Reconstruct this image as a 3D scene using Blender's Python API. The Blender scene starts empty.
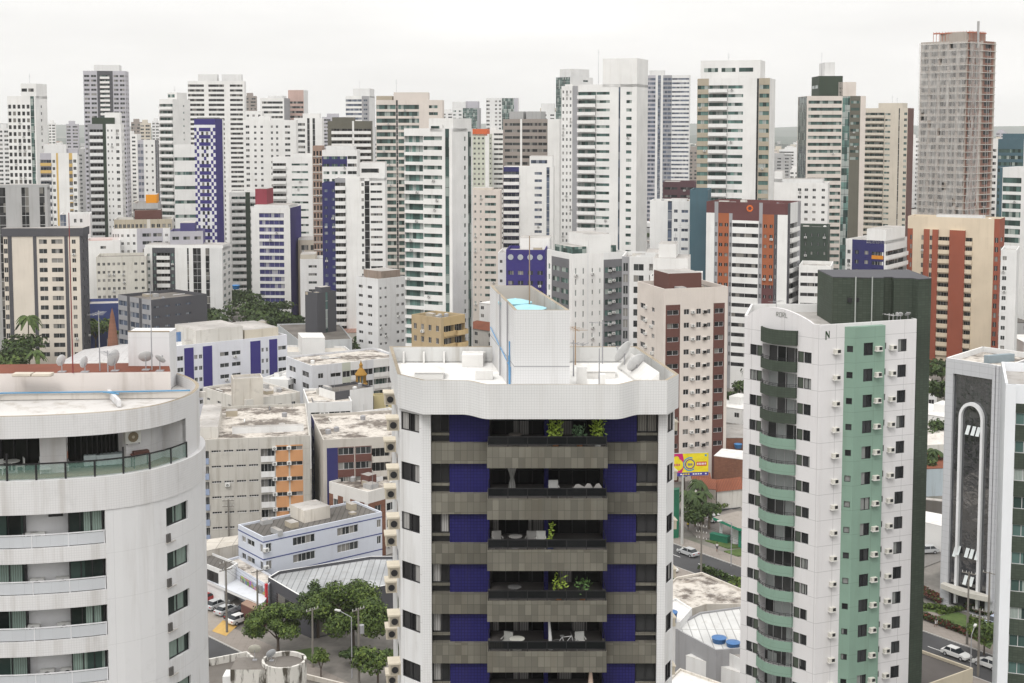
import bpy, math, random
from mathutils import Vector, Matrix
random.seed(7)
SC = bpy.context.scene
COL = SC.collection
R = math.radians
# ------------------------------------------------------------------ camera, sky, sun, exposure
F = 1350.0
PITCH = R(4.6)
CY = 231.0           # row of the optical axis: the lens is shifted down, as its nearly upright verticals show
CAMZ = 80.0
cam_d = bpy.data.cameras.new('camera')
cam = bpy.data.objects.new('camera', cam_d)
COL.objects.link(cam)
cam.location = (0, 0, CAMZ)
cam.rotation_euler = (R(90) - PITCH, 0, 0)
cam_d.sensor_width = 36
cam_d.lens = F * 36 / 1024
cam_d.shift_y = -(341.5 - CY) / 1024
cam_d.clip_start = 0.5
cam_d.clip_end = 40000
SC.camera = cam

SUN_EL, SUN_AZ = 52, 200          # azimuth clockwise from +Y (north): behind the camera, slightly to its left
world = bpy.data.worlds.new('World')
SC.world = world
world.use_nodes = True
wn = world.node_tree
wn.nodes.clear()
def N(nt, t, **kw):
    n = nt.nodes.new(t)
    for k, v in kw.items():
        setattr(n, k, v)
    return n
wo = N(wn, 'ShaderNodeOutputWorld')
sky = N(wn, 'ShaderNodeTexSky', sky_type='NISHITA')
sky.sun_disc = False
sky.sun_elevation = R(SUN_EL)
sky.sun_rotation = R(SUN_AZ)
sky.air_density = 1.0
sky.dust_density = 3.0
bg = N(wn, 'ShaderNodeBackground')
bg.inputs['Strength'].default_value = 0.10
wn.links.new(sky.outputs[0], bg.inputs['Color'])
tc = N(wn, 'ShaderNodeTexCoord')
sep = N(wn, 'ShaderNodeSeparateXYZ')
wn.links.new(tc.outputs['Generated'], sep.inputs[0])
mr = N(wn, 'ShaderNodeMapRange')                     # overcast luminance rises towards the zenith
mr.inputs['From Min'].default_value = 0.0
mr.inputs['From Max'].default_value = 1.0
mr.inputs['To Min'].default_value = .96
mr.inputs['To Max'].default_value = 1.8
wn.links.new(sep.outputs['Z'], mr.inputs['Value'])
mp = N(wn, 'ShaderNodeMapping')
mp.inputs['Scale'].default_value = (2.6, 2.6, 15.0)
wn.links.new(tc.outputs['Generated'], mp.inputs['Vector'])
nz = N(wn, 'ShaderNodeTexNoise')
nz.inputs['Scale'].default_value = 1.3
nz.inputs['Detail'].default_value = 5
nz.inputs['Roughness'].default_value = 0.5
wn.links.new(mp.outputs[0], nz.inputs['Vector'])
mr2 = N(wn, 'ShaderNodeMapRange')
mr2.inputs['From Min'].default_value = 0.32
mr2.inputs['From Max'].default_value = 0.68
mr2.inputs['To Min'].default_value = 0.90
mr2.inputs['To Max'].default_value = 1.06
wn.links.new(nz.outputs[0], mr2.inputs['Value'])
mm = N(wn, 'ShaderNodeMath', operation='MULTIPLY')
wn.links.new(mr.outputs[0], mm.inputs[0])
wn.links.new(mr2.outputs[0], mm.inputs[1])
bgc = N(wn, 'ShaderNodeBackground')
bgc.inputs['Color'].default_value = (1.0, 0.988, 0.968, 1)
wn.links.new(mm.outputs[0], bgc.inputs['Strength'])
mx = N(wn, 'ShaderNodeMixShader')
mx.inputs[0].default_value = 0.95
wn.links.new(bg.outputs[0], mx.inputs[1])
wn.links.new(bgc.outputs[0], mx.inputs[2])
wn.links.new(mx.outputs[0], wo.inputs['Surface'])

sun_d = bpy.data.lights.new('sun', 'SUN')
sun_d.energy = 1.35
sun_d.angle = R(18)
sun_d.color = (1.0, 0.975, 0.94)
sun = bpy.data.objects.new('sun', sun_d)
COL.objects.link(sun)
sv = Vector((math.sin(R(SUN_AZ)) * math.cos(R(SUN_EL)), math.cos(R(SUN_AZ)) * math.cos(R(SUN_EL)), math.sin(R(SUN_EL))))
sun.rotation_euler = sv.to_track_quat('Z', 'Y').to_euler()

vs = SC.view_settings
vs.view_transform = 'Standard'
vs.look = 'None'
vs.exposure = 0.04
vs.gamma = 1
vs.use_curve_mapping = False
SC.render.engine = 'CYCLES'
SC.cycles.max_bounces = 5
SC.cycles.diffuse_bounces = 2
SC.cycles.glossy_bounces = 2
SC.cycles.transmission_bounces = 3
SC.cycles.volume_bounces = 1
SC.cycles.transparent_max_bounces = 6
SC.cycles.use_denoising = True
SC.cycles.caustics_reflective = False
SC.cycles.caustics_refractive = False

# ------------------------------------------------------------------ pixel of the photo + distance -> place in the world
cp, sp = math.cos(PITCH), math.sin(PITCH)
def ray(px, py):
    u, v = (px - 512) / F, (CY - py) / F
    return Vector((u, cp + v * sp, v * cp - sp))
def at(px, py, d):
    r = ray(px, py)
    return Vector((0, 0, CAMZ)) + r * (d / r.y)
def G(px, py, z=0.0):
    r = ray(px, py)
    return Vector((0, 0, CAMZ)) + r * ((z - CAMZ) / r.z)

# ------------------------------------------------------------------ materials
MATS = {}
def newmat(key):
    m = bpy.data.materials.new(key)
    m.use_nodes = True
    nt = m.node_tree
    b = nt.nodes['Principled BSDF']
    return m, nt, b
def mixc(nt, fac, a, b, blend='MIX'):
    n = N(nt, 'ShaderNodeMix', data_type='RGBA', blend_type=blend)
    for sock, v in ((n.inputs[0], fac), (n.inputs[6], a), (n.inputs[7], b)):
        if isinstance(v, (int, float)):
            sock.default_value = v
        elif isinstance(v, (tuple, list)):
            sock.default_value = (*v[:3], 1)
        else:
            nt.links.new(v, sock)
    return n.outputs[2]
def mrange(nt, val, a, b, c=0.0, d=1.0):
    n = N(nt, 'ShaderNodeMapRange')
    nt.links.new(val, n.inputs['Value'])
    for s, v in zip(('From Min', 'From Max', 'To Min', 'To Max'), (a, b, c, d)):
        n.inputs[s].default_value = v
    return n.outputs[0]
def noise(nt, scale, detail=3, vec=None, sc=None, rough=0.5):
    t = N(nt, 'ShaderNodeTexNoise')
    t.inputs['Scale'].default_value = scale
    t.inputs['Detail'].default_value = detail
    t.inputs['Roughness'].default_value = rough
    src = vec
    if src is None:
        src = N(nt, 'ShaderNodeTexCoord').outputs['Object']
    if sc:
        m = N(nt, 'ShaderNodeMapping')
        m.inputs['Scale'].default_value = sc
        nt.links.new(src, m.inputs['Vector'])
        src = m.outputs[0]
    nt.links.new(src, t.inputs['Vector'])
    return t.outputs[0]
def paint(col, dirt=0.35, tile=None, joint=0.0, rough=0.7, mott=0.08, spec=0.15, tint=(0.30, 0.27, 0.23), tv=0.0):
    """painted or rendered wall: mottling, rain streaks, optional tiles (w, h, joint darkening)"""
    key = ('paint', col, dirt, tile, joint, rough, mott, tint, tv)
    if key in MATS:
        return MATS[key]
    m, nt, b = newmat('wall_paint')
    tcn = N(nt, 'ShaderNodeTexCoord')
    obj = tcn.outputs['Object']
    n1 = noise(nt, 0.13, 3, obj)
    c = mixc(nt, mrange(nt, n1, 0.3, 0.7), tuple(x * (1 - mott) for x in col), tuple(min(0.9, x * (1 + mott * .6)) for x in col))
    if tile:
        bt = N(nt, 'ShaderNodeTexBrick')
        nt.links.new(tcn.outputs['UV'], bt.inputs['Vector'])
        bt.offset = 0.0
        bt.inputs['Scale'].default_value = 1.0
        bt.inputs['Brick Width'].default_value = tile[0]
        bt.inputs['Row Height'].default_value = tile[1]
        bt.inputs['Mortar Size'].default_value = tile[2]
        bt.inputs['Mortar Smooth'].default_value = 0.3
        bt.inputs['Color1'].default_value = (1 - tv, 1 - tv, 1 - tv, 1)
        bt.inputs['Color2'].default_value = (1, 1, 1, 1)
        j = 1 - joint
        bt.inputs['Mortar'].default_value = (j, j, j, 1)
        c = mixc(nt, 1.0, c, bt.outputs['Color'], 'MULTIPLY')
    if dirt > 0:
        n2 = noise(nt, 1.0, 4, obj, (0.9, 0.9, 0.07), 0.65)
        c = mixc(nt, mrange(nt, n2, 0.52, 0.82, 0, dirt), c, tuple(col[i] * tint[i] * 1.4 + tint[i] * 0.12 for i in range(3)))
        n3 = noise(nt, 0.5, 5, obj, None, 0.7)
        c = mixc(nt, mrange(nt, n3, 0.58, 0.85, 0, dirt * 0.8), c, tuple(x * 0.55 for x in col))
    nt.links.new(c, b.inputs['Base Color'])
    b.inputs['Roughness'].default_value = rough
    b.inputs['Specular IOR Level'].default_value = spec
    MATS[key] = m
    return m
def flat(col, rough=0.6, metal=0.0, spec=0.4):
    key = ('flat', col, rough, metal)
    if key in MATS:
        return MATS[key]
    m, nt, b = newmat('plain_surface')
    n1 = noise(nt, 1.7, 3)
    c = mixc(nt, mrange(nt, n1, 0.3, 0.7), tuple(x * 0.88 for x in col), tuple(min(1, x * 1.05) for x in col))
    nt.links.new(c, b.inputs['Base Color'])
    b.inputs['Roughness'].default_value = rough
    b.inputs['Metallic'].default_value = metal
    b.inputs['Specular IOR Level'].default_value = spec
    MATS[key] = m
    return m
def glass(dark=(0.015, 0.018, 0.02), alt=(0.06, 0.066, 0.066), curtain=(0.32, 0.31, 0.29), p=0.25, cell=(1.2, 3.0), rough=0.08, q=0.2, mull=None):
    """window glass over a dark room: every pane draws its own tone, some have curtains"""
    key = ('glass', dark, alt, curtain, p, cell, q, mull)
    if key in MATS:
        return MATS[key]
    m, nt, b = newmat('window_glass')
    tcn = N(nt, 'ShaderNodeTexCoord')
    oi = N(nt, 'ShaderNodeObjectInfo')
    dv = N(nt, 'ShaderNodeVectorMath', operation='DIVIDE')
    nt.links.new(tcn.outputs['UV'], dv.inputs[0])
    dv.inputs[1].default_value = (cell[0], cell[1], 1)
    fl = N(nt, 'ShaderNodeVectorMath', operation='FLOOR')
    nt.links.new(dv.outputs[0], fl.inputs[0])
    wnz = N(nt, 'ShaderNodeTexWhiteNoise', noise_dimensions='4D')
    nt.links.new(fl.outputs[0], wnz.inputs['Vector'])
    mu = N(nt, 'ShaderNodeMath', operation='MULTIPLY')
    nt.links.new(oi.outputs['Random'], mu.inputs[0])
    mu.inputs[1].default_value = 91.7
    nt.links.new(mu.outputs[0], wnz.inputs['W'])
    v = wnz.outputs['Value']
    c = mixc(nt, mrange(nt, v, 0.0, 1.0 - p), dark, alt)
    gt = N(nt, 'ShaderNodeMath', operation='GREATER_THAN')
    nt.links.new(v, gt.inputs[0])
    gt.inputs[1].default_value = 1 - p
    # folds of the curtain, their shade put in as darker colour bands
    wv = N(nt, 'ShaderNodeTexWave', wave_type='BANDS', bands_direction='X')
    wv.inputs['Scale'].default_value = 2.2
    wv.inputs['Distortion'].default_value = 1.5
    nt.links.new(tcn.outputs['UV'], wv.inputs['Vector'])
    cc = mixc(nt, wv.outputs[0], tuple(x * .55 for x in curtain), curtain)
    c = mixc(nt, gt.outputs[0], c, cc)
    if mull:
        bt = N(nt, 'ShaderNodeTexBrick')
        nt.links.new(tcn.outputs['UV'], bt.inputs['Vector'])
        bt.offset = 0.0
        bt.inputs['Scale'].default_value = 1.0
        bt.inputs['Brick Width'].default_value = mull[0]
        bt.inputs['Row Height'].default_value = mull[1]
        bt.inputs['Mortar Size'].default_value = mull[2]
        c = mixc(nt, bt.outputs['Fac'], c, mull[3])
    nt.links.new(c, b.inputs['Base Color'])
    b.inputs['Roughness'].default_value = rough
    b.inputs['Specular IOR Level'].default_value = q
    MATS[key] = m
    return m
WHITE = paint((0.78, 0.775, 0.76), 0.22)
WHITE2 = paint((0.72, 0.72, 0.715), 0.3)
WHITET = paint((0.74, 0.745, 0.755), 0.18, (0.9, 0.6, 0.02), 0.18)
OLDW = paint((0.62, 0.60, 0.56), 0.75)
GREYC = paint((0.40, 0.40, 0.40), 0.45)
CREAM = paint((0.68, 0.62, 0.54), 0.25)
PINKC = paint((0.66, 0.60, 0.55), 0.25)
BEIGE = paint((0.58, 0.53, 0.45), 0.3)
TAN = paint((0.42, 0.37, 0.29), 0.3)
OLIVE = paint((0.13, 0.125, 0.10), 0.3)
TAUPE = paint((0.30, 0.265, 0.24), 0.3)
CHAR = paint((0.085, 0.085, 0.095), 0.3)
DGREY = paint((0.16, 0.16, 0.17), 0.3)
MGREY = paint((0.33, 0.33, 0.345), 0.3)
LAV = paint((0.46, 0.45, 0.49), 0.3)
NAVY = paint((0.035, 0.035, 0.13), 0.2)
PURP = paint((0.045, 0.036, 0.18), 0.2)
DGREEN = paint((0.045, 0.062, 0.045), 0.3)
MINT = paint((0.24, 0.44, 0.33), 0.25)
BROWN = paint((0.13, 0.06, 0.05), 0.3)
ORANGE = paint((0.34, 0.11, 0.05), 0.3)
REDB = paint((0.30, 0.085, 0.05), 0.3)
TEALW = paint((0.07, 0.13, 0.16), 0.3)
ROOFG = paint((0.42, 0.40, 0.38), 0.9, mott=0.3)
ROOFD = paint((0.17, 0.155, 0.14), 0.8, mott=0.4)
ROOFW = paint((0.74, 0.73, 0.71), 0.5, mott=0.12)
GL = glass()
GLG = glass((0.015, 0.028, 0.024), (0.10, 0.17, 0.155), (0.40, 0.46, 0.43), 0.25)
GLT = glass((0.02, 0.04, 0.037), (0.15, 0.26, 0.235), (0.45, 0.5, 0.48), 0.3)
GLB = glass((0.03, 0.04, 0.06), (0.13, 0.16, 0.22), (0.3, 0.32, 0.36), 0.2)
GLD = glass((0.010, 0.011, 0.012), (0.05, 0.05, 0.052), (0.25, 0.24, 0.22), 0.18)
FRW = flat((0.6, 0.6, 0.6), 0.4)
FRB = flat((0.02, 0.02, 0.022), 0.4)
RAILG = glass((0.20, 0.27, 0.25), (0.36, 0.45, 0.42), (0.5, 0.55, 0.53), 0.1)

# ------------------------------------------------------------------ mesh helpers
class MB:
    """collects quads; build() links them as ONE mesh object with metre UVs"""
    def __init__(s):
        s.v, s.f, s.mi, s.mats, s.uv = [], [], [], [], []
    def mat(s, m):
        if m not in s.mats:
            s.mats.append(m)
        return s.mats.index(m)
    def face(s, pts, m, uv=None):
        i = len(s.v)
        s.v.extend([tuple(p) for p in pts])
        s.f.append(tuple(range(i, i + len(pts))))
        s.mi.append(s.mat(m))
        s.uv.append(uv)
    def box(s, x0, x1, y0, y1, z0, z1, m, top=None, bottom=True):
        a = [(x0, y0, z0), (x1, y0, z0), (x1, y1, z0), (x0, y1, z0), (x0, y0, z1), (x1, y0, z1), (x1, y1, z1), (x0, y1, z1)]
        for q in ((0, 1, 5, 4), (1, 2, 6, 5), (2, 3, 7, 6), (3, 0, 4, 7)):
            s.face([a[k] for k in q], m)
        s.face([a[k] for k in (4, 5, 6, 7)], top or m)
        if bottom:
            s.face([a[k] for k in (3, 2, 1, 0)], m)
    def obox(s, c, t, w, dep, z0, z1, m, top=None):
        """box from corner c along t (unit 2D) by w and inward by dep"""
        n = Vector((-t[1], t[0]))
        c = Vector(c[:2]); t = Vector(t[:2])
        s.prism([c, c + t * w, c + t * w + n * dep, c + n * dep], z0, z1, m, top)
    def prism(s, poly, z0, z1, m, top=None, bottom=True, topface=True):
        n = len(poly)
        for i in range(n):
            p, q = poly[i], poly[(i + 1) % n]
            s.face([(p[0], p[1], z0), (q[0], q[1], z0), (q[0], q[1], z1), (p[0], p[1], z1)], m)
        if topface:
            s.face([(p[0], p[1], z1) for p in poly], top or m)
        if bottom:
            s.face([(p[0], p[1], z0) for p in reversed(poly)], m)
    def tube(s, p, q, r0, r1, m, n=8, caps=True):
        p, q = Vector(p), Vector(q)
        ax = (q - p).normalized()
        u = ax.orthogonal().normalized()
        w = ax.cross(u)
        A = [p + (u * math.cos(2 * math.pi * k / n) + w * math.sin(2 * math.pi * k / n)) * r0 for k in range(n)]
        B = [q + (u * math.cos(2 * math.pi * k / n) + w * math.sin(2 * math.pi * k / n)) * r1 for k in range(n)]
        for k in range(n):
            s.face([A[k], A[(k + 1) % n], B[(k + 1) % n], B[k]], m)
        if caps:
            s.face(list(reversed(A)), m)
            s.face(B, m)
    def lathe(s, c, prof, m, n=14, a0=0, a1=2 * math.pi):
        """profile of (radius, z) round a vertical axis at c"""
        c = Vector(c)
        for i in range(len(prof) - 1):
            (r0, z0), (r1, z1) = prof[i], prof[i + 1]
            for k in range(n):
                t0, t1 = a0 + (a1 - a0) * k / n, a0 + (a1 - a0) * (k + 1) / n
                P = lambda r, z, t: c + Vector((r * math.cos(t), r * math.sin(t), z))
                if r1 < 1e-5:
                    s.face([P(r0, z0, t0), P(r0, z0, t1), P(r1, z1, t0)], m)
                elif r0 < 1e-5:
                    s.face([P(r0, z0, t0), P(r1, z1, t1), P(r1, z1, t0)], m)
                else:
                    s.face([P(r0, z0, t0), P(r0, z0, t1), P(r1, z1, t1), P(r1, z1, t0)], m)
    def mesh(s, name):
        me = bpy.data.meshes.new(name)
        me.from_pydata(s.v, [], s.f)
        for m in s.mats:
            me.materials.append(m)
        me.polygons.foreach_set('material_index', s.mi)
        uvl = me.uv_layers.new(name='UVMap')
        buf = []
        for f, uv in zip(s.f, s.uv):
            P = [Vector(s.v[i]) for i in f]
            nrm = (P[1] - P[0]).cross(P[2] - P[0])
            if abs(nrm.z) > 0.7 * (nrm.length + 1e-12):
                for p in P:
                    buf += [p.x, p.y]
            else:
                t = Vector((-nrm.y, nrm.x, 0))
                t = t.normalized() if t.length > 1e-9 else Vector((1, 0, 0))
                for p in P:
                    buf += [p.dot(t), p.z]
        uvl.data.foreach_set('uv', buf)
        me.update()
        return me
    def build(s, name, parent=None, smooth=False, loc=None):
        me = s.mesh(name)
        if smooth:
            me.polygons.foreach_set('use_smooth', [True] * len(me.polygons))
        o = bpy.data.objects.new(name, me)
        COL.objects.link(o)
        if parent is not None:
            o.parent = parent
        if loc is not None:
            o.location = loc
        return o
def tag(o, label=None, cat=None, group=None, kind=None):
    for k, v in (('label', label), ('category', cat), ('group', group), ('kind', kind)):
        if v:
            o[k] = v
    return o
def thing(name, label, cat, loc, rz=0.0, group=None):
    o = bpy.data.objects.new(name, None)
    o.empty_display_size = 0.5
    COL.objects.link(o)
    o.location = loc
    o.rotation_euler = (0, 0, rz)
    return tag(o, label, cat, group)
def put(name, me, parent, mat=None):
    o = bpy.data.objects.new(name, me)
    COL.objects.link(o)
    o.parent = parent
    if mat is not None:
        o.matrix_local = mat
    return o
def copy_tree(src, loc, rz=0.0, label=None, group=None, scale=None):
    """a copy of a thing with copies of its parts and sub-parts"""
    r = src.copy(); COL.objects.link(r)
    r.location = loc; r.rotation_euler = (0, 0, rz)
    if scale: r.scale = scale
    if label: r['label'] = label
    if group: r['group'] = group
    for ch in src.children:
        c = ch.copy(); COL.objects.link(c); c.parent = r
        for g in ch.children:
            d = g.copy(); COL.objects.link(d); d.parent = c
    return r

# ------------------------------------------------------------------ facade pieces (mesh cache shared by all buildings)
CACHE = {}
def win_mesh(w, h, gm, fm, panes, rec, sim=False):
    """window unit: x along the wall, y inward, z up, origin at the lower left corner of its opening"""
    key = ('win', round(w, 2), round(h, 2), gm, fm, panes, round(rec, 2), sim)
    if key in CACHE:
        return CACHE[key]
    b = MB()
    y = rec
    if sim:
        b.face([(0, y, 0), (w, y, 0), (w, y, h), (0, y, h)], gm)
        if panes > 1:
            for k in range(1, panes):
                x = w * k / panes
                b.box(x - .035, x + .035, y - .05, y - .004, 0, h, fm, bottom=False)
    else:
        f = 0.055
        b.face([(f, y, f), (w - f, y, f), (w - f, y, h - f), (f, y, h - f)], gm)
        b.box(0, f, y - .07, y + .02, 0, h, fm)
        b.box(w - f, w, y - .07, y + .02, 0, h, fm)
        b.box(f, w - f, y - .07, y + .02, 0, f, fm)
        b.box(f, w - f, y - .07, y + .02, h - f, h, fm)
        for k in range(1, panes):
            x = w * k / panes
            b.box(x - .03, x + .03, y - .06, y + .015, f, h - f, fm)
    CACHE[key] = b.mesh('window')
    return CACHE[key]
def balc_mesh(w, po, ph, th, pm, rail=None, rm=None, curve=0.0, low=0.0):
    """balcony: slab + parapet protruding po from the wall; z=0 is the floor level of the storey; low = how far the front hangs below"""
    key = ('balc', round(w, 2), po, ph, th, pm, rail, rm, curve, low)
    if key in CACHE:
        return CACHE[key]
    b = MB()
    if curve:
        n = 8
        pts = []
        for k in range(n + 1):
            t = k / n
            pts.append((w * t, -po - curve * math.sin(math.pi * t)))
        outer = [(0, 0.02)] + pts + [(w, 0.02)]
        for i in range(len(outer) - 1):
            p, q = outer[i], outer[i + 1]
            b.face([(p[0], p[1], -low), (q[0], q[1], -low), (q[0], q[1], ph), (p[0], p[1], ph)], pm)
            b.face([(q[0], q[1] + .12, 0), (p[0], p[1] + .12, 0), (p[0], p[1] + .12, ph), (q[0], q[1] + .12, ph)], pm)
            b.face([(p[0], p[1], ph), (q[0], q[1], ph), (q[0], q[1] + .12, ph), (p[0], p[1] + .12, ph)], pm)
            if rail:
                for z in (ph + rail * .5, ph + rail):
                    b.tube((p[0], p[1] + .06, z), (q[0], q[1] + .06, z), .03, .03, rm, 4, False)
                b.tube((p[0], p[1] + .06, ph), (p[0], p[1] + .06, ph + rail), .025, .025, rm, 4, False)
        b.face([(p[0], p[1], -low) for p in reversed(outer)], pm)
        b.face([(p[0], p[1] + .1, 0.0) for p in outer], ROOFG)
    else:
        b.box(0, w, -po, 0.0, -max(low, 0.12), 0, pm)
        b.box(0, w, -po, -po + .12, 0, ph, pm)
        if po > .3:
            b.box(0, .12, -po + .12, 0, 0, ph, pm)
            b.box(w - .12, w, -po + .12, 0, 0, ph, pm)
        if rail:
            b.box(0, w, -po + .03, -po + .08, ph + rail - .05, ph + rail, rm)
            b.box(0, w, -po + .04, -po + .07, ph, ph + rail - .05, RAILG if rm is not FRB else GLD)
    CACHE[key] = b.mesh('balcony')
    return CACHE[key]
def ac_mesh(w=.85, h=.6, d=.55, cream=False):
    key = ('ac', w, h, d, cream)
    if key in CACHE:
        return CACHE[key]
    b = MB()
    c = flat((0.62, 0.56, 0.46), .6) if cream else flat((0.66, 0.66, 0.64), .5)
    b.box(-w / 2, w / 2, -d, 0, 0, h, c)
    b.tube((0.0, -d - .012, h / 2), (0.0, -d - .002, h / 2), h * .36, h * .36, FRB, 10)
    b.tube((0.0, -d - .024, h / 2), (0.0, -d - .014, h / 2), h * .15, h * .15, c, 8)
    if not cream:
        b.box(-w / 2 + .05, -w / 2 + .1, -d, 0, -.12, -.004, FRB)
        b.box(w / 2 - .1, w / 2 - .05, -d, 0, -.12, -.004, FRB)
    CACHE[key] = b.mesh('air_conditioner')
    return CACHE[key]

def hole_wall(b, O, t, nrm, s0, s1, z0, z1, holes, m, off, rec, jm=None):
    """wall strip s0..s1 x z0..z1 in the plane O + s t + off n, with rectangular holes and reveals of depth rec"""
    zs = sorted({z0, z1, *[h[2] for h in holes], *[h[3] for h in holes]})
    xs = sorted({s0, s1, *[h[0] for h in holes], *[h[1] for h in holes]})
    def P(s, z, o=0.0):
        p = O + t * s + nrm * (off - o)
        return (p.x, p.y, z)
    rows = {}
    for h in holes:
        rows.setdefault((h[2], h[3]), []).append(h)
    # horizontal strips between hole rows
    cur = z0
    for (a, c) in sorted(rows):
        if a - cur > 1e-4:
            b.face([P(s0, cur), P(s1, cur), P(s1, a), P(s0, a)], m)
        x = s0
        for h in sorted(rows[(a, c)]):
            if h[0] - x > 1e-4:
                b.face([P(x, a), P(h[0], a), P(h[0], c), P(x, c)], m)
            x = h[1]
            r = h[4] if len(h) > 4 else rec
            j = jm or m
            b.face([P(h[0], a), P(h[0], a, r), P(h[0], c, r), P(h[0], c)], j)
            b.face([P(h[1], a, r), P(h[1], a), P(h[1], c), P(h[1], c, r)], j)
            b.face([P(h[0], a), P(h[1], a), P(h[1], a, r), P(h[0], a, r)], j)
            b.face([P(h[0], c, r), P(h[1], c, r), P(h[1], c), P(h[0], c)], j)
        if s1 - x > 1e-4:
            b.face([P(x, a), P(s1, a), P(s1, c), P(x, c)], m)
        cur = c
    if z1 - cur > 1e-4:
        b.face([P(s0, cur), P(s1, cur), P(s1, z1), P(s0, z1)], m)

def pl(fr, m=None, o=0.0, **k): return dict(f=fr, k='p', m=m, o=o, **k)
def wi(fr, n=1, ww=.7, wh=1.3, sill=1.0, m=None, g=None, fm=None, panes=2, o=0.0, r=.18, **k):
    return dict(f=fr, k='w', n=n, ww=ww, wh=wh, sill=sill, m=m, g=g, fm=fm, panes=panes, o=o, r=r, **k)
def ba(fr, m=None, g=None, pm=None, po=.7, ph=1.0, r=1.2, o=0.0, wh=2.25, ww=1.0, rail=None, rm=None, curve=0.0, low=.25, panes=4, jm=None, **k):
    return dict(f=fr, k='b', m=m, g=g, pm=pm, po=po, ph=ph, r=r, o=o, wh=wh, ww=ww, rail=rail, rm=rm, curve=curve, low=low, panes=panes, jm=jm, **k)
def gs(fr, g=None, m=None, o=0.0, **k): return dict(f=fr, k='g', g=g, m=m, o=o, **k)

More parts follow.
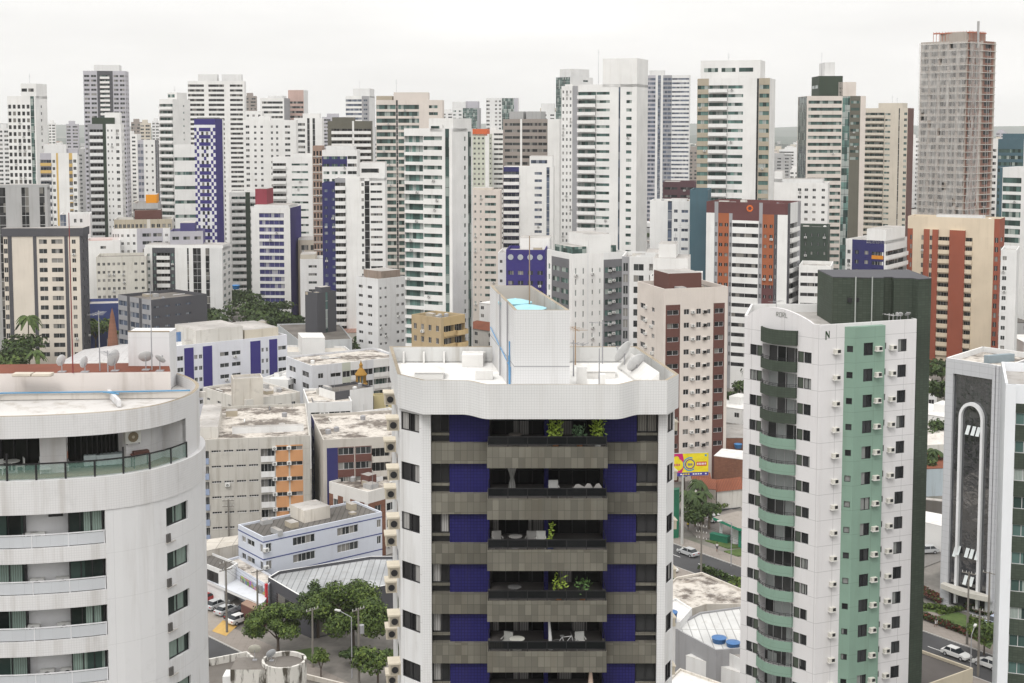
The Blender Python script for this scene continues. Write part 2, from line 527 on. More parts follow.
ACR = random.Random(77)
class Bld:
    def __init__(s, name, label, loc, H, fh, topm, base, m, g, fm, far, cat='building', group=None):
        s.root = thing(name, label, cat, loc, 0.0, group)
        s.H, s.fh, s.topm, s.base, s.m, s.g, s.fm, s.far = H, fh, topm, base, m, g, fm, far
        s.wall = MB()
        s.items = []          # (name, mesh, matrix, score)
        s.nf = max(1, int((H - topm - base) / fh))
        s.loc = Vector(loc)
    def zf(s, k):             # floor level of storey k counted from the top
        return s.H - s.topm - (k + 1) * s.fh
    def facade(s, p0, p1, segs, hidden=0, z1=None, z0=0.0, k0=0, k1=None):
        """p0 -> p1 left to right seen from outside, local metres"""
        p0, p1 = Vector(p0[:2]), Vector(p1[:2])
        L = (p1 - p0).length
        t = (p1 - p0) / L
        n = Vector((t.y, -t.x))
        z1 = s.H if z1 is None else z1
        b = s.wall
        if not segs:
            hole_wall(b, p0, t, n, 0, L, z0, z1, [], s.m, 0, 0)
            return
        tot = sum(g['f'] for g in segs)
        cur = 0.0
        R3 = Matrix(((t.x, -n.x, 0, 0), (t.y, -n.y, 0, 0), (0, 0, 1, 0), (0, 0, 0, 1)))
        info = []
        for g in segs:
            w = L * g['f'] / tot
            a, c = cur, cur + w
            cur = c
            m = g['m'] or s.m
            off = g['o']
            zt = z1 - g.get('top', 0.0)
            zb = g.get('bot', 0.0)
            info.append((a, c, off, zt, m))
            holes = []
            nf0 = len(b.f)
            kk0, kk1 = g.get('k0', k0), g.get('k1', k1 if k1 is not None else s.nf)
            ev = g.get('ev', 1)
            for k in range(kk0, min(kk1, s.nf)):
                if (k - kk0) % ev:
                    continue
                z = s.zf(k)
                if z < z0:
                    continue
                if g['k'] == 'w':
                    nn = g['n']
                    cw = w / nn
                    ww = cw * g['ww'] if g['ww'] <= 1.0 else min(g['ww'], cw * .96)
                    if g['ww'] >= .995 and nn == 1:
                        ww = w - 0.04
                    za, zc = z + g['sill'], z + g['sill'] + g['wh']
                    if zc > zt - .02:
                        continue
                    for q in range(nn):
                        x0 = a + cw * (q + .5 + g.get('sh', 0.0)) - ww / 2
                        holes.append((x0, x0 + ww, za, zc))
                        me = win_mesh(ww, g['wh'], g['g'] or s.g, g.get('fm') or s.fm, g['panes'], g['r'], s.far)
                        p = p0 + t * x0 + n * off
                        M = Matrix.Translation((p.x, p.y, za)) @ R3
                        s.items.append(('window', me, M, k + 100 * hidden))
                        if not g.get('ac') and 170 < s.loc.y < 620 and ACR.random() < .10:
                            acx = x0 + ww * ACR.uniform(.2, .8)
                            p = p0 + t * acx + n * off
                            s.items.append(('air_conditioner', ac_mesh(), Matrix.Translation((p.x, p.y, za - .62)) @ R3, k + 100 * hidden))
                        if g.get('ac'):
                            acx = x0 + ww * .5 + (ww * .5 + .75) * g['ac']
                            p = p0 + t * acx + n * off
                            s.items.append(('air_conditioner', ac_mesh(), Matrix.Translation((p.x, p.y, za + .25)) @ R3, k + 100 * hidden))
                elif g['k'] == 'b':
                    ww = w * g['ww'] - (0.04 if g['ww'] > .99 else 0)
                    x0 = a + (w - ww) / 2
                    za, zc = z + 0.02, z + g['wh']
                    holes.append((x0, x0 + ww, za, zc))
                    me = win_mesh(ww - .02, g['wh'] - .04, g['g'] or s.g, g.get('fm') or s.fm, g['panes'], g['r'] - .02, s.far)
                    p = p0 + t * (x0 + .01) + n * off
                    s.items.append(('window', me, Matrix.Translation((p.x, p.y, za + .01)) @ R3, k + 100 * hidden))
                    pm = g['pm'] or m
                    if callable(pm) and not isinstance(pm, bpy.types.Material):
                        pm = pm(k)
                    me = balc_mesh(ww - .01 if g['po'] else ww - .01, g['po'], g['ph'], .12, pm, g['rail'], g['rm'], g['curve'], g['low'])
                    p = p0 + t * (x0 + .005) + n * (off + .003)
                    s.items.append(('balcony', me, Matrix.Translation((p.x, p.y, z)) @ R3, k + 100 * hidden))
            if g['k'] == 'g':
                lo, hi = z0 + g.get('bot', .4), zt - .1
                holes.append((a + .02, c - .02, lo, hi))
                bb = MB()
                rr = .15
                bb.face([(0, rr, 0), (c - a - .04, rr, 0), (c - a - .04, rr, hi - lo), (0, rr, hi - lo)], g['g'] or s.g)
                q = (hi - lo)
                for kz in range(1, int(q / s.fh) + 1):
                    zz = q - kz * s.fh
                    if zz > .1:
                        bb.box(0, c - a - .04, .09, .146, zz, zz + .12, s.fm, bottom=False)
                nm = max(1, round((c - a) / 1.3))
                for kx in range(1, nm):
                    x = (c - a) * kx / nm
                    bb.box(x - .03, x + .03, .10, .146, 0, q, s.fm, bottom=False)
                p = p0 + t * (a + .02) + n * off
                s.items.append(('glass_strip', bb.mesh('glass_strip'), Matrix.Translation((p.x, p.y, lo)) @ R3, 0))
                hole_wall(b, p0, t, n, a, c, z0, zt, holes, m, off, .15)
            else:
                hole_wall(b, p0, t, n, a, c, z0, zt, holes, m, off, g.get('r', .15), g.get('jm'))
            for (d0, d1, pmat) in g.get('patch', ()):     # a painted field d0..d1 metres below the top, same plane
                mi_ = b.mat(pmat)
                za_, zb_ = z1 - d1, z1 - d0
                for fi in range(nf0, len(b.f)):
                    zc = [b.v[i][2] for i in b.f[fi]]
                    if za_ < sum(zc) / len(zc) < zb_: b.mi[fi] = mi_
            def Q(x, z, o):
                p = p0 + t * x + n * o
                return (p.x, p.y, z)
            if zt < z1 - 1e-3:      # header above in the main plane
                b.face([Q(a, zt, 0), Q(c, zt, 0), Q(c, z1, 0), Q(a, z1, 0)], g.get('hm') or s.m)
                b.face([Q(a, zt, off), Q(c, zt, off), Q(c, zt, 0), Q(a, zt, 0)], g.get('hm') or s.m)
            elif off != 0:
                b.face([Q(a, zt, off), Q(c, zt, off), Q(c, zt, -.3), Q(a, zt, -.3)], m)
        # returns between neighbouring segments of different offset
        prev = (0, 0, 0.0, z1, s.m)
        for i, (a, c, off, zt, m) in enumerate(info + [(L, L, 0.0, z1, s.m)]):
            po, pzt, pm = prev[2], prev[3], prev[4]
            if abs(po - off) > 1e-3:
                zz = min(pzt if po else z1, zt if off else z1)
                hi = max(po, off)
                mm_ = pm if po > off else m
                p, q = p0 + t * a + n * po, p0 + t * a + n * off
                b.face([(p.x, p.y, z0), (q.x, q.y, z0), (q.x, q.y, zz), (p.x, p.y, zz)], mm_)
            prev = (a, c, off, zt, m)
    def roof(s, poly, m=None, par=1.0, th=.25, H=None, pm=None):
        """flat roof sunk behind a parapet over polygon poly (counter-clockwise from above)"""
        H = s.H if H is None else H
        n = len(poly)
        P = [Vector(p[:2]) for p in poly]
        inn = []
        for i in range(n):
            a, b_, c = P[i - 1], P[i], P[(i + 1) % n]
            e1, e2 = (b_ - a).normalized(), (c - b_).normalized()
            n1, n2 = Vector((-e1.y, e1.x)), Vector((-e2.y, e2.x))
            k = (n1 + n2)
            k = k / max(.35, 1 + n1.dot(n2))
            inn.append(b_ + k * th)
        pm = pm or s.m
        r = MB()
        for i in range(n):
            j = (i + 1) % n
            r.face([(P[i].x, P[i].y, H), (P[j].x, P[j].y, H), (inn[j].x, inn[j].y, H), (inn[i].x, inn[i].y, H)], pm)
            r.face([(inn[j].x, inn[j].y, H - par), (inn[i].x, inn[i].y, H - par), (inn[i].x, inn[i].y, H), (inn[j].x, inn[j].y, H)], pm)
        r.face([(p.x, p.y, H - par) for p in inn], m or ROOFG)
        return r.build('roof', s.root)
    def finish(s, limit=100):
        w = s.wall.build('wall', s.root)
        by = {}
        for it in s.items:
            by.setdefault(it[0], []).append(it)
        for nm, its in by.items():
            its.sort(key=lambda x: x[3])
            for it in its[:limit]:
                put(nm, it[1], s.root, it[2])
            rest = its[limit:]
            if rest:
                b = MB()
                for _, me, M, _k in rest:
                    vv = [M @ v.co for v in me.vertices]
                    for p in me.polygons:
                        b.face([vv[i] for i in p.vertices], me.materials[p.material_index])
                o = b.build(nm, s.root)
                o['kind'] = 'stuff'
        return s.root

def depth_of(p):
    return p.y * cp - (p.z - CAMZ) * sp
def solve_len(C, dr, px):
    """how far from C along dr until the picture column px is reached"""
    u = (px - 512) / F
    # C.x + a dx = u * ((C.y + a dy) cp - (z-CAMZ) sp)
    return (u * depth_of(C) - C.x) / (dr.x - u * dr.y * cp)

REG = []            # footprints already taken: (x, y, radius)
def tower(name, label, xl, xc, xr, yt, d, th, m=None, L=None, Rr=None, fh=3.0, topm=1.2, base=4.0, g=None, fm=None,
          dep=14.0, roofm=None, par=1.0, pent=(), cat='tower block', ant=0, far=None, group=None, pm=None, bk=None):
    """xl/xc/xr: picture columns of the left end, the near corner and the right end of the roof line; yt: its row at the near corner;
    d: distance; th: turn of the block. None for an end hides that face (dep metres deep)."""
    m, g, fm = m or WHITE, g or GL, fm or FRW
    C = at(xc, yt, d)
    H = C.z
    a = R(th)
    dL, dR = Vector((-math.cos(a), math.sin(a), 0)), Vector((math.sin(a), math.cos(a), 0))
    wl = dep if xl is None else solve_len(C, dL, xl)
    wr = dep if xr is None else solve_len(C, dR, xr)
    for nm_, w_ in (('L', wl), ('R', wr)):
        if not 3 < w_ < 75:
            print('WARN', name, label[:40], nm_, round(w_, 1))
    wl, wr = min(max(wl, 3), 75), min(max(wr, 3), 75)
    far = (d > 330) if far is None else far
    s = Bld(name, label, (C.x, C.y, 0), H, fh, topm, base, m, g, fm, far, cat, group)
    Z = Vector((0, 0))
    pL, pR = Vector((dL.x, dL.y)) * wl, Vector((dR.x, dR.y)) * wr
    pB = pL + pR
    s.facade(pL, Z, L)
    s.facade(Z, pR, Rr)
    s.facade(pR, pB, bk)
    s.facade(pB, pL, bk)
    s.roof([pL, Z, pR, pB], roofm, par, pm=pm)
    ux, uy = pL.normalized(), pR.normalized()
    for q in pent:
        fx0, fx1, fy0, fy1, h = q[:5]
        mm_ = q[5] if len(q) > 5 and q[5] else m
        b = MB()
        A = pL * (1 - fx0) + pR * fy0; B = pL * (1 - fx1) + pR * fy0
        Cc = pL * (1 - fx1) + pR * fy1; D = pL * (1 - fx0) + pR * fy1
        b.prism([A, B, Cc, D], H - par + .0, H - par + h, mm_, ROOFG, bottom=False)
        o = b.build(q[6] if len(q) > 6 else 'penthouse', s.root)
        if len(q) > 7:         # window band on the penthouse
            wb = MB()
            t_ = (B - A).normalized(); n_ = Vector((t_.y, -t_.x)); W_ = (B - A).length
            nb = q[7]
            for k in range(nb):
                c0 = A + t_ * (W_ * (.06 + .88 * k / nb)) + n_ * .03
                c1 = A + t_ * (W_ * (.06 + .88 * (k + .8) / nb)) + n_ * .03
                z0_ = H - par + h * .45; z1_ = z0_ + min(1.4, h * .35)
                wb.prism([c0, c1, c1 - n_ * .1, c0 - n_ * .1], z0_, z1_, g)
            wb.build('window', o)
    rnd = random.Random(int(xc * 7 + d))
    for k in range(ant):
        b = MB()
        p = pL * rnd.uniform(.25, .75) + pR * rnd.uniform(.2, .7)
        top = H + max([q[4] for q in pent] or [0]) - par + rnd.uniform(2.5, 6)
        b.tube((p.x, p.y, H - par), (p.x, p.y, top), .07, .03, MGREY, 5)
        for j in range(3):
            b.tube((p.x - .5, p.y, top - .6 - .6 * j), (p.x + .5, p.y, top - .6 - .6 * j), .03, .03, MGREY, 4)
        b.build('antenna', s.root)
    if d < 460 and wl > 6 and wr > 6:          # things left on the roof
        cr = random.Random(int(xc * 13 + d))
        zr = H - par
        for k in range(cr.randrange(4, 9)):
            p = pL * cr.uniform(.12, .88) + pR * cr.uniform(.1, .9)
            b = MB(); r_ = cr.random()
            if r_ < .35:
                w_, e_, h_ = cr.uniform(.5, 1.6), cr.uniform(.4, 1.2), cr.uniform(.3, 1.3)
                b.prism([p - ux * w_ - uy * e_, p - ux * w_ + uy * e_, p + ux * w_ + uy * e_, p + ux * w_ - uy * e_][::-1], zr, zr + h_, cr.choice((OLDW, GREYC, WHITE2, TAN)), ROOFG, bottom=False)
                nm_ = 'roof_hatch'
            elif r_ < .6:
                b.lathe((p.x, p.y, 0), [(.5, zr), (.55, zr + .8), (.2, zr + .95), (0, zr + .96)], cr.choice((MGREY, WHITE2, GREYC)), 10)
                nm_ = 'roof_tank'
            elif r_ < .85:
                q_ = p + (ux if cr.random() < .5 else uy) * cr.uniform(2, 5)
                b.tube((p.x, p.y, zr + .15), (q_.x, q_.y, zr + .15), .12, .12, cr.choice((OLDW, DGREY, WHITE2)), 5)
                nm_ = 'roof_pipe'
            else:
                b.tube((p.x, p.y, zr), (p.x, p.y, zr + cr.uniform(1.5, 3.5)), .05, .03, MGREY, 5)
                nm_ = 'roof_mast'
            b.build(nm_, s.root)
    s.finish()
    s.pL, s.pR = pL, pR
    cc = (pL + pR) / 2
    REG.append((C.x + cc.x, C.y + cc.y, cc.length + 1))
    return s

# ================================================================== THE SETTING: ground, hills
def ground_mat():
    m, nt, b = newmat('city_ground')
    o = N(nt, 'ShaderNodeTexCoord').outputs['Object']
    n1 = noise(nt, 0.012, 5, o, None, 0.6)
    n2 = noise(nt, 0.11, 4, o, None, 0.7)
    c = mixc(nt, mrange(nt, n2, 0.35, 0.65), (0.10, 0.095, 0.085), (0.24, 0.22, 0.20))
    c = mixc(nt, mrange(nt, n1, 0.52, 0.6), c, (0.045, 0.07, 0.028))
    nt.links.new(c, b.inputs['Base Color'])
    b.inputs['Roughness'].default_value = 0.9
    return m
GM = ground_mat()
b = MB()
b.box(-9000, 9000, -6000, 15000, -1.0, 0.0, GM)
tag(b.build('ground'), kind='structure')
def hill(name, y, x0, x1, hgt, dep, col, seed):
    rnd = random.Random(seed)
    b = MB()
    n = 60
    ph = [rnd.uniform(0, 6.28) for _ in range(5)]
    def h(x):
        t = (x - x0) / (x1 - x0)
        return max(3.0, hgt * (0.62 + .2 * math.sin(5 * t + ph[0]) + .14 * math.sin(13 * t + ph[1]) + .05 * math.sin(37 * t + ph[2])))
    prof = [(0, .02), (.3, .7), (.55, 1.0), (1.0, .1)]
    for i in range(n):
        xa, xb = x0 + (x1 - x0) * i / n, x0 + (x1 - x0) * (i + 1) / n
        for j in range(3):
            (ta, ka), (tb, kb) = prof[j], prof[j + 1]
            b.face([(xa, y + dep * ta, h(xa) * ka), (xb, y + dep * ta, h(xb) * ka), (xb, y + dep * tb, h(xb) * kb), (xa, y + dep * tb, h(xa) * kb)], col)
    return tag(b.build(name), kind='structure')
HM = flat((0.08, 0.10, 0.085), .95)
hill('hills', 7500, -6500, 1500, 120, 2500, HM, 3)
hill('hills', 6800, 500, 7000, 110, 2500, HM, 5)
hill('hills', 4300, -4500, 5000, 58, 1500, HM, 9)

# haze: one even volume round everything, sky outside
b = MB()
b.box(-9500, 9500, -6500, 15500, -2.0, 260, flat((1, 1, 1)))
hz = b.build('haze')
tag(hz, kind='stuff')
hm = bpy.data.materials.new('haze_air')
hm.use_nodes = True
nt = hm.node_tree
nt.nodes.clear()
ho = N(nt, 'ShaderNodeOutputMaterial')
hv = N(nt, 'ShaderNodeVolumePrincipled')
hv.inputs['Color'].default_value = (0.97, 0.975, 0.98, 1)
hv.inputs['Density'].default_value = 0.00007
hv.inputs['Anisotropy'].default_value = 0.1
nt.links.new(hv.outputs[0], ho.inputs['Volume'])
hz.data.materials.clear()
hz.data.materials.append(hm)

# ================================================================== TOWERS (picture columns and distances read off the photograph)
def T(name, label, xl, xc, xr, yt, d, de, **k):
    th = math.degrees(math.atan((xc - 512) / F)) + de
    return tower(name, label, xl, xc, xr, yt, d, th, **k)
apt = 'apartment_tower'
YOC = paint((0.62, 0.43, 0.16), .2)
# ---- far left skyline
T(apt, 'white tower with a regular grid of square dark windows at the far left skyline', 7, 35, 47, 96, 595, 24, g=GLD, topm=3.2,
  L=[wi(6, 5, .62, 1.7, .7, g=GLD, panes=1), gs(1, GLG), pl(.3)], Rr=[pl(1), wi(1, 1, .3, 1.2), pl(1)],
  pent=[(.45, 1.0, .1, 1.0, 6.5, WHITE, 'penthouse', 2)], ant=1)
T(apt, 'tall lavender grey tower with charcoal centre stripe and white balconies', 83, 125, 128.5, 71, 900, 8, m=LAV, topm=2,
  L=[wi(10, 2, .75, 1.4, .9, m=LAV), pl(2, CHAR), ba(7, CHAR, po=.5, ph=1.2, pm=WHITE, g=GLT), pl(2.4, CHAR), wi(9, 2, .75, 1.4, .9, m=LAV)],
  Rr=[wi(1, 2, .6, 1.3)], pent=[(.25, .85, .1, .8, 5.0, WHITE2)], bk=None)
T(apt, 'white tower with dark green rooftop room and grey balconies before the lavender tower', 87.5, 121, 124, 124, 590, 7, topm=1.6,
  L=[pl(.7, MGREY), ba(5.2, MGREY, po=.9, ph=1.1, pm=WHITE2, g=GLD), pl(1.3, DGREEN), wi(3, 2, .34, .9, 1.3), wi(3, 1, .4, 1.2)], Rr=[wi(1, 2, .4, 1.2)],
  pent=[(.12, .8, .1, .9, 3.8, DGREEN), (.5, .95, .15, .8, 6.0, WHITE)])
T(apt, 'white mid-rise with yellow balcony frames and blue grey loggias', 40, 77, 79, 153, 560, 6, topm=2,
  L=[ba(4.5, LAV, po=.6, ph=1.0, pm=lambda k: YOC if k < 2 else WHITE2, g=GLB), wi(2, 1, .5, 1.2), pl(.8, YOC), pl(4.4), ba(1.4, YOC, po=.15, ph=.6, r=.3, pm=lambda k: YOC if k < 3 else WHITE2, g=GLD), wi(2, 1, .6, 1.3)],
  pent=[(.1, .7, .2, .9, 4.5, WHITE2), (.3, 1., .3, .9, 2.6, LAV)])
T(apt, 'narrow white tower with lavender checkered windows and black right edge', 137.5, 155, 158.5, 140, 640, 10,
  L=[wi(4, 2, .8, 1.6, .7, m=LAV, g=GLB), wi(8, 2, .3, 1.0)], Rr=[pl(1, CHAR), gs(1, GLB), pl(1, CHAR)])
T('office_block', 'grey concrete block crowned by an orange box behind white houses', 133, 158, None, 203, 520, 5, m=GREYC,
  L=[wi(1, 1, .98, .8, 1.2, m=GREYC, g=GLD)], pent=[(.5, .93, .1, .8, 4.2, paint((0.75, 0.30, 0.02)), 'orange_box')])
T(apt, 'slim white tower with a column of green glass balconies beside a blank wall', 159, 172.5, 190, 99, 600, 30, g=GLT, topm=1.4,
  L=[ba(1, WHITE, po=.9, ph=1.0, pm=WHITE, g=GLG)], Rr=[pl(1), wi(.5, 1, .3, .8), pl(.5)], pent=[(.1, .8, .4, .98, 4, WHITE, 'penthouse', 1)], ant=1)
T(apt, 'white block with wide dark window bands tucked behind the checkered tower', 174, 196, None, 145, 575, 4,
  L=[wi(1, 1, 1., 1.4, .9, g=GLG)], fh=6.1, topm=1.4)
CHK = paint((0.74, 0.74, 0.76), 0.15)
def checker_tower():
    s = T(apt, 'tower with blue and white checkerboard front and plain blue right edge', 194, 215, 223.5, 119, 560, 22, m=CHK, g=GLD, topm=2.2, L=[pl(1, top=2.4, hm=PURP)], Rr=[pl(1.2, PURP), pl(1, PURP), pl(.4, WHITE)], pent=[(.1, .9, .1, .8, 1.6, DGREY)])
    root = s.root
    W = s.pL.length
    a = math.atan2(-s.pL.y, -s.pL.x)
    M0 = Matrix.Translation((s.pL.x, s.pL.y, 0)) @ Matrix.Rotation(a, 4, 'Z')
    cw, chh = W / 9, 1.5
    tb, wb = MB(), []
    k = 0
    z = s.H - 3.6
    row = 0
    while z > 16:
        blank = 5 <= (row % 18) <= 9
        for c in range(9):
            if c in (0, 1, 7, 8):
                if (row + c) % 2 == 0:
                    tb.box(c * cw, (c + 1) * cw, -.04, -.004, z - chh, z, PURP)
            elif c in (3, 5) and row % 2 == 1:
                wb.append((c * cw, z - chh - .1))
            elif not blank or c == 4:
                if (row % 2 == 0):
                    tb.box(c * cw, (c + 1) * cw, -.04, -.004, z - chh, z, PURP)
        z -= chh
        row += 1
    o = tb.build('blue_tiles', root); o.matrix_local = M0
    me = win_mesh(cw, 1.5, GLD, FRB, 1, -.05, True)
    for x, zz in wb[:100]:
        put('window', me, root, M0 @ Matrix.Translation((x, 0, zz)))
checker_tower()
T(apt, 'broad tall white tower with dark horizontal windows and two rooftop boxes', 187.5, 244, 246, 81, 850, 6, topm=1.5, g=GLD,
  L=[wi(7, 1, .97, 1.5, .8), pl(1.6), wi(7, 1, .95, 1.5, .8, r=.5), pl(2), wi(6, 1, .9, 1.4, .9), pl(.4)],
  pent=[(.18, .52, .1, .8, 5.2, WHITE2), (.6, .95, .1, .8, 5.2, WHITE2)])
T(apt, 'white slab tower with small windows left of the copper roofed towers', 245, 262, None, 111, 760, 4, L=[wi(1, 3, .4, 1.2)])
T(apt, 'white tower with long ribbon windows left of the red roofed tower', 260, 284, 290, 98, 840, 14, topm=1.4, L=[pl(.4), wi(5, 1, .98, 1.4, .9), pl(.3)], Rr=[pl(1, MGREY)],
  pent=[(.3, .9, .1, .8, 2.4, WHITE2)])
T(apt, 'tower with dusty rose bands and a red roofed crown at the back left', 288, 303.5, 308, 90, 860, 16, m=WHITE2, topm=6.5,
  L=[wi(1, 1, .95, 1.4, .9, m=paint((0.50, 0.36, 0.32)))], Rr=[pl(1)], roofm=paint((0.55, 0.13, 0.06)), par=.3)
T(apt, 'white tower dotted with many small square windows behind the blue striped one', 243, 296, 298, 120, 690, 5, topm=2,
  L=[wi(2, 1, .4, 1.2), wi(3, 2, .35, 1.1), pl(1.0), wi(2.4, 2, .4, 1.2), pl(.8), wi(2, 1, .6, 1.2), pl(1)], pent=[(.3, .5, .1, .8, 3)])
T(apt, 'white tower with banded windows and two dark vertical slots', 294, 322, 324, 118, 720, 6, topm=2,
  L=[wi(4, 1, .9, 1.4, .9), pl(.6), gs(.9, GLD), pl(1), gs(.9, GLD), pl(2.5)], pent=[(.3, .9, .1, .8, 3.4)])
T(apt, 'white tower with dark balconies left and ribbon windows right', 272.5, 312, 314, 157, 605, 6, topm=1.6, fh=3.4,
  L=[ba(3.6, WHITE, po=.9, ph=1.1, pm=WHITE, g=GLD), pl(1.2), wi(5, 1, .88, .9, 1.2, g=GLG), pl(.8)], pent=[(.5, 1., .1, .8, 2.6, WHITE)])
def scaffold_tower():
    s = T('unfinished_tower', 'unfinished brick tower with bare floor slabs between two white towers', 312.5, 322, None, 146, 520, 4, m=paint((0.34, 0.24, 0.19), .6), fh=3,
          L=[wi(1, 3, .6, 1.8, .5, g=GLD, r=.5, panes=1)], fm=FRB)
    b = MB()
    for k in range(s.nf):
        b.prism([s.pL + Vector((0, -.25)), Vector((0, -.25)), Vector((0, -.002)), s.pL + Vector((0, -.002))], s.zf(k), s.zf(k) + .25, OLDW)
    b.build('floor_edges', s.root)
scaffold_tower()
T(apt, 'white tower with a broad blue panel near the top and blue flank', 322, 357, None, 150, 520, 5, topm=1.6, fh=2.9,
  L=[wi(6.5, 3, .7, 1.1, g=GLG, patch=[(1.2, 7.2, NAVY)]), wi(2.6, 1, .9, 1.2)], pent=[(.1, .9, .1, .9, 2.5, WHITE2)])
T(apt, 'lower blue block with scattered windows right of the unfinished brick tower', 322, 337, None, 183, 475, 4, m=NAVY, L=[wi(1, 2, .45, 1.0, m=NAVY, g=GLB)])
T(apt, 'tall tower with grey window bands and a white right flank', 345.5, 369, 375, 96, 900, 12, topm=1.5, m=WHITE2, g=GLB,
  L=[wi(4.5, 1, .98, 1.5, .8, m=WHITE), wi(2, 1, .5, 1.2, m=MGREY)], Rr=[pl(1)], pent=[(.3, 1., .1, .9, 6, WHITE2)], ant=1)
T(apt, 'white banded tower wearing a dark olive frame and crown', 327.5, 371, None, 121, 650, 3, topm=3, m=OLIVE,
  L=[pl(1, OLIVE), ba(5.5, OLIVE, po=.5, ph=1.2, pm=WHITE, g=GLD), pl(.5, WHITE), ba(4.5, OLIVE, po=.6, ph=1.2, pm=WHITE, g=GLD)], pent=[(.1, .6, .1, .9, 2.8, OLIVE)])
T(apt, 'large cream tower with green glass ribbons and a vertical dark groove', 376, 442.5, None, 100, 595, 3, m=PINKC, g=GLG, topm=1.6, fm=FRW,
  L=[wi(6.5, 1, .97, 1.9, .6, r=.4, fm=FRB, panes=4), gs(.6, GLD), wi(7, 1, .97, 1.9, .6, r=.4, fm=FRB, panes=4), pl(3, PINKC), wi(3.2, 1, .9, 1.3), pl(1.4)],
  pent=[(.0, .24, .1, .8, 2.8, TAN), (.26, .78, .1, .9, 4.4, PINKC)], ant=1)
T(apt, 'big white tower with stepped green glass ribbons and a blank right flank', 404, 452, 472.5, 128.5, 413, 27, g=GLG, topm=1.8, fm=FRB,
  L=[wi(6, 1, .99, 2.0, .5, r=.9, g=GLT, panes=4), wi(6, 1, .98, 1.2, 1.2, r=.5), pl(.9), gs(1.3, GLG), pl(.9)],
  Rr=[pl(4), wi(1.2, 1, .5, 1.3, .9), pl(.5), gs(1.3, GLG), pl(.4)], pent=[(.5, 1., .05, .95, 4.1, WHITE), (.55, .8, .0, .5, 2.2, WHITE, 'penthouse', 1)])
T(apt, 'white tower with open balconies down its left edge and one dark window groove', 335, 385, None, 178, 462, 3, topm=1.2, fh=2.6,
  L=[ba(2.7, MGREY, po=.8, ph=1.1, pm=WHITE), pl(4), wi(1.0, 1, .6, 1.1), gs(1.3, GLD), wi(3.6, 1, .85, .8, 1.3), pl(.5)],
  pent=[(.5, 1.0, .0, .9, 6.3, WHITE, 'penthouse', 1)])
# ---- centre
T(apt, 'hazy grey green tower with a slanted top on the skyline', 452, 479, 481, 108, 1100, 5, m=MGREY, g=GLG, L=[wi(3, 2, .5, 1.3, m=WHITE2), gs(4, GLG), pl(.5)], pent=[(0, .6, .1, .9, 6, WHITE2), (.5, .95, .1, .9, 6.5, LAV)])
T(apt, 'pale green tower with an orange roof box between two white towers', 472.5, 489, 492, 134, 800, 8, m=paint((0.56, 0.58, 0.49), .3),
  L=[wi(1, 3, .45, 1.2), pl(.3, WHITE)], Rr=[wi(1, 1, .5, 1.1)], pent=[(.0, .9, .0, .8, 4.0, paint((0.62, 0.13, 0.04)), 'roof_box')])
T(apt, 'slim white banded tower right of the orange topped green one', 489, 503, None, 130, 820, 4, L=[pl(1), wi(2, 1, .95, 1.2)], pent=[(.1, .5, .1, .9, 2.5)])
T(apt, 'hazy tower with a pale left edge and green glass centre rising behind the brown one', 486, 518, None, 98, 1050, 3, m=WHITE2, L=[wi(1, 1, .8, 1.3), pl(1), wi(2, 2, .5, 1.3), gs(3, GLG), pl(1, LAV)])
T(apt, 'hazy white tower behind the brown balcony tower right of centre skyline', 518, 556, None, 112, 1100, 3, m=WHITE2, L=[wi(1, 5, .5, 1.3)], pent=[(.6, .95, .1, .9, 8, WHITE2)])
T(apt, 'taupe brown tower with thin dark bands framed by a white right edge', 503, 559.5, 566, 119, 620, 14, m=TAUPE, topm=1.0,
  L=[pl(.4), wi(4, 1, .98, 1.2, .9, m=TAUPE), pl(.5, WHITE), wi(4, 1, .97, 1.3, .9, m=TAUPE, g=GLD), wi(2.5, 1, .9, 1.3, .9, m=TAUPE, g=GLD), pl(3, WHITE)], Rr=[pl(1, WHITE)],
  pent=[(.1, .35, .1, .8, 4.5, GREYC), (.4, .66, .1, .8, 4.5, GREYC)])
T(apt, 'white tower with dark blue balcony stack and a framed blue window', 503.5, 553.5, None, 167, 555, 2, topm=1.2, g=GLB,
  L=[ba(4, NAVY, po=.9, ph=1.1, pm=WHITE, g=GLB, curve=.4), pl(3.8), wi(2.2, 1, .85, 1.1, g=GLB), pl(1), gs(.8, GLB), pl(1)],
  pent=[(.52, .98, .05, .9, 5.4, WHITE, 'penthouse', 1)])
T(apt, 'plain cream tower with a column of green ribbon windows', 472.5, 500, 502, 190, 530, 5, m=PINKC, g=GLG,
  L=[wi(2, 2, .3, .9, 1.2), wi(2.5, 1, .8, 1.1), pl(.5)], pent=[(.0, .7, .1, .9, 1.8, CREAM)])
T(apt, 'teal glass tower with a flared cantilevered crown', 556, 570, 593, 77, 900, 45, m=TEALW, g=GLG, topm=1, L=[gs(1, GLG)], Rr=[pl(1, WHITE2), wi(.7, 1, .6, 1.2, m=WHITE2), pl(.3, WHITE2)],
  pent=[(.1, .9, .1, .9, 5.5, WHITE2), (-.2, 1.1, -.1, 1.05, 7.2, None, 'crown')] if False else [(.1, .9, .1, .9, 6.5, WHITE2)])
T(apt, 'white tower with little square windows and a grey shaded flank', 561.5, 578, None, 86, 600, 3, L=[wi(1, 3, .4, 1.2), pl(.5, MGREY)], pent=[(.2, .7, .1, .8, 1.8)])  # grey strip puts the shade of the flank into the wall colour
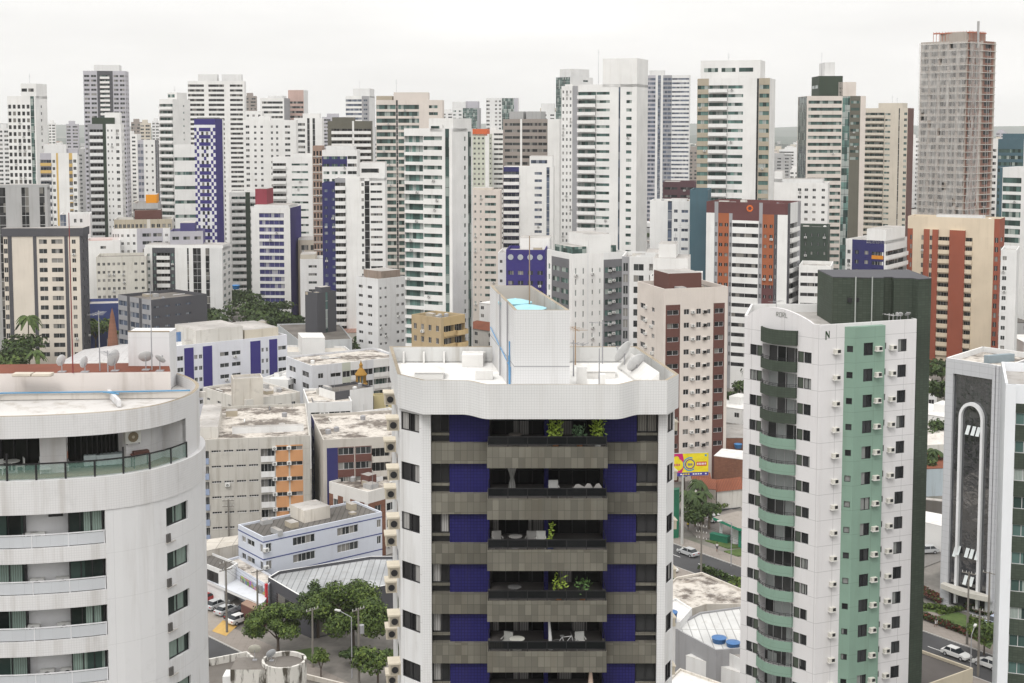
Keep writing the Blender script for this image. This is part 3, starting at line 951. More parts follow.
T(apt, 'tallest central white tower with bowed green glass balconies and raised top box', 578, 637, 648, 84, 485, 15, g=GLG, topm=1.9, fm=FRB,
  L=[ba(4.5, WHITE, po=1.1, ph=1.0, r=.8, pm=WHITE, g=GLT, curve=.9), wi(3.4, 1, .96, 1.0, 1.2, g=GLG), pl(2.1), gs(.45, GLB), pl(1.2), wi(1.8, 1, .72, 1.1, 1.1), pl(1.0)], Rr=[pl(1)],
  pent=[(.42, 1.0, .0, 1.0, 10.2, WHITE)], ant=1)
T(apt, 'very tall white and slate banded tower behind the central white one', 647, 689.5, 690.5, 75, 950, 4, m=WHITE2, g=GLB, topm=1.2,
  L=[wi(3, 1, .98, 1.7, .6, m=LAV), pl(.8), gs(1, GLB), pl(.8), wi(3, 1, .98, 1.7, .6, m=MGREY), wi(6, 1, .98, 1.2, .9, g=GLB)], pent=[(.05, .4, .1, .9, 4.4)])
T(apt, 'white tower with green glass balconies, tan left strip and raised top storey', 697.5, 770, 775.5, 78, 465, 7, g=GLG, topm=1.6, fm=FRB,
  L=[wi(2.8, 1, .96, 1.3, .9, m=TAN, g=GLT), ba(4.6, WHITE, po=1.0, ph=1.0, r=.9, pm=WHITE, g=GLT, curve=.5), wi(3.8, 1, .97, 1.1, 1.1, g=GLT), pl(3.2), gs(.5, GLD), wi(2.6, 1, .9, 1.4, .9, m=TAN, g=GLT)],
  Rr=[pl(1)], pent=[(.03, .86, .1, .9, 7.3, WHITE, 'penthouse', 3)], ant=1)
T(apt, 'dark maroon stepped block low between the slate and green glass towers', 663, 695, None, 182, 520, 3, m=paint((0.11, 0.06, 0.07), .3), L=[wi(1, 2, .8, .9, 1.2, m=paint((0.11, 0.06, 0.07), .3))], pent=[(.0, 0.5, 0.1, .9, .9, BROWN)])
T(apt, 'plain white block with a teal stripe beneath the dark teal roof tower', 650, 690, 693, 201, 430, 5, topm=1.8, g=GLB,
  L=[pl(4.6), gs(1.1, GLB), wi(2, 1, .45, 1.0), wi(2.6, 1, .65, .9)], Rr=[pl(1, TEALW)], pent=[(.5, .9, .1, .6, 1.5, WHITE2)])
T('stair_tower', 'dark teal stair tower rising over the white block', 690, 708, None, 190, 415, 4, m=TEALW)
T(apt, 'white mid-rise with rooftop terraces and antennas beside the slate grey tower', 650, 700, None, 277, 340, 3, L=[wi(1, 3, .4, 1.2)], pent=[(.05, .75, .1, .9, 5.5, WHITE), (.15, .5, .2, .8, 9.0, WHITE, 'penthouse', 1)], ant=3)
T(apt, 'white grey tower with tall framed window slots behind the pink beige block', 622, 668, None, 257, 352, 3, L=[wi(1.2, 1, .6, 2.1, .3, m=MGREY), pl(.5), wi(2, 1, .8, 1.7, .5), pl(.5), wi(2, 1, .8, 1.8, .5, r=.6), pl(1.2)], m=WHITE2, pent=[(.5, .8, .1, .9, 2, WHITE2)])
HEXA = paint((0.13, 0.055, 0.055), 0.2)
s_hex = T(apt, 'brown crowned tower with orange panels, white balconies and hexagon emblem', 706.5, 788, 801, 203.5, 395, 15, m=HEXA, topm=5.4, g=GLD,
  L=[pl(2.2, WHITE, top=3.4), wi(1.0, 1, .5, 1.2, m=MGREY), wi(2.9, 2, .62, 1.0, m=ORANGE, top=3.4, patch=[(28, 90, HEXA)]), wi(.9, 1, .5, 1.2, m=MGREY, top=3.4), wi(7.0, 1, .98, 1.15, 1.0, m=WHITE, o=.35, g=GLD, top=5.4), wi(.9, 1, .5, 1.2, m=MGREY),
     wi(3.0, 2, .5, 1.0, m=ORANGE, top=3.4, patch=[(24, 90, HEXA)]), wi(.9, 1, .5, 1.2, m=CHAR, top=3.4), pl(2.6, WHITE, top=3.4)],
  Rr=[pl(.4, CHAR), ba(1.2, WHITE2, po=.7, ph=1.0, pm=WHITE), pl(.5, MGREY)])
def hexagon(s):
    W = s.pL.length
    a = math.atan2(-s.pL.y, -s.pL.x)
    M0 = Matrix.Translation((s.pL.x, s.pL.y, 0)) @ Matrix.Rotation(a, 4, 'Z')
    b = MB()
    om = flat((0.75, 0.16, 0.02))
    cx, cz = W * .54, s.H - 1.75
    for k in range(6):
        a0, a1 = R(60 * k), R(60 * (k + 1) - 6)
        P = lambda r, t, y: (cx + r * math.cos(t), y, cz + r * math.sin(t))
        b.face([P(.6, a0, -.08), P(1.08, a0, -.08), P(1.08, a1, -.08), P(.6, a1, -.08)][::-1], om)
        b.face([P(1.08, a0, -.08), P(1.08, a0, -.003), P(1.08, a1, -.003), P(1.08, a1, -.08)], om)
        b.face([P(.6, a1, -.08), P(.6, a1, -.003), P(.6, a0, -.003), P(.6, a0, -.08)], om)
    o = b.build('emblem', s.root); o.matrix_local = M0
hexagon(s_hex)
# ---- right
T(apt, 'white mid-rise with dark little windows behind the dark green block', 774, 828, None, 183, 545, 3, topm=1.4,
  L=[wi(5, 3, .35, 1.0, k0=2), wi(3, 2, .5, 1.1), wi(4, 2, .35, 1.0)], pent=[(.0, .9, .1, .9, 2.4, WHITE2), (.0, .15, .1, .9, 5.4)])
T(apt, 'dark green tiled block with small windows left of the pink tower', 796, 828, None, 227, 440, 3, m=paint((0.06, 0.08, 0.065), .3), L=[wi(1, 5, .3, 1.0)])
T(apt, 'low white block with black ribbon windows under the dark green block', 799, 831, None, 266, 395, 3, L=[pl(.4), wi(4, 1, .98, 1.0, 1.0, g=GLD), wi(4, 1, .98, 1.0, 1.0, g=GLD), pl(.4)])
T(apt, 'cream tower with teal glass corner strips and dark green rooftop block', 798, 807, 866, 96, 580, 80, m=PINKC, g=GLG, topm=1.2, fm=FRB,
  L=[gs(1, GLG)], Rr=[pl(.3), wi(9, 1, .97, 1.35, .9, g=GLG, r=.4, panes=4), gs(2, GLT), wi(2.7, 1, .85, 1.2, m=OLIVE, k1=9, g=GLG), pl(1.4)],
  pent=[(.1, .9, .55, .85, 7.0, PINKC), (.1, .9, .22, .62, 9.6, DGREEN, 'penthouse', 2), (.2, .8, .33, .50, 15.5, WHITE2)], ant=1)
T(apt, 'sandy beige tower with curved dark balconies and a maroon right edge', 865, 908, 914, 108, 690, 12, m=BEIGE, g=GLG, topm=1.6,
  L=[ba(4.8, BEIGE, po=.8, ph=1.0, pm=BEIGE, g=GLG, curve=.5), wi(1.6, 1, .8, 1.0), pl(1.8), gs(.3, GLD), pl(.9), wi(1, 1, .7, 1.3)], Rr=[pl(1, BROWN)],
  pent=[(.3, .86, .1, .9, 3.6, BEIGE)], ant=2)
T(apt, 'white mid-rise with penthouse tower and a blue and orange front panel', 846, 888, 906, 277, 420, 20, topm=2.4,
  L=[wi(1.2, 1, .5, 1.2), wi(3.4, 2, .4, 1.2, m=NAVY), wi(2.4, 1, .6, 1.2, m=NAVY)], Rr=[ba(1, WHITE2, po=.6, ph=1.0, pm=WHITE)],
  pent=[(.4, 1.0, .2, .8, 8.3, WHITE)], ant=1) if False else None
T(apt, 'white mid-rise with a penthouse box and a blue panel edged in orange', 846, 886, 907, 241, 420, 20, topm=2.6,
  L=[wi(1.2, 1, .5, 1.2), wi(3.6, 2, .4, 1.2, m=NAVY, k1=4), ba(2.4, NAVY, po=.12, ph=.9, r=.3, wh=2.0, ww=.9, pm=lambda k: paint((0.66, 0.26, 0.03)) if k in (0, 3) else NAVY), pl(.3)], Rr=[ba(1, WHITE2, po=.6, ph=1.0, pm=WHITE)],
  pent=[(.52, 1.0, .0, .9, 4.6, WHITE)], ant=1)
RW = paint((0.66, 0.56, 0.43), 0.25)
T(apt, 'rounded cream tower with tall terracotta red piers and stacked balconies', 908, 1000, 1005, 219, 426, 9, m=RW, topm=5.6, g=GLD,
  L=[pl(.5, REDB, top=4), wi(.9, 1, .6, 1.5, m=REDB, top=4), pl(2.2, RW), wi(.8, 1, .7, 1.5), pl(1.5, REDB, o=.6, top=4), wi(.8, 1, .8, 1.5, m=RW, o=.3, top=4), pl(1.5, REDB, o=.9, top=4), ba(3.0, RW, po=.7, ph=1.1, pm=RW, g=GLD, k0=0, top=3),
     pl(4.0, REDB, o=1.0, top=4), ba(1.8, RW, po=.7, ph=1.1, pm=RW, g=GLD, top=3), pl(5.4, RW), wi(1.4, 1, .6, 1.6, m=REDB)], Rr=[wi(1, 1, .5, 1.4, m=REDB)],
  pent=[(.3, .8, .2, .8, 1.6, WHITE2)])
def net_mat():
    m, nt, b = newmat('safety_net')
    tcn = N(nt, 'ShaderNodeTexCoord')
    n1 = noise(nt, 0.9, 5, tcn.outputs['Object'], (1, 1, .12), .6)
    c = mixc(nt, mrange(nt, n1, .35, .7), (0.58, 0.56, 0.54), (0.64, 0.63, 0.61))
    nt.links.new(c, b.inputs['Base Color'])
    b.inputs['Roughness'].default_value = .9
    al = mrange(nt, n1, .33, .66, .22, .55)
    nt.links.new(al, b.inputs['Alpha'])
    return m
NET = net_mat()
def construction_tower():
    BR = paint((0.24, 0.13, 0.10), .5)
    CO = paint((0.42, 0.37, 0.33), .5)
    s = T('unfinished_tower', 'tall unfinished tower wrapped in pale safety netting with exposed brick side', 921, 968, 996, 40, 560, 33, m=CO, fm=FRB, topm=.6, g=GLD,
          L=[wi(1, 5, .72, 1.9, .5, g=GLD, m=CO, r=.8, panes=1)], Rr=[wi(1.4, 2, .55, 1.7, .6, m=BR, r=.8, panes=1), pl(.3, CO), wi(1.2, 1, .6, 1.7, .6, m=BR, r=.8, panes=1), pl(.2, CO)],
          pent=[(.35, .9, .1, .8, 4.0, CO)], par=.4)
    W, D = s.pL.length, s.pR.length
    b = MB()
    for k in range(s.nf):
        for A, B in ((s.pL, Vector((0, 0))), (Vector((0, 0)), s.pR)):
            t = (B - A).normalized(); n = Vector((t.y, -t.x))
            b.prism([A + n * .4, B + n * .4, B + n * .02, A + n * .02], s.zf(k) + 2.4, s.zf(k) + 2.65, OLDW)
    b.build('floor_edges', s.root)
    for nm, A, B, offs in (('safety_net', s.pL, Vector((0, 0)), 1.1), ('safety_net', Vector((0, 0)), s.pR * .42, .9)):
        b = MB()
        t = (B - A).normalized(); n = Vector((t.y, -t.x)); L_ = (B - A).length
        nx, nz = 14, 34
        rnd = random.Random(4)
        ww = [[rnd.uniform(-.25, .25) for _ in range(nz + 1)] for _ in range(nx + 1)]
        def P(i, j):
            q = A + t * (L_ * i / nx) + n * (offs + ww[i][j] + .5 * math.sin(i * 1.1) * .5)
            return (q.x, q.y, 3 + (s.H - 3.5) * j / nz)
        for i in range(nx):
            for j in range(nz):
                if rnd.random() < .03:
                    continue
                b.face([P(i, j), P(i + 1, j), P(i + 1, j + 1), P(i, j + 1)], NET)
        b.build(nm, s.root)
    b = MB()
    om = flat((0.42, 0.13, 0.07), .7)
    rnd = random.Random(2)
    for A, B in ((s.pL * .7, Vector((0, 0)) + s.pR * .1), (s.pR * .1, s.pR * .7)):
        for k in range(12):
            p = A + (B - A) * (k / 12); q = A + (B - A) * ((k + .8) / 12)
            z = s.H + 3.4
            b.tube((p.x, p.y + 2, z), (q.x, q.y + 2, z + rnd.uniform(-.1, .1)), .35, .35, om, 4)
            b.tube((p.x, p.y + 2, s.H - .2), (p.x, p.y + 2, z + .7), .12, .12, om, 4)
    b.build('roof_barrier', s.root)
    b = MB()
    p = s.pR * .35
    b.tube((p.x, p.y, s.H - 3), (p.x, p.y, s.H + 8), .55, .55, GREYC, 4)
    b.build('hoist_mast', s.root)
    b = MB()
    for f in (.62, .70):
        p = s.pR * f + Vector((.9, -.9))
        for k in range(int(s.H / 3)):
            b.box(p.x - .08, p.x + .08, p.y - .08, p.y + .08, k * 3, k * 3 + 2.95, GREYC, bottom=False)
    b.build('hoist_rails', s.root)
construction_tower()
T(apt, 'white and teal glass block left of the far right banded tower', 988, 1024, None, 139, 620, 3, L=[wi(2, 1, .7, 1.3, m=WHITE), wi(5, 1, .95, 1.6, .7, m=TEALW, g=GLG)], topm=4, pent=[(.4, 1.0, .1, .9, 3.5, TEALW)])
T(apt, 'tall white tower with grey ribbon windows at the far right edge', 1000, 1027, 1045, 168, 470, 20, m=WHITE2, g=GLG, topm=3, fm=FRB, L=[pl(.6, TEALW), wi(4, 1, .97, 1.9, .6), pl(1)], Rr=[pl(1)])
T(apt, 'lower white tower with two dark window columns near the right edge', 1001, 1017, None, 250, 400, 3, m=WHITE2, L=[wi(1, 1, .5, 1.2), pl(1)])
# ---- middle distance
T(apt, 'white tower with blue ribbon balconies and a solid blue right edge', 251, 290, 301, 208, 530, 14, topm=1.6, g=GLB, fh=2.8,
  L=[pl(2, WHITE), wi(6.5, 1, .98, 1.7, .6, m=WHITE, jm=PURP, g=glass((0.04, 0.04, 0.13), (0.07, 0.07, 0.2), (0.5, 0.5, 0.55), 0.15), r=.3, panes=5), pl(1.6, WHITE)],
  Rr=[pl(1, PURP)], pent=[(.05, .95, .1, .9, 2, WHITE2), (.0, .3, .35, .9, 8.2, paint((0.27, 0.05, 0.07)), 'red_box')])
T(apt, 'white and green balcony tower behind the blue ribbon tower', 229, 262, None, 192, 590, 3, g=GLG, L=[pl(.5), ba(3, WHITE, po=.9, ph=1.2, pm=WHITE, g=GLG, curve=.6), pl(1, DGREEN), ba(2, WHITE, po=.6, ph=1.1, pm=WHITE, g=GLG), pl(.6)])
T('office_block', 'pale grey concrete block with tall window slots above the cream and charcoal tower', -14, 47, 50, 187, 430, 10, m=GREYC,
  L=[gs(1.2, GLG), pl(1.2), gs(1.2, GLD), pl(3), gs(1.4, GLD), pl(2), gs(1, GLD), pl(.5)], pent=[(.1, 1.0, .1, .9, 1.8, GREYC)], topm=3)
T(apt, 'cream apartment block banded and capped with charcoal at the left edge', 3, 81, 88, 233, 426, 14, m=CREAM, topm=1.4, g=GLD, pm=CHAR, fm=FRW,
  L=[wi(.8, 1, .8, 1.6, m=CREAM), pl(.7, CHAR, o=.15), pl(3.8, CREAM), pl(.6, CHAR, o=.15), wi(2.3, 1, .62, 1.4, m=CREAM, fm=FRW, g=GL), wi(2.7, 1, .75, 1.4, m=CREAM, g=GL), pl(.6, CHAR, o=.15), wi(2.1, 1, .32, 1.3, m=CREAM), pl(.3, CHAR)],
  Rr=[wi(1, 2, .3, 1.2, m=CHAR)], pent=[(-.02, 1.02, -.03, 1.0, 2.6, CHAR, 'roof_cap')], roofm=ROOFD)
T('apartment_block', 'long white block with charcoal window panels and grey stair slots', 144, 222, 231, 248, 500, 15, m=WHITE, topm=1.6, g=GLG, fh=2.6,
  L=[wi(1.6, 1, .4, 1.0, m=WHITE), wi(.9, 1, .6, 1.2, m=CHAR), ba(2.6, CHAR, po=.5, ph=1.2, pm=WHITE, g=GLD), wi(1.0, 1, .6, 1.2, m=CHAR), pl(2.4, WHITE), gs(.35, GLD), pl(.8), gs(1.6, GLD), pl(.9), gs(.8, GLD), pl(2.5, WHITE2)],
  Rr=[wi(1, 2, .5, 1.2)], pent=[(0, 1, .1, .9, 2.0, WHITE, 'roof_fascia')])
T('apartment_block', 'white block with a blue framed window panel behind the long white block', 112, 170, None, 228, 515, 3, L=[wi(1, 3, .5, 1.2), wi(2.4, 3, .4, 1.0), pl(.6, LAV), wi(3, 2, .8, 1.3, m=LAV), wi(1, 1, .4, 1.0)], m=WHITE)
T('apartment_block', 'lavender purple parapet block beside the checkered tower', 170, 203, None, 231, 505, 3, m=paint((0.13, 0.12, 0.25), .3), L=[wi(1, 3, .6, 1.2, m=LAV)], pent=[(.3, .75, .1, .9, 4.0, paint((0.08, 0.07, 0.2), .3))])
T('apartment_block', 'cream white block with rows of little windows left of the spreading tree', 96, 146, None, 256, 492, 3, m=paint((0.62, 0.60, 0.54), .6), L=[wi(3, 6, .5, 1.0), pl(.6), wi(1.4, 2, .4, .9)], roofm=ROOFD)
T('apartment_block', 'white stepped block with a dirty red roof beside the cream and charcoal tower', 86, 120, None, 240, 508, 3, L=[pl(2), wi(1, 1, .8, 1), pl(2)], roofm=paint((0.4, 0.12, 0.08)))
T('apartment_block', 'low block with yellow ochre balconies and brown wooden roof screen', 114, 172, None, 219, 518, 3, m=OLDW, L=[wi(3, 8, .6, 1.4, m=paint((0.45, 0.40, 0.31), .5)), pl(.3), wi(2, 4, .6, 1.4, m=paint((0.45, 0.40, 0.31), .5))], pent=[(.35, .8, .1, .8, 4.5, BROWN)])
T('apartment_block', 'small white house block behind the cream and charcoal tower edge', 60, 90, None, 214, 520, 3, L=[gs(1, GLB), pl(1), wi(2, 2, .4, 1.4), pl(1)], m=WHITE2)
T('office_block', 'charcoal four storey block with pale panelled left end and messy roof', 118, 151, 207, 300, 415, 58, m=CHAR, topm=1.0, fh=3.1, g=GLB,
  L=[wi(2, 1, .96, 1.6, .8, m=MGREY), pl(.6, CHAR), wi(2, 1, .96, 1.6, .8, m=MGREY), pl(.6, CHAR), wi(2, 1, .96, 1.6, .8, m=MGREY)], Rr=[wi(3, 4, .5, .6, 1.4), pl(1)], roofm=ROOFD, base=1)
T('office_block', 'low blue walled building behind the charcoal office block', 86, 122, None, 303, 470, 3, m=paint((0.05, 0.07, 0.2), .3), L=[pl(1)])
T('apartment_block', 'beige block with large dark windows between blue tower and white midrise', 298, 330, None, 240, 540, 3, m=TAN, L=[pl(.3), wi(4, 3, .75, 2.0, .5, m=BEIGE), pl(.3)], pent=[(0, .9, .1, .9, 1.6, WHITE2)], topm=1.5)
T('apartment_block', 'small white block with dark balconies right of the blue edged tower', 300, 325, None, 259, 500, 3, L=[pl(1), wi(1.4, 1, .8, .9), pl(1)], pent=[(.0, .6, .1, .9, 2.6, BEIGE)])
T('office_block', 'small black box building with white roof below the white midrise', 305, 317, 336, 293, 440, 50, m=CHAR, L=[pl(1)], Rr=[pl(1), gs(.3, GLT), pl(1)], roofm=ROOFW, pent=[(.2, .7, .4, .9, 2.4, CHAR)])
T('apartment_block', 'faceted white six storey block with a grimy brown water tank roof', 356, 378, 405, 279, 430, 50, m=paint((0.70, 0.70, 0.70), .35), fh=3.0, topm=1.5, g=GLD,
  L=[wi(2, 2, .45, .9), pl(.4)], Rr=[wi(1.4, 2, .4, .7), pl(1), wi(1.4, 2, .5, .9)], roofm=ROOFD, pent=[(.1, .9, .2, .9, 3.2, paint((0.30, 0.24, 0.2), .9), 'water_tank')])
T('apartment_block', 'old mustard beige block with stacked brown balconies behind the nearest tower', 411.5, 441, 465, 318, 320, 42, m=paint((0.46, 0.36, 0.22), .6), g=GLD, topm=1.4,
  L=[wi(1, 4, .4, 1.4, m=paint((0.44, 0.34, 0.21), .6))], Rr=[pl(.4), ba(1.6, paint((0.5, .38, .21), .5), po=.5, ph=.9, pm=paint((0.55, .41, .22), .4), g=GL), ba(1.6, paint((0.5, .38, .21), .5), po=1.1, ph=.9, pm=paint((0.55, .41, .22), .4), g=GLD, curve=.3)], roofm=ROOFD)
# slate and white tower right of the rooftop box
T(apt, 'white framed tower with slate grey window panels behind the nearest roof', 547, 572, 627, 254, 368, 62, m=WHITE2, topm=3.4, g=GLG, fm=FRW, pm=WHITE,
  L=[wi(.7, 1, .4, 1.5, m=WHITE), wi(2.6, 2, .8, 1.3, m=DGREY, top=1.6), pl(.4, WHITE)],
  Rr=[wi(1.9, 2, .16, 1.6, .8, m=WHITE), pl(.2), wi(1.9, 2, .16, 1.2, m=WHITE), wi(1.3, 1, .72, 1.5, .7, m=DGREY, top=2.0, ac=.1), wi(1.3, 1, .6, 1.3, m=DGREY, top=2.0, ac=-1), pl(.4, WHITE)],
  pent=[(.1, .8, .1, .9, 2.6, GLG, 'glass_pavilion'), (.1, .9, .35, .75, 6.0, WHITE)])
s_nv = T(apt, 'navy tiled block with round porthole windows under its roof', 506, 545, None, 250, 400, 3, m=PURP, topm=5.5, g=GL, L=[wi(1, 4, .55, 1.2, m=PURP)], pm=PURP)
for _i in range(4):
    _b = MB()
    _c = s_nv.pL * (.88 - .25 * _i)
    _t = -s_nv.pL.normalized(); _n = Vector((_t.y, -_t.x))
    _q = _c + _n * .05
    _b.tube((_q.x, _q.y, s_nv.H - 2.2), (_q.x + _n.x * .12, _q.y + _n.y * .12, s_nv.H - 2.2), .85, .85, flat((.42, .45, .48), .3), 14)
    _b.build('porthole', s_nv.root)
T(apt, 'thin white block flanking the navy porthole block', 498, 552, None, 253, 412, 3, m=WHITE, L=[wi(.6, 1, .4, .9), pl(4), wi(.6, 1, .6, 1.0)], pent=[(.4, .95, .1, .9, 5.4, WHITE)])
T(apt, 'pink beige block with maroon window stripes and many air conditioners', 637.5, 664, 728, 289, 295, 67, m=PINKC, topm=3.9, g=GLD, fm=FRW, far=False, roofm=ROOFD,
  L=[wi(1.2, 1, .45, 1.2, m=PINKC, ac=1), wi(1.0, 1, .3, 1.0, m=PINKC), pl(.6)],
  Rr=[pl(.25), wi(1.9, 1, .8, 1.1, m=BROWN, top=3.6, hm=PINKC), wi(1.7, 1, .42, 1.2, m=PINKC, ac=1), wi(1.5, 1, .42, 1.2, m=PINKC, ac=1), wi(1.2, 1, .36, 1.0, m=PINKC, ac=-1), wi(1.5, 1, .8, 1.1, m=BROWN, top=3.6), pl(.4)],
  pent=[(.15, .7, .2, .72, 3.8, BROWN)])
T('ledge_block', 'white tower base', 0, 1, None, 400, 900, 3) if False else None
# white and purple block, left middle
T('apartment_block', 'white ten storey block with purple vertical stripes and a roof terrace', 147, 176, 287, 346, 345, 68, m=paint((0.66, 0.67, 0.72), .2), topm=2.0, fh=3.0, g=GL, fm=FRW, roofm=ROOFW, far=False,
  L=[pl(1), pl(.6, PURP), pl(1), pl(.5, PURP), pl(1)],
  Rr=[wi(1.1, 1, .75, 1.2, m=paint((0.66, 0.67, 0.72), .2)), pl(1.3, PURP, top=.8, o=.06), wi(1.3, 2, .7, 1.1), pl(1.3, PURP, top=.8, o=.06), pl(.9), wi(3.4, 2, .75, 1.1), pl(1.2), pl(1.5, PURP, top=.8, o=.06), wi(1.3, 2, .5, 1.1), pl(1.2, PURP, top=.8, o=.06), wi(1.5, 1, .8, 1.1)],
  pent=[(.2, .9, .2, .62, 4.2, OLDW), (.15, .9, .64, .95, 3.0, paint((0.6, 0.55, 0.46), .6)), (.05, .4, .02, .25, 2.6, paint((.12, .22, .42)))])

# ================================================================== NEAREST TOWER (purple tiles, granite balconies)
GRAN = paint((0.195, 0.185, 0.155), 0.6, (0.38, 0.625, 0.014), 0.5, mott=0.3, tv=0.34, rough=.6)
PTILE = paint((0.023, 0.021, 0.125), 0.25, (0.19, 0.19, 0.018), 0.5, mott=0.12, tv=0.15, rough=.45, spec=.2)
WT = paint((0.70, 0.70, 0.705), 0.5, (0.155, 0.155, 0.012), 0.16, mott=0.06, rough=.5)
WTL = paint((0.70, 0.70, 0.705), 0.5, (2.0, 2.95, 0.014), 0.35, mott=0.06, rough=.5)
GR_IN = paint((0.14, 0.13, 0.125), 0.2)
COPE = paint((0.34, 0.29, 0.22), 0.9, mott=.3)
CURT = glass((0.012, 0.012, 0.013), (0.04, 0.04, 0.042), (0.42, 0.41, 0.40), 0.45, (0.55, 5.0))
def near_tower():
    X0, Y0 = 1.9, 80.0
    root = thing('apartment_tower', 'nearest tower with purple tiled panels, granite balcony fronts and white rooftop', 'tower block', (X0, Y0, 0))
    def L(x, y): return Vector((x - X0, y - Y0))
    H = 65.0
    A, B_ = L(-6.75, 79.9), L(-5.35, 78.6)
    C_, D_ = L(9.15, 78.6), L(9.75, 79.8)
    E_, F_ = L(8.26, 89.6), L(-8.1, 89.6)
    FH = 3.05
    fl = [61.25 - FH * k for k in range(20)]     # top of each granite band
    wb = MB()
    def wallrun(p, q, z1=63.0, holes=(), rec=.18, m=WT):
        t = (q - p); Ln = t.length; t = t / Ln; n = Vector((t.y, -t.x))
        hole_wall(wb, p, t, n, 0, Ln, 0, z1, list(holes), m, 0, rec)
        return Ln, t, n
    def RM(t, n): return Matrix(((t.x, -n.x, 0, 0), (t.y, -n.y, 0, 0), (0, 0, 1, 0), (0, 0, 0, 1)))
    wallrun(F_, A, m=WTL)
    wallrun(D_, E_, m=WTL)
    wallrun(E_, F_, m=WTL)
    # diagonal window facets
    for (p, q) in ((A, B_), (C_, D_)):
        Ln = (q - p).length
        hs = [(.12, Ln - .2, f + 0.40, f + 1.50) for f in fl]
        _, t, n = wallrun(p, q, 63.0, hs, m=WTL)
        me = win_mesh(Ln - .32, 1.10, CURT, FRB, 2, .12)
        for f in fl:
            o = p + t * .12
            put('window', me, root, Matrix.Translation((o.x, o.y, f + .40)) @ RM(t, n))
    # piers
    PX = .74
    wallrun(B_, B_ + Vector((PX - .19, 0)))
    wallrun(C_ - Vector((PX - .25, 0)), C_)
    xl, xr = B_.x + PX - .19, C_.x - (PX - .25)           # recessed middle between the piers
    yf = B_.y
    wallrun(Vector((xl, yf)), Vector((xl, yf + .35)))
    wallrun(Vector((xr, yf + .35)), Vector((xr, yf)))
    bx0, bx1 = L(-1.45, 0).x, L(5.55, 0).x         # balcony zone
    px0, px1 = L(-3.72, 0).x, L(7.42, 0).x         # outer ends of the purple panels
    # wall behind: windows zone and purple zone
    wm_l = win_mesh(px0 - xl - .06, 1.22, CURT, FRB, 2, .1)
    wm_r = win_mesh(xr - px1 - .06, 1.22, GLD, FRB, 2, .1)
    gran, purp = [], []
    core = MB()
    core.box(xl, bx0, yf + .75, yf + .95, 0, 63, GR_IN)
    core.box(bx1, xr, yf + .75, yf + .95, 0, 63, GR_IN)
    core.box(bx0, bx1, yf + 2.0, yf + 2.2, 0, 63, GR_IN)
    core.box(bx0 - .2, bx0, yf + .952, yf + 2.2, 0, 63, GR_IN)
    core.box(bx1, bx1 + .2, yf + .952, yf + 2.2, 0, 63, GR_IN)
    core.build('back_wall', root)
    fr0 = L(0, 76.95).y
    for k, f in enumerate(fl):
        fb_, f = f, f - .18
        g = MB()
        g.box(xl + .003, bx0 + .05, yf + .12, yf + .75, f - 1.25, f, GRAN)
        g.build('granite_band', root)
        g = MB()
        g.box(bx1 - .05, xr - .003, yf + .12, yf + .75, f - 1.25, f, GRAN)
        g.build('granite_band', root)
        f = fb_
        bl = MB()
        bl.box(bx0, bx1, fr0, fr0 + .14, f - 1.25, f, GRAN)
        bl.box(bx0, bx0 + .14, fr0 + .14, yf + .8, f - 1.25, f, GRAN)
        bl.box(bx1 - .14, bx1, fr0 + .14, yf + .8, f - 1.25, f, GRAN)
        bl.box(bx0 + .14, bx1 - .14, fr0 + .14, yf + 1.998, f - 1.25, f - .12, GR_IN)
        bo = bl.build('balcony', root)
        rl = MB()
        z0, z1 = f, f + .62
        for zz in (f + .57, f + .12):
            rl.box(bx0 + .04, bx1 - .04, fr0 + .03, fr0 + .08, zz, zz + .05, FRB)
        n = 6
        for i in range(n + 1):
            x = bx0 + .05 + (bx1 - bx0 - .14) * i / n
            rl.box(x, x + .04, fr0 + .035, fr0 + .075, f, f + .57, FRB)
        rl.box(bx0 + .09, bx1 - .09, fr0 + .05, fr0 + .06, f + .17, f + .57, glass((0.008, 0.009, 0.010), (0.014, 0.015, 0.016), (0.02, .02, .02), 0.05, q=.1))
        rl.box(bx0 + .05, bx0 + .09, fr0 + .08, yf + .5, f + .57, f + .62, FRB)
        rl.box(bx1 - .09, bx1 - .05, fr0 + .08, yf + .5, f + .57, f + .62, FRB)
        rl.build('railing', bo)
        f = fb_ - .18
        p_ = MB()
        p_.box(px0, bx0 + .1, yf + .4, yf + .745, f + .003, f + 1.797, PTILE)
        p_.build('purple_panel', root)
        p_ = MB()
        p_.box(bx1 - .1, px1, yf + .4, yf + .745, f + .003, f + 1.797, PTILE)
        p_.build('purple_panel', root)
        for (x, me) in ((xl + .03, wm_l), (px1 + .03, wm_r)):
            put('window', me, root, Matrix.Translation((x, yf + .45, f + .56)))
        sl = MB()
        for (x0, x1) in ((xl + .004, px0 - .003), (px1 + .003, xr - .004)):
            sl.box(x0, x1, yf + .36, yf + .74, f + .40, f + .55, GRAN)
            sl.box(x0, x1, yf + .6, yf + .745, f + .003, f + .397, FRB)
            sl.build('window_sill', root)
            sl = MB()
        f = fb_
        # sliding doors at the back of the balcony
        dw = (bx1 - bx0)
        dm = MB()
        gdk = glass((0.008, 0.008, 0.009), (0.03, 0.03, 0.03), (0.30, 0.29, 0.28), 0.22, (0.9, 9.0))
        dm.box(bx0 + .25, bx1 - .25, yf + 1.93, yf + 1.99, f - .1, f + 1.75, gdk)
        for i in range(9):
            x = bx0 + .25 + (dw - .5) * i / 8
            dm.box(x - .03, x + .03, yf + 1.86, yf + 1.925, f - .1, f + 1.75, FRB)
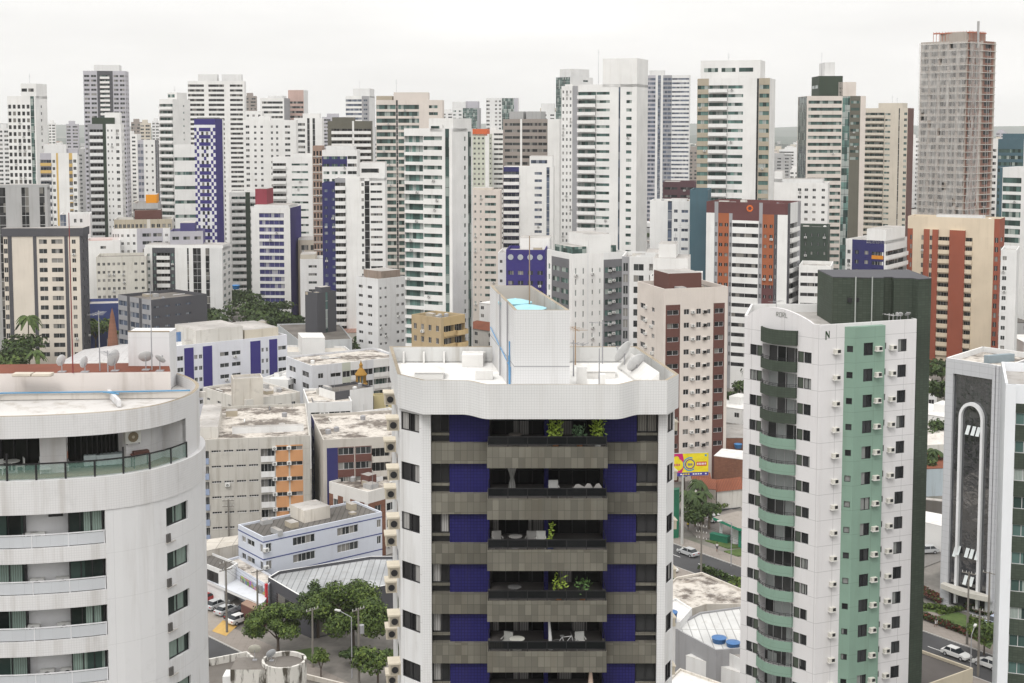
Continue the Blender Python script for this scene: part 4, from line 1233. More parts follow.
        dm.box(bx0 + .25, bx1 - .25, yf + 1.86, yf + 1.925, f + .75, f + .8, FRB)
        dm.build('balcony_door', root)
        cx = bx0 + dw * .5
        pc = MB()
        pc.box(cx - .12, cx + .12, yf + .55, yf + 1.85, f - .1, f + 1.78, PTILE)
        pc.build('dividing_wall', root)
    # crown
    cr = MB()
    f = [L(-6.85, 79.75), L(-5.2, 77.8), L(-2.9, 77.8)]
    for i in range(1, 8):
        t = i / 8
        f.append(L(-2.9 + 1.6 * t, 77.8 - 1.25 * (.5 - .5 * math.cos(math.pi * t))))
    f += [L(-1.3, 76.55), L(5.95, 76.55)]
    for i in range(1, 8):
        t = i / 8
        f.append(L(5.95 + 1.6 * t, 76.55 + 1.25 * (.5 - .5 * math.cos(math.pi * t))))
    f += [L(7.55, 77.8), L(9.06, 77.8), L(9.97, 79.75), L(8.4, 89.8), L(-8.25, 89.8)]
    n = len(f)
    cr_in = []
    for i in range(n):
        a_, b2, c2 = f[i - 1], f[i], f[(i + 1) % n]
        e1, e2 = (b2 - a_).normalized(), (c2 - b2).normalized()
        k = Vector((-e1.y - e2.y, e1.x + e2.x)); k = k / max(.4, 1 + e1.dot(e2))
        cr_in.append(b2 + k * .22)
    WCR = paint((0.70, 0.70, 0.70), 0.3, (0.155, 0.155, 0.010), 0.2, mott=0.08, rough=.5)
    for i in range(n):
        j = (i + 1) % n
        p, q, pi, qi = f[i], f[j], cr_in[i], cr_in[j]
        cr.face([(p.x, p.y, 62.98), (q.x, q.y, 62.98), (q.x, q.y, H), (p.x, p.y, H)], WCR)
        cr.face([(qi.x, qi.y, 64.0), (pi.x, pi.y, 64.0), (pi.x, pi.y, H - .02), (qi.x, qi.y, H - .02)], paint((0.62, 0.62, 0.61), .8))
        cr.face([(p.x, p.y, H), (q.x, q.y, H), (qi.x, qi.y, H - .02), (pi.x, pi.y, H - .02)], COPE)
    cr.face([(p.x, p.y, 62.98) for p in reversed(f)], GR_IN)
    cr.build('parapet', root)
    rf = MB()
    RW2 = paint((0.80, 0.79, 0.77), 0.35, (1.6, 1.6, .03), .08, mott=.06)
    rf.face([(p.x, p.y, 63.95) for p in cr_in], RW2)
    for i in range(5):
        rf.box(L(-7.3 + i * 1.35, 0).x, L(-7.18 + i * 1.35, 0).x, L(0, 89.2).y, L(0, 89.5).y, 63.96, 64.7, ROOFW)
    rf.build('roof', root)
    # back lift house on the roof
    bk = MB()
    bk.box(L(-3.3, 0).x, L(-1.9, 0).x, L(0, 87.8).y, L(0, 89.5).y, 63.96, 64.75, ROOFW)
    bk.build('roof_plinth', root); bk = MB()
    bk.box(L(-2.3, 0).x, L(-1.2, 0).x, L(0, 83.4).y, L(0, 84.2).y, 63.96, 64.5, ROOFW)
    bk.build('roof_plinth', root); bk = MB()
    bk.box(L(4.0, 0).x, L(4.6, 0).x, L(0, 82.0).y, L(0, 82.6).y, 63.96, 65.0, ROOFW)
    bk.build('roof_plinth', root); bk = MB()
    bk.box(L(5.3, 0).x, L(5.7, 0).x, L(0, 81.2).y, L(0, 81.7).y, 63.96, 64.7, ROOFW)
    bk.build('roof_plinth', root)
    for (x, y) in ((-5.2, 84.4), (5.6, 84.8)):
        pm_ = MB()
        c = L(x, y)
        pm_.box(c.x - .9, c.x + .9, c.y - .9, c.y + .9, 63.96, 64.4, ROOFW)
        for (s0, s1) in (((-1, -1), (1, -1)), ((1, -1), (1, 1)), ((1, 1), (-1, 1)), ((-1, 1), (-1, -1))):
            pm_.face([(c.x + s0[0], c.y + s0[1], 64.4), (c.x + s1[0], c.y + s1[1], 64.4), (c.x, c.y, 64.75)], ROOFW)
        pm_.build('skylight', root)
    sk = MB()
    a0, a1 = L(6.9, 87.5), L(8.0, 80.6)
    sk.face([(a0.x, a0.y, 64.1), (a1.x, a1.y, 64.1), (a1.x + .9, a1.y, 64.95), (a0.x + .9, a0.y, 64.95)], ROOFW)
    sk.face([(a0.x, a0.y, 64.1), (a0.x + .9, a0.y, 64.95), (a0.x + .9, a0.y, 63.96), (a0.x, a0.y, 63.96)], ROOFW)
    sk.face([(a1.x, a1.y, 63.96), (a1.x + .9, a1.y, 63.96), (a1.x + .9, a1.y, 64.95), (a1.x, a1.y, 64.1)], ROOFW)
    sk.face([(a0.x, a0.y, 63.96), (a1.x, a1.y, 63.96), (a1.x, a1.y, 64.1), (a0.x, a0.y, 64.1)], ROOFW)
    sk.build('sloping_kerb', root)
    # water tank house: open box
    P = [L(.14, 78.7), L(3.40, 78.7), L(1.20, 91.0), L(-1.52, 91.0)]
    P[2], P[3] = L(1.3, 89.2 + 1.6), L(-1.5, 89.2 + 1.6)
    hb = MB()
    zt, zf = 69.0, 67.55
    inn = []
    for i in range(4):
        a_, b2, c2 = P[i - 1], P[i], P[(i + 1) % 4]
        e1, e2 = (b2 - a_).normalized(), (c2 - b2).normalized()
        k = Vector((-e1.y - e2.y, e1.x + e2.x)); k = k / max(.4, 1 + e1.dot(e2))
        inn.append(b2 + k * .2)
    GRIM = paint((0.52, 0.50, 0.47), 1.0, mott=.2)
    for i in range(4):
        j = (i + 1) % 4
        p, q, pi, qi = P[i], P[j], inn[i], inn[j]
        hb.face([(p.x, p.y, 63.9), (q.x, q.y, 63.9), (q.x, q.y, 65.62), (p.x, p.y, 65.62)], WT)
        hb.face([(p.x, p.y, 65.68), (q.x, q.y, 65.68), (q.x, q.y, zt), (p.x, p.y, zt)], WT)
        e = .03
        hb.face([(p.x, p.y, 65.62), (q.x, q.y, 65.62), (q.x, q.y, 65.68), (p.x, p.y, 65.68)], MGREY)
        hb.face([(qi.x, qi.y, zf), (pi.x, pi.y, zf), (pi.x, pi.y, zt), (qi.x, qi.y, zt)], GRIM)
        hb.face([(p.x, p.y, zt), (q.x, q.y, zt), (qi.x, qi.y, zt), (pi.x, pi.y, zt)], COPE)
    hb.face([(p.x, p.y, zf) for p in inn], GRIM)
    ho_ = hb.build('tank_house', root)
    BLT = flat((0.16, 0.42, 0.52), .45)
    BLL = flat((0.30, 0.58, 0.66), .45)
    for (x, y, r) in ((0.95, 82.6, 1.15), (.2, 85.4, 1.05), (1.75, 80.3, .85)):
        tb = MB()
        c = L(x, y)
        tb.lathe((c.x, c.y, 0), [(r * .85, zf), (r, zf + .9), (r, zf + 1.0)], BLT, 20)
        tb.lathe((c.x, c.y, 0), [(r * 1.04, zf + .97), (r * 1.04, zf + 1.05), (r * .5, zf + 1.2), (.25, zf + 1.22), (0, zf + 1.3)], BLL, 20)
        tag(tb.build('water_tank', None, loc=(X0, Y0, 0)), {1.15: 'large round blue water tank in the middle of the open rooftop tank house', 1.05: 'rear round blue water tank inside the open rooftop tank house', .85: 'small blue water tank nearest the front wall of the open tank house'}[r], 'water tank', 'blue water tanks in the rooftop tank house')
    pp = MB()
    BLP = flat((0.10, 0.30, 0.55), .5)
    wpz = [(-.02, 65.2), (-.02, 67.2)]
    d_ = (P[0] - P[3]).normalized(); nn = Vector((-d_.y, d_.x)) * -1
    for t, z0, z1 in ((10.6, 64.1, 66.9), (10.4, 64.1, 66.0), (10.9, 64.1, 65.4)):
        p = P[3] + d_ * t + Vector((-.08, -.02))
        pp.tube((p.x, p.y, z0), (p.x, p.y, z1), .03, .045, BLP, 6)
    pa, pb2 = P[3] + d_ * 1 + Vector((-.08, 0)), P[3] + d_ * 10.6 + Vector((-.08, 0))
    pp.tube((pa.x, pa.y, 66.3), (pb2.x, pb2.y, 65.4), .035, .035, BLP, 6)
    for t in (6.2, 9.8):
        p = P[3] + d_ * t + Vector((-.1, 0))
        pp.tube((p.x, p.y, 64), (p.x, p.y, 69.2), .05, .05, MGREY, 6)
    pp.build('pipes', ho_)
    # air conditioner boxes on the left flank, two a floor, concrete ledge on top
    t = (A - F_).normalized(); n = Vector((t.y, -t.x))
    ac = MB()
    hc = paint((0.56, 0.50, 0.40), .4)
    ac.box(-.5, .5, -.7, -.003, 0, .68, hc)
    ac.box(-.55, .55, -.78, -.003, .68, .78, paint((0.66, 0.60, 0.49), .3))
    acm = ac.mesh('air_conditioner_box')
    fb = MB()
    # grille on the side that faces the street (towards -t is away; +t faces the camera)
    fb.box(.501, .512, -.63, -.08, .06, .62, flat((0.30, 0.27, 0.22), .6))
    fb.tube((.514, -.35, .34), (.526, -.35, .34), .21, .21, FRB, 12)
    fbm = fb.mesh('fan_grille')
    Ln = (A - F_).length
    for k, f in enumerate(fl):
        for (s, dz) in ((Ln - 4.9, .95), (Ln - 1.1, .15)):
            o = F_ + t * s
            q = put('air_conditioner_box', acm, root, Matrix.Translation((o.x, o.y, f + dz)) @ RM(t, n))
            put('fan_grille', fbm, q)
        # little recess window between the two boxes
    wk = win_mesh(.9, 1.0, GLD, FRB, 1, -.02, True)
    for k, f in enumerate(fl[:16]):
        o = F_ + t * (Ln - 3.4)
        put('window', wk, root, Matrix.Translation((o.x, o.y, f + .2)) @ RM(t, n))
    # right flank boxes
    t2 = (E_ - D_).normalized(); n2 = Vector((t2.y, -t2.x))
    for k, f in enumerate(fl[:16]):
        o = D_ + t2 * 1.2
        put('air_conditioner_box', acm, root, Matrix.Translation((o.x, o.y, f + .1)) @ RM(t2, n2) @ Matrix.Diagonal((.75, .6, .75, 1)))
    wb.build('wall', root)
    return root, L, bx0 + X0, bx1 + X0, fr0 + Y0, fl, yf + Y0
NT = near_tower()

def dish(name_loc, r, el, az, label, mat=None, group=None, mast=1.0):
    """satellite dish: root at the foot of its mast"""
    mat = mat or flat((0.62, 0.63, 0.64), .5)
    root = thing('satellite_dish', label, 'satellite dish', name_loc, 0, group)
    b = MB()
    b.tube((0, 0, 0), (0, 0, mast), .04, .04, MGREY, 6)
    b.box(-.25, .25, -.25, .25, 0, .05, MGREY)
    b.build('mast', root)
    b = MB()
    n = 16
    prof = [(0, 0), (.35, .03), (.7, .11), (1, .23)]
    b.lathe((0, 0, 0), [(r * x, r * z) for x, z in reversed(prof)], mat, n)
    b.lathe((0, 0, 0), [(r * x, r * z - .03) for x, z in prof], mat, n)
    b.lathe((0, 0, 0), [(r, r * .23 - .03), (r, r * .23)], mat, n)
    o = b.build('reflector', root, True)
    Mr = Matrix.Translation((0, 0, mast)) @ Matrix.Rotation(az, 4, 'Z') @ Matrix.Rotation(el, 4, 'X')
    o.matrix_local = Mr
    b = MB()
    for k in range(3):
        a = 2 * math.pi * k / 3
        b.tube((r * .9 * math.cos(a), r * .9 * math.sin(a), r * .2), (0, 0, r * .8), .02, .02, MGREY, 4)
    b.tube((0, 0, r * .72), (0, 0, r * .9), .06, .05, MGREY, 8)
    b.build('receiver', root).matrix_local = Mr
    return root
def mast_antenna(loc, h, label, col=None, bars=4, rz=0.0, name='roof_antenna', group=None):
    root = thing(name, label, 'antenna', loc, rz, group)
    col = col or MGREY
    b = MB()
    b.tube((0, 0, 0), (0, 0, h), .05, .03, col, 6)
    b.build('pole', root)
    if bars:
        b = MB()
        z = h - .2
        b.tube((-.1, -.9, z), (.1, .9, z), .025, .025, col, 4)
        for k in range(bars):
            y = -.8 + 1.6 * k / max(1, bars - 1)
            w = .55 - .06 * k
            b.tube((-w, y, z + .02), (w, y, z + .02), .016, .016, col, 4)
        b.build('aerial', root)
    return root
def L2(x, y, z=63.96): return (x, y, z)
dish(L2(7.3, 86.6), .8, R(62), R(235), 'big mesh satellite dish at the back right corner of the nearest roof', flat((0.62, 0.62, 0.62), .6), 'dishes on the nearest roof', 1.15)
dish(L2(7.9, 84.2), .68, R(60), R(215), 'second mesh satellite dish by the sloping kerb of the nearest roof', flat((0.58, 0.58, 0.58), .6), 'dishes on the nearest roof', .85)
mast_antenna(L2(5.25, 80.3), 2.5, 'thin upright pole in the middle of the nearest roof, right of the tank house', bars=0)
mast_antenna(L2(3.9, 84.6), 2.3, 'short mast with a long tilted aerial right beside the tank house', bars=6, rz=R(60))
mast_antenna(L2(6.0, 88.6), 3.0, 'mast with aerial at the back parapet of the nearest roof', bars=5, rz=R(80))
mast_antenna(L2(4.2, 88.6), 2.6, 'rusty mast with cross arms at the back of the nearest roof', flat((0.35, 0.24, 0.15), .8), bars=4, rz=R(20))
mast_antenna((1.1, 84.4, 67.3), 5.6, 'tall rusty mast standing inside the open tank house', flat((0.32, 0.24, 0.17), .8), bars=0)
def coil(loc):
    b = MB()
    for k in range(18):
        a0, a1 = 2 * math.pi * k / 18, 2 * math.pi * (k + 1) / 18
        for j in range(3):
            y = .1 * j
            b.tube((.45 * math.cos(a0), y, .5 + .45 * math.sin(a0)), (.45 * math.cos(a1), y, .5 + .45 * math.sin(a1)), .025, .025, flat((.5, .48, .44)), 4, False)
    tag(b.build('cable_coil', None, loc=loc), 'coil of grey cable leaning at the back of the nearest roof', 'cable coil')
coil(L2(3.1, 88.2))

# ---- plants and furniture on its balconies
LEAF1 = flat((0.26, 0.36, 0.05), .6)
LEAF2 = flat((0.07, 0.14, 0.035), .6)
LEAF3 = flat((0.10, 0.17, 0.09), .6)
def leafy(mb, c, r, h, n, m, rnd, s=.12):
    for _ in range(n):
        a, u, v = rnd.uniform(0, 6.28), rnd.random() ** .5, rnd.uniform(0, 1)
        p = Vector((c[0] + r * u * math.cos(a), c[1] + r * u * math.sin(a), c[2] + h * v))
        d = Vector((rnd.uniform(-1, 1), rnd.uniform(-1, 1), rnd.uniform(-.2, 1))).normalized()
        e = d.orthogonal().normalized()
        mb.face([p, p + d * s + e * s * .4, p + d * s * 2, p + d * s - e * s * .4], m)
def potted(loc, label, r, h, pot, m, seed, n=90, group='potted plants on the granite balconies'):
    rnd = random.Random(seed)
    root = thing('potted_plant', label, 'potted plant', loc, 0, group)
    b = MB()
    b.lathe((0, 0, 0), [(0, 0), (.16, 0), (.22, .4), (.19, .4), (.0, .36)], pot, 10)
    b.build('pot', root)
    b = MB()
    b.tube((0, 0, .35), (0, 0, .35 + h * .4), .03, .015, flat((.12, .08, .05)), 5)
    leafy(b, (0, 0, .45), r, h, n, m, rnd)
    b.build('leaves', root)
_, Lf, NX0, NX1, NYF, NFL, NYW = NT
def nb(k, px): return (px, NYF + .55, NFL[k] - .11)
TERR = flat((0.45, 0.2, 0.1), .8)
potted(nb(0, NX0 + 4.0), 'bright yellow green bush in a terracotta pot on the top balcony', .42, 1.05, TERR, LEAF1, 1, 170)
potted(nb(0, NX0 + 6.45), 'tall yellow green bush in a white pot at the right end of the top balcony', .4, 1.15, flat((.7, .7, .68)), LEAF1, 2, 170)
potted(nb(0, NX0 + 5.4), 'silvery bush between the two yellow green ones on the top balcony', .4, .75, TERR, LEAF3, 3)
potted(nb(2, NX0 + 3.7), 'thin spiky plant by the dividing wall on the third balcony down', .2, 1.1, flat((.1, .12, .3)), LEAF1, 4, 40)
potted(nb(3, NX0 + 4.2), 'spreading green plant left of centre on the fourth balcony down', .45, 1.0, TERR, LEAF1, 5, 60)
potted(nb(3, NX0 + 5.6), 'low dark fern along the rail of the fourth balcony down', .5, .7, TERR, LEAF2, 6, 70)
def bchair(loc, rz, label, m, group='chairs on the granite balconies'):
    root = thing('balcony_chair', label, 'chair', loc, rz, group)
    b = MB(); b.box(-.28, .28, -.28, .28, .38, .46, m); b.build('seat', root)
    b = MB(); b.box(-.28, .28, .24, .3, .46, .95, m); b.build('backrest', root)
    for s in (-1, 1):
        b = MB(); b.box(s * .28 - .03, s * .28 + .03, -.25, .24, .62, .66, m); b.build('armrest', root)
        for u in (-1, 1):
            b = MB(); b.box(s * .25 - .02, s * .25 + .02, u * .22 - .02, u * .22 + .02, 0, .38, m); b.build('leg', root)
def btable(loc, label, m, r=.4, group=None):
    root = thing('balcony_table', label, 'table', loc, 0, group)
    b = MB(); b.lathe((0, 0, 0), [(0, .68), (r, .68), (r, .72), (0, .72)], m, 14); b.build('tabletop', root)
    b = MB(); b.tube((0, 0, .03), (0, 0, .68), .04, .04, m, 6); b.lathe((0, 0, 0), [(r * .6, 0), (r * .6, .03), (0, .03)], m, 10); b.build('pedestal', root)
GYW = flat((0.24, 0.235, 0.225))
def nbz(k, dx, dy=.75): return (NX0 + dx, NYF + dy, NFL[k] - .11)
bchair(nbz(2, .6), R(15), 'grey armchair at the left end of the third balcony down', GYW)
btable(nbz(2, 1.65), 'round grey table between chairs on the third balcony down', GYW)
bchair(nbz(2, 2.55), R(-10), 'grey armchair just right of the round table on the third balcony down', GYW)
bchair(nbz(2, 3.15), R(0), 'pale armchair against the dividing wall on the third balcony down', flat((.5, .5, .48)))
btable(nbz(0, .75 + .9), 'low dark table with ornaments left on the top balcony', flat((.1, .09, .08)))
bchair(nbz(4, 1.15), R(-20), 'white rounded armchair on the fifth balcony down', flat((.4, .4, .38)))
btable(nbz(4, 1.65 + .1, .5), 'round white table on the fifth balcony down', flat((.55, .55, .5)), .45)
bchair(nbz(4, 5.5), R(10), 'pale armchair on the right half of the fifth balcony down', flat((.5, .5, .48)))
btable(nbz(3, 1.6), 'round dark table on the fourth balcony down', flat((.12, .12, .12)))
def drape(k, dx, label, w=.35, col=(.36, .36, .35)):
    b = MB(); m = flat(col)
    n = 8
    z0, z1 = NFL[k] - .1, NFL[k] + 1.75
    prof = [(0, 1.0), (.3, .45), (.45, .3), (.6, .5), (1, .75)]
    y = NYF + 1.2
    for i in range(len(prof) - 1):
        (t0, a0), (t1, a1) = prof[i], prof[i + 1]
        za, zb = z1 + (z0 - z1) * t0, z1 + (z0 - z1) * t1
        P = lambda a, s, z: (NX0 + dx + w * a * s, y + .05 * math.cos(s * 9), z)
        for q in range(6):
            s0, s1 = -1 + q / 3, -1 + (q + 1) / 3
            b.face([P(a1, s0, zb), P(a1, s1, zb), P(a0, s1, za), P(a0, s0, za)], m)
            b.face([(v[0], v[1] + .03, v[2]) for v in (P(a0, s0, za), P(a0, s1, za), P(a1, s1, zb), P(a1, s0, zb))], m)
    tag(b.build('tied_curtain'), label, 'curtain')
drape(1, 1.45, 'pale curtain tied at the middle on the left of the second balcony down')
def cloth_heap(k, dx, w, label):
    rnd = random.Random(9)
    b = MB(); m = flat((.28, .27, .26))
    n = 10
    y0 = NYF + .35
    H_ = [.25 + .3 * abs(math.sin(i * .9)) + rnd.uniform(0, .1) for i in range(n + 1)]
    for i in range(n):
        xa, xb = NX0 + dx + w * i / n, NX0 + dx + w * (i + 1) / n
        z = NFL[k] - .1 + .6
        b.face([(xa, y0, z - .8), (xb, y0, z - .8), (xb, y0 + .1, z + H_[i + 1] - .3), (xa, y0 + .1, z + H_[i] - .3)], m)
        b.face([(xa, y0 + .1, z + H_[i] - .3), (xb, y0 + .1, z + H_[i + 1] - .3), (xb, y0 + .8, z - .1), (xa, y0 + .8, z - .1)], m)
        b.face([(xa, y0 + .8, z - .1), (xb, y0 + .8, z - .1), (xb, y0 + .8, z - .8), (xa, y0 + .8, z - .8)], m)
    tag(b.build('covered_sofa'), label, 'sofa')
cloth_heap(1, 5.0, 1.7, 'grey sheet draped over furniture at the right of the second balcony down')
bchair(nbz(1, 3.9), R(5), 'pale chair right of the dividing wall on the second balcony down', flat((.45, .45, .44)))
def bicycle(loc, rz, label):
    root = thing('bicycle', label, 'bicycle', loc, rz)
    rm = flat((.12, .12, .12))
    for x in (-.5, .5):
        b = MB()
        for k in range(16):
            a0, a1 = 2 * math.pi * k / 16, 2 * math.pi * (k + 1) / 16
            b.tube((x + .33 * math.cos(a0), 0, .35 + .33 * math.sin(a0)), (x + .33 * math.cos(a1), 0, .35 + .33 * math.sin(a1)), .02, .02, rm, 4, False)
            if k % 2 == 0:
                b.tube((x, 0, .35), (x + .33 * math.cos(a0), 0, .35 + .33 * math.sin(a0)), .006, .006, GYW, 3, False)
        b.build('wheel', root)
    b = MB()
    fm_ = flat((.5, .5, .5))
    for p, q in (((-.5, 0, .35), (-.05, 0, .35)), ((-.05, 0, .35), (-.2, 0, .85)), ((-.2, 0, .8), (.35, 0, .85)), ((.35, 0, .85), (-.05, 0, .35)), ((.35, 0, .95), (.5, 0, .35)), ((-.2, 0, .8), (-.5, 0, .35))):
        b.tube(p, q, .022, .022, fm_, 5)
    b.build('frame', root)
    b = MB(); b.tube((.33, -.25, 1.0), (.33, .25, 1.0), .02, .02, rm, 5); b.build('handlebar', root)
    b = MB(); b.box(-.33, -.1, -.06, .06, .87, .93, rm); b.build('saddle', root)
bicycle(nbz(4, 4.6, .5), R(5), 'dark bicycle parked right of the dividing wall on the fifth balcony down')
def parasol(loc, label):
    root = thing('folded_parasol', label, 'parasol', loc)
    b = MB(); b.tube((0, 0, 0), (0, 0, 2.2), .03, .02, GYW, 6); b.build('pole', root)
    b = MB(); b.lathe((0, 0, 0), [(.03, 2.15), (.1, 1.6), (.17, .9), (.14, .8)], flat((.55, .42, .34)), 8); b.build('canopy', root)
parasol(nbz(5, 6.1, .6), 'folded beige parasol at the right of the lowest balcony in view')
def board(loc, label):
    b = MB(); b.tube((0, 0, 0), (-.12, .15, 1.9), .14, .05, flat((.6, .6, .6)), 8)
    tag(b.build('surfboard', loc=loc), label, 'board')
board(nbz(4, 3.75, .6), 'narrow white board leaning on the dividing wall of the fifth balcony down')

# ================================================================== LEFT TOWER (curved white)
LT_W = paint((0.68, 0.675, 0.68), 0.6, (0.155, 0.155, 0.012), 0.14, mott=0.05, rough=.55)
LT_P = paint((0.69, 0.69, 0.70), 0.45, (6.0, 2.95, .02), .12, mott=0.04)
def smooth_path(pts, n=6):
    out = []
    P = [Vector(p) for p in pts]
    for i in range(len(P) - 1):
        p0, p1, p2, p3 = P[max(0, i - 1)], P[i], P[i + 1], P[min(len(P) - 1, i + 2)]
        for k in range(n):
            t = k / n
            out.append(.5 * ((2 * p1) + (p2 - p0) * t + (2 * p0 - 5 * p1 + 4 * p2 - p3) * t * t + (3 * p1 - p0 - 3 * p2 + p3) * t ** 3))
    out.append(P[-1])
    return out
class Path:
    def __init__(s, pts):
        s.p = pts
        s.s = [0.0]
        for a, b in zip(pts, pts[1:]):
            s.s.append(s.s[-1] + (b - a).length)
        s.L = s.s[-1]
    def at(s, q, off=0.0):
        q = max(0, min(s.L - 1e-6, q))
        for i in range(len(s.p) - 1):
            if q <= s.s[i + 1] + 1e-9:
                a, b = s.p[i], s.p[i + 1]
                t = (b - a).normalized()
                # smoothed normal
                j0, j1 = max(0, i - 1), min(len(s.p) - 2, i + 1)
                f = (q - s.s[i]) / (s.s[i + 1] - s.s[i])
                ta = ((s.p[j0 + 1] - s.p[j0]).normalized() + t).normalized()
                tb = (t + (s.p[j1 + 1] - s.p[j1]).normalized()).normalized()
                tt = (ta * (1 - f) + tb * f).normalized()
                n = Vector((tt.y, -tt.x))
                return a + (b - a) * f + n * off
        return s.p[-1]
    def find(s, px, z):
        """arc length where the picture column px is crossed at height z"""
        best = (1e9, 0)
        for k in range(1200):
            q = s.L * k / 1200
            p = s.at(q)
            d = p.y * cp - (z - CAMZ) * sp
            x = 512 + F * p.x / d
            if abs(x - px) < best[0] and q < s.L * .8:
                best = (abs(x - px), q)
        return best[1]
def band(mb, path, s0, s1, z0, z1, m, off=0.0, th=.2, n=None, cap=True, inner=True, topm=None):
    n = n or max(2, int((s1 - s0) / .8))
    for k in range(n):
        a, c = s0 + (s1 - s0) * k / n, s0 + (s1 - s0) * (k + 1) / n
        p, q = path.at(a, off), path.at(c, off)
        pi, qi = path.at(a, off - th), path.at(c, off - th)
        mb.face([(p.x, p.y, z0), (q.x, q.y, z0), (q.x, q.y, z1), (p.x, p.y, z1)], m)
        if inner: mb.face([(qi.x, qi.y, z0), (pi.x, pi.y, z0), (pi.x, pi.y, z1), (qi.x, qi.y, z1)], m)
        mb.face([(p.x, p.y, z1), (q.x, q.y, z1), (qi.x, qi.y, z1), (pi.x, pi.y, z1)], topm or m)
        mb.face([(pi.x, pi.y, z0), (qi.x, qi.y, z0), (q.x, q.y, z0), (p.x, p.y, z0)], m)
    for a, fl_ in ((s0, 0), (s1, 1)):
        p, pi = path.at(a, off), path.at(a, off - th)
        f = [(p.x, p.y, z0), (pi.x, pi.y, z0), (pi.x, pi.y, z1), (p.x, p.y, z1)]
        mb.face(f if fl_ else f[::-1], m)
def left_tower():
    pts = smooth_path([(-52, 88.5), (-44, 84.2), (-37.5, 82.2), (-31.7, 81.6), (-26.3, 82.6), (-23.4, 84.2), (-21.85, 86.5), (-21.25, 89.5), (-22.0, 93.0), (-25.0, 97.0), (-31, 100.5)], 6)
    Pt = Path(pts)
    X0, Y0 = -36.0, 92.0
    org = Vector((X0, Y0))
    Pt.p = [p - org for p in Pt.p]
    Pt2 = Path(Pt.p)
    world_at = Path(pts)
    root = thing('apartment_tower', 'curved white tower filling the left edge with a glass railed roof terrace', 'tower block', (X0, Y0, 0))
    H, FH = 62.0, 2.95
    sA = world_at.find(105, 54)       # end of the balconies
    sW0, sW1 = world_at.find(163, 54), world_at.find(184, 54)
    sT = world_at.find(186, 59)       # right end of the terrace
    Ltot = Pt2.L
    fl = [53.75 - FH * k for k in range(17)]     # rail foot / top of white slab band
    w = MB()
    # crown ring and body
    band(w, Pt2, 0, Ltot, 60.6, H, LT_W, 0, .25, topm=COPE)
    band(w, Pt2, sT, Ltot, 58.0, 60.6, LT_W, 0, .25)
    band(w, Pt2, 0, Ltot, 55.9, 58.0, LT_W, .35, .6, topm=LT_W)
    # wall right of the balconies with the window column
    band(w, Pt2, sA, sW0, 0, 55.9, LT_P, .3, .3)
    band(w, Pt2, sW1, Ltot, 0, 55.9, LT_P, .3, .3)
    zs = 55.9
    wins = []
    for k in range(17):
        zt = 54.35 - FH * k + .9
        zb = zt - 1.25
        band(w, Pt2, sW0, sW1, zt, zs, LT_P, .3, .3)
        wins.append((zb, zt))
        zs = zb
    band(w, Pt2, sW0, sW1, 0, zs, LT_P, .3, .3)
    p, q = Pt2.at(sW0, .3), Pt2.at(sW1, .3)
    t = (q - p).normalized(); n = Vector((t.y, -t.x)); WW = (q - p).length
    RMx = lambda o, z, t, n: Matrix.Translation((o.x, o.y, z)) @ Matrix(((t.x, -n.x, 0, 0), (t.y, -n.y, 0, 0), (0, 0, 1, 0), (0, 0, 0, 1)))
    WG = glass((0.012, 0.016, 0.015), (0.05, 0.08, 0.07), (0.27, 0.35, 0.31), 0.45, (.9, 9))
    wm = win_mesh(WW, 1.25, WG, FRB, 2, .22)
    for zb, zt in wins:
        put('window', wm, root, RMx(p, zb, t, n))
    acm = MB()
    acm.box(-.05, .28, -.12, .35, 0, .55, flat((.10, .095, .09)))  # casing coloured dark to stand for its grille and the shadows around it
    acm.box(-.08, .75, -.16, .35, -.06, -.004, flat((.45, .43, .40)))
    acm = acm.mesh('air_conditioner')
    for zb, zt in wins[:14]:
        put('air_conditioner', acm, root, RMx(p, zb - .98, t, n))
    # balcony zone
    in_off = -1.0
    inner = MB()
    band(inner, Pt2, 0, sA, 0, 55.9, LT_P, in_off, .15)
    a, bq = Pt2.at(sA, .3), Pt2.at(sA, in_off)
    inner.face([(bq.x, bq.y, 0), (a.x, a.y, 0), (a.x, a.y, 55.9), (bq.x, bq.y, 55.9)][::-1], LT_P)
    inner.build('inner_wall', root)
    RG = paint((0.58, 0.60, 0.63), .1, (0.06, 5, .012), .25)
    sB0, sB1 = world_at.find(69, 54), world_at.find(103, 54)
    sC1 = world_at.find(22, 54)
    segs = [(sB0, sB1, 3, 1.0), (sC1 - 3.0, sC1, 3, .5), (sC1 - 9, sC1 - 6, 3, .5)]
    for k, f in enumerate(fl):
        bl = MB()
        band(bl, Pt2, 0, sA, f - .95, f, LT_W, .3, .35)
        # floor slab
        n_ = 14
        for i in range(n_):
            s0, s1 = sA * i / n_, sA * (i + 1) / n_
            p0, p1, q0, q1 = Pt2.at(s0, 0), Pt2.at(s1, 0), Pt2.at(s0, in_off), Pt2.at(s1, in_off)
            bl.face([(p0.x, p0.y, f - .3), (p1.x, p1.y, f - .3), (q1.x, q1.y, f - .3), (q0.x, q0.y, f - .3)], LT_P)
            bl.face([(q0.x, q0.y, f - .6), (q1.x, q1.y, f - .6), (p1.x, p1.y, f - .6), (p0.x, p0.y, f - .6)], LT_P)
        bo = bl.build('balcony', root)
        rl = MB()
        nr = 13
        for i in range(nr + 1):
            s = sA * i / nr - (.06 if i == nr else 0)
            p0 = Pt2.at(s, .2)
            rl.box(p0.x - .025, p0.x + .025, p0.y - .025, p0.y + .025, f, f + .82, flat((.7, .7, .72)))
        band(rl, Pt2, 0, sA - .03, f + .80, f + .86, flat((.72, .72, .74)), .24, .08)
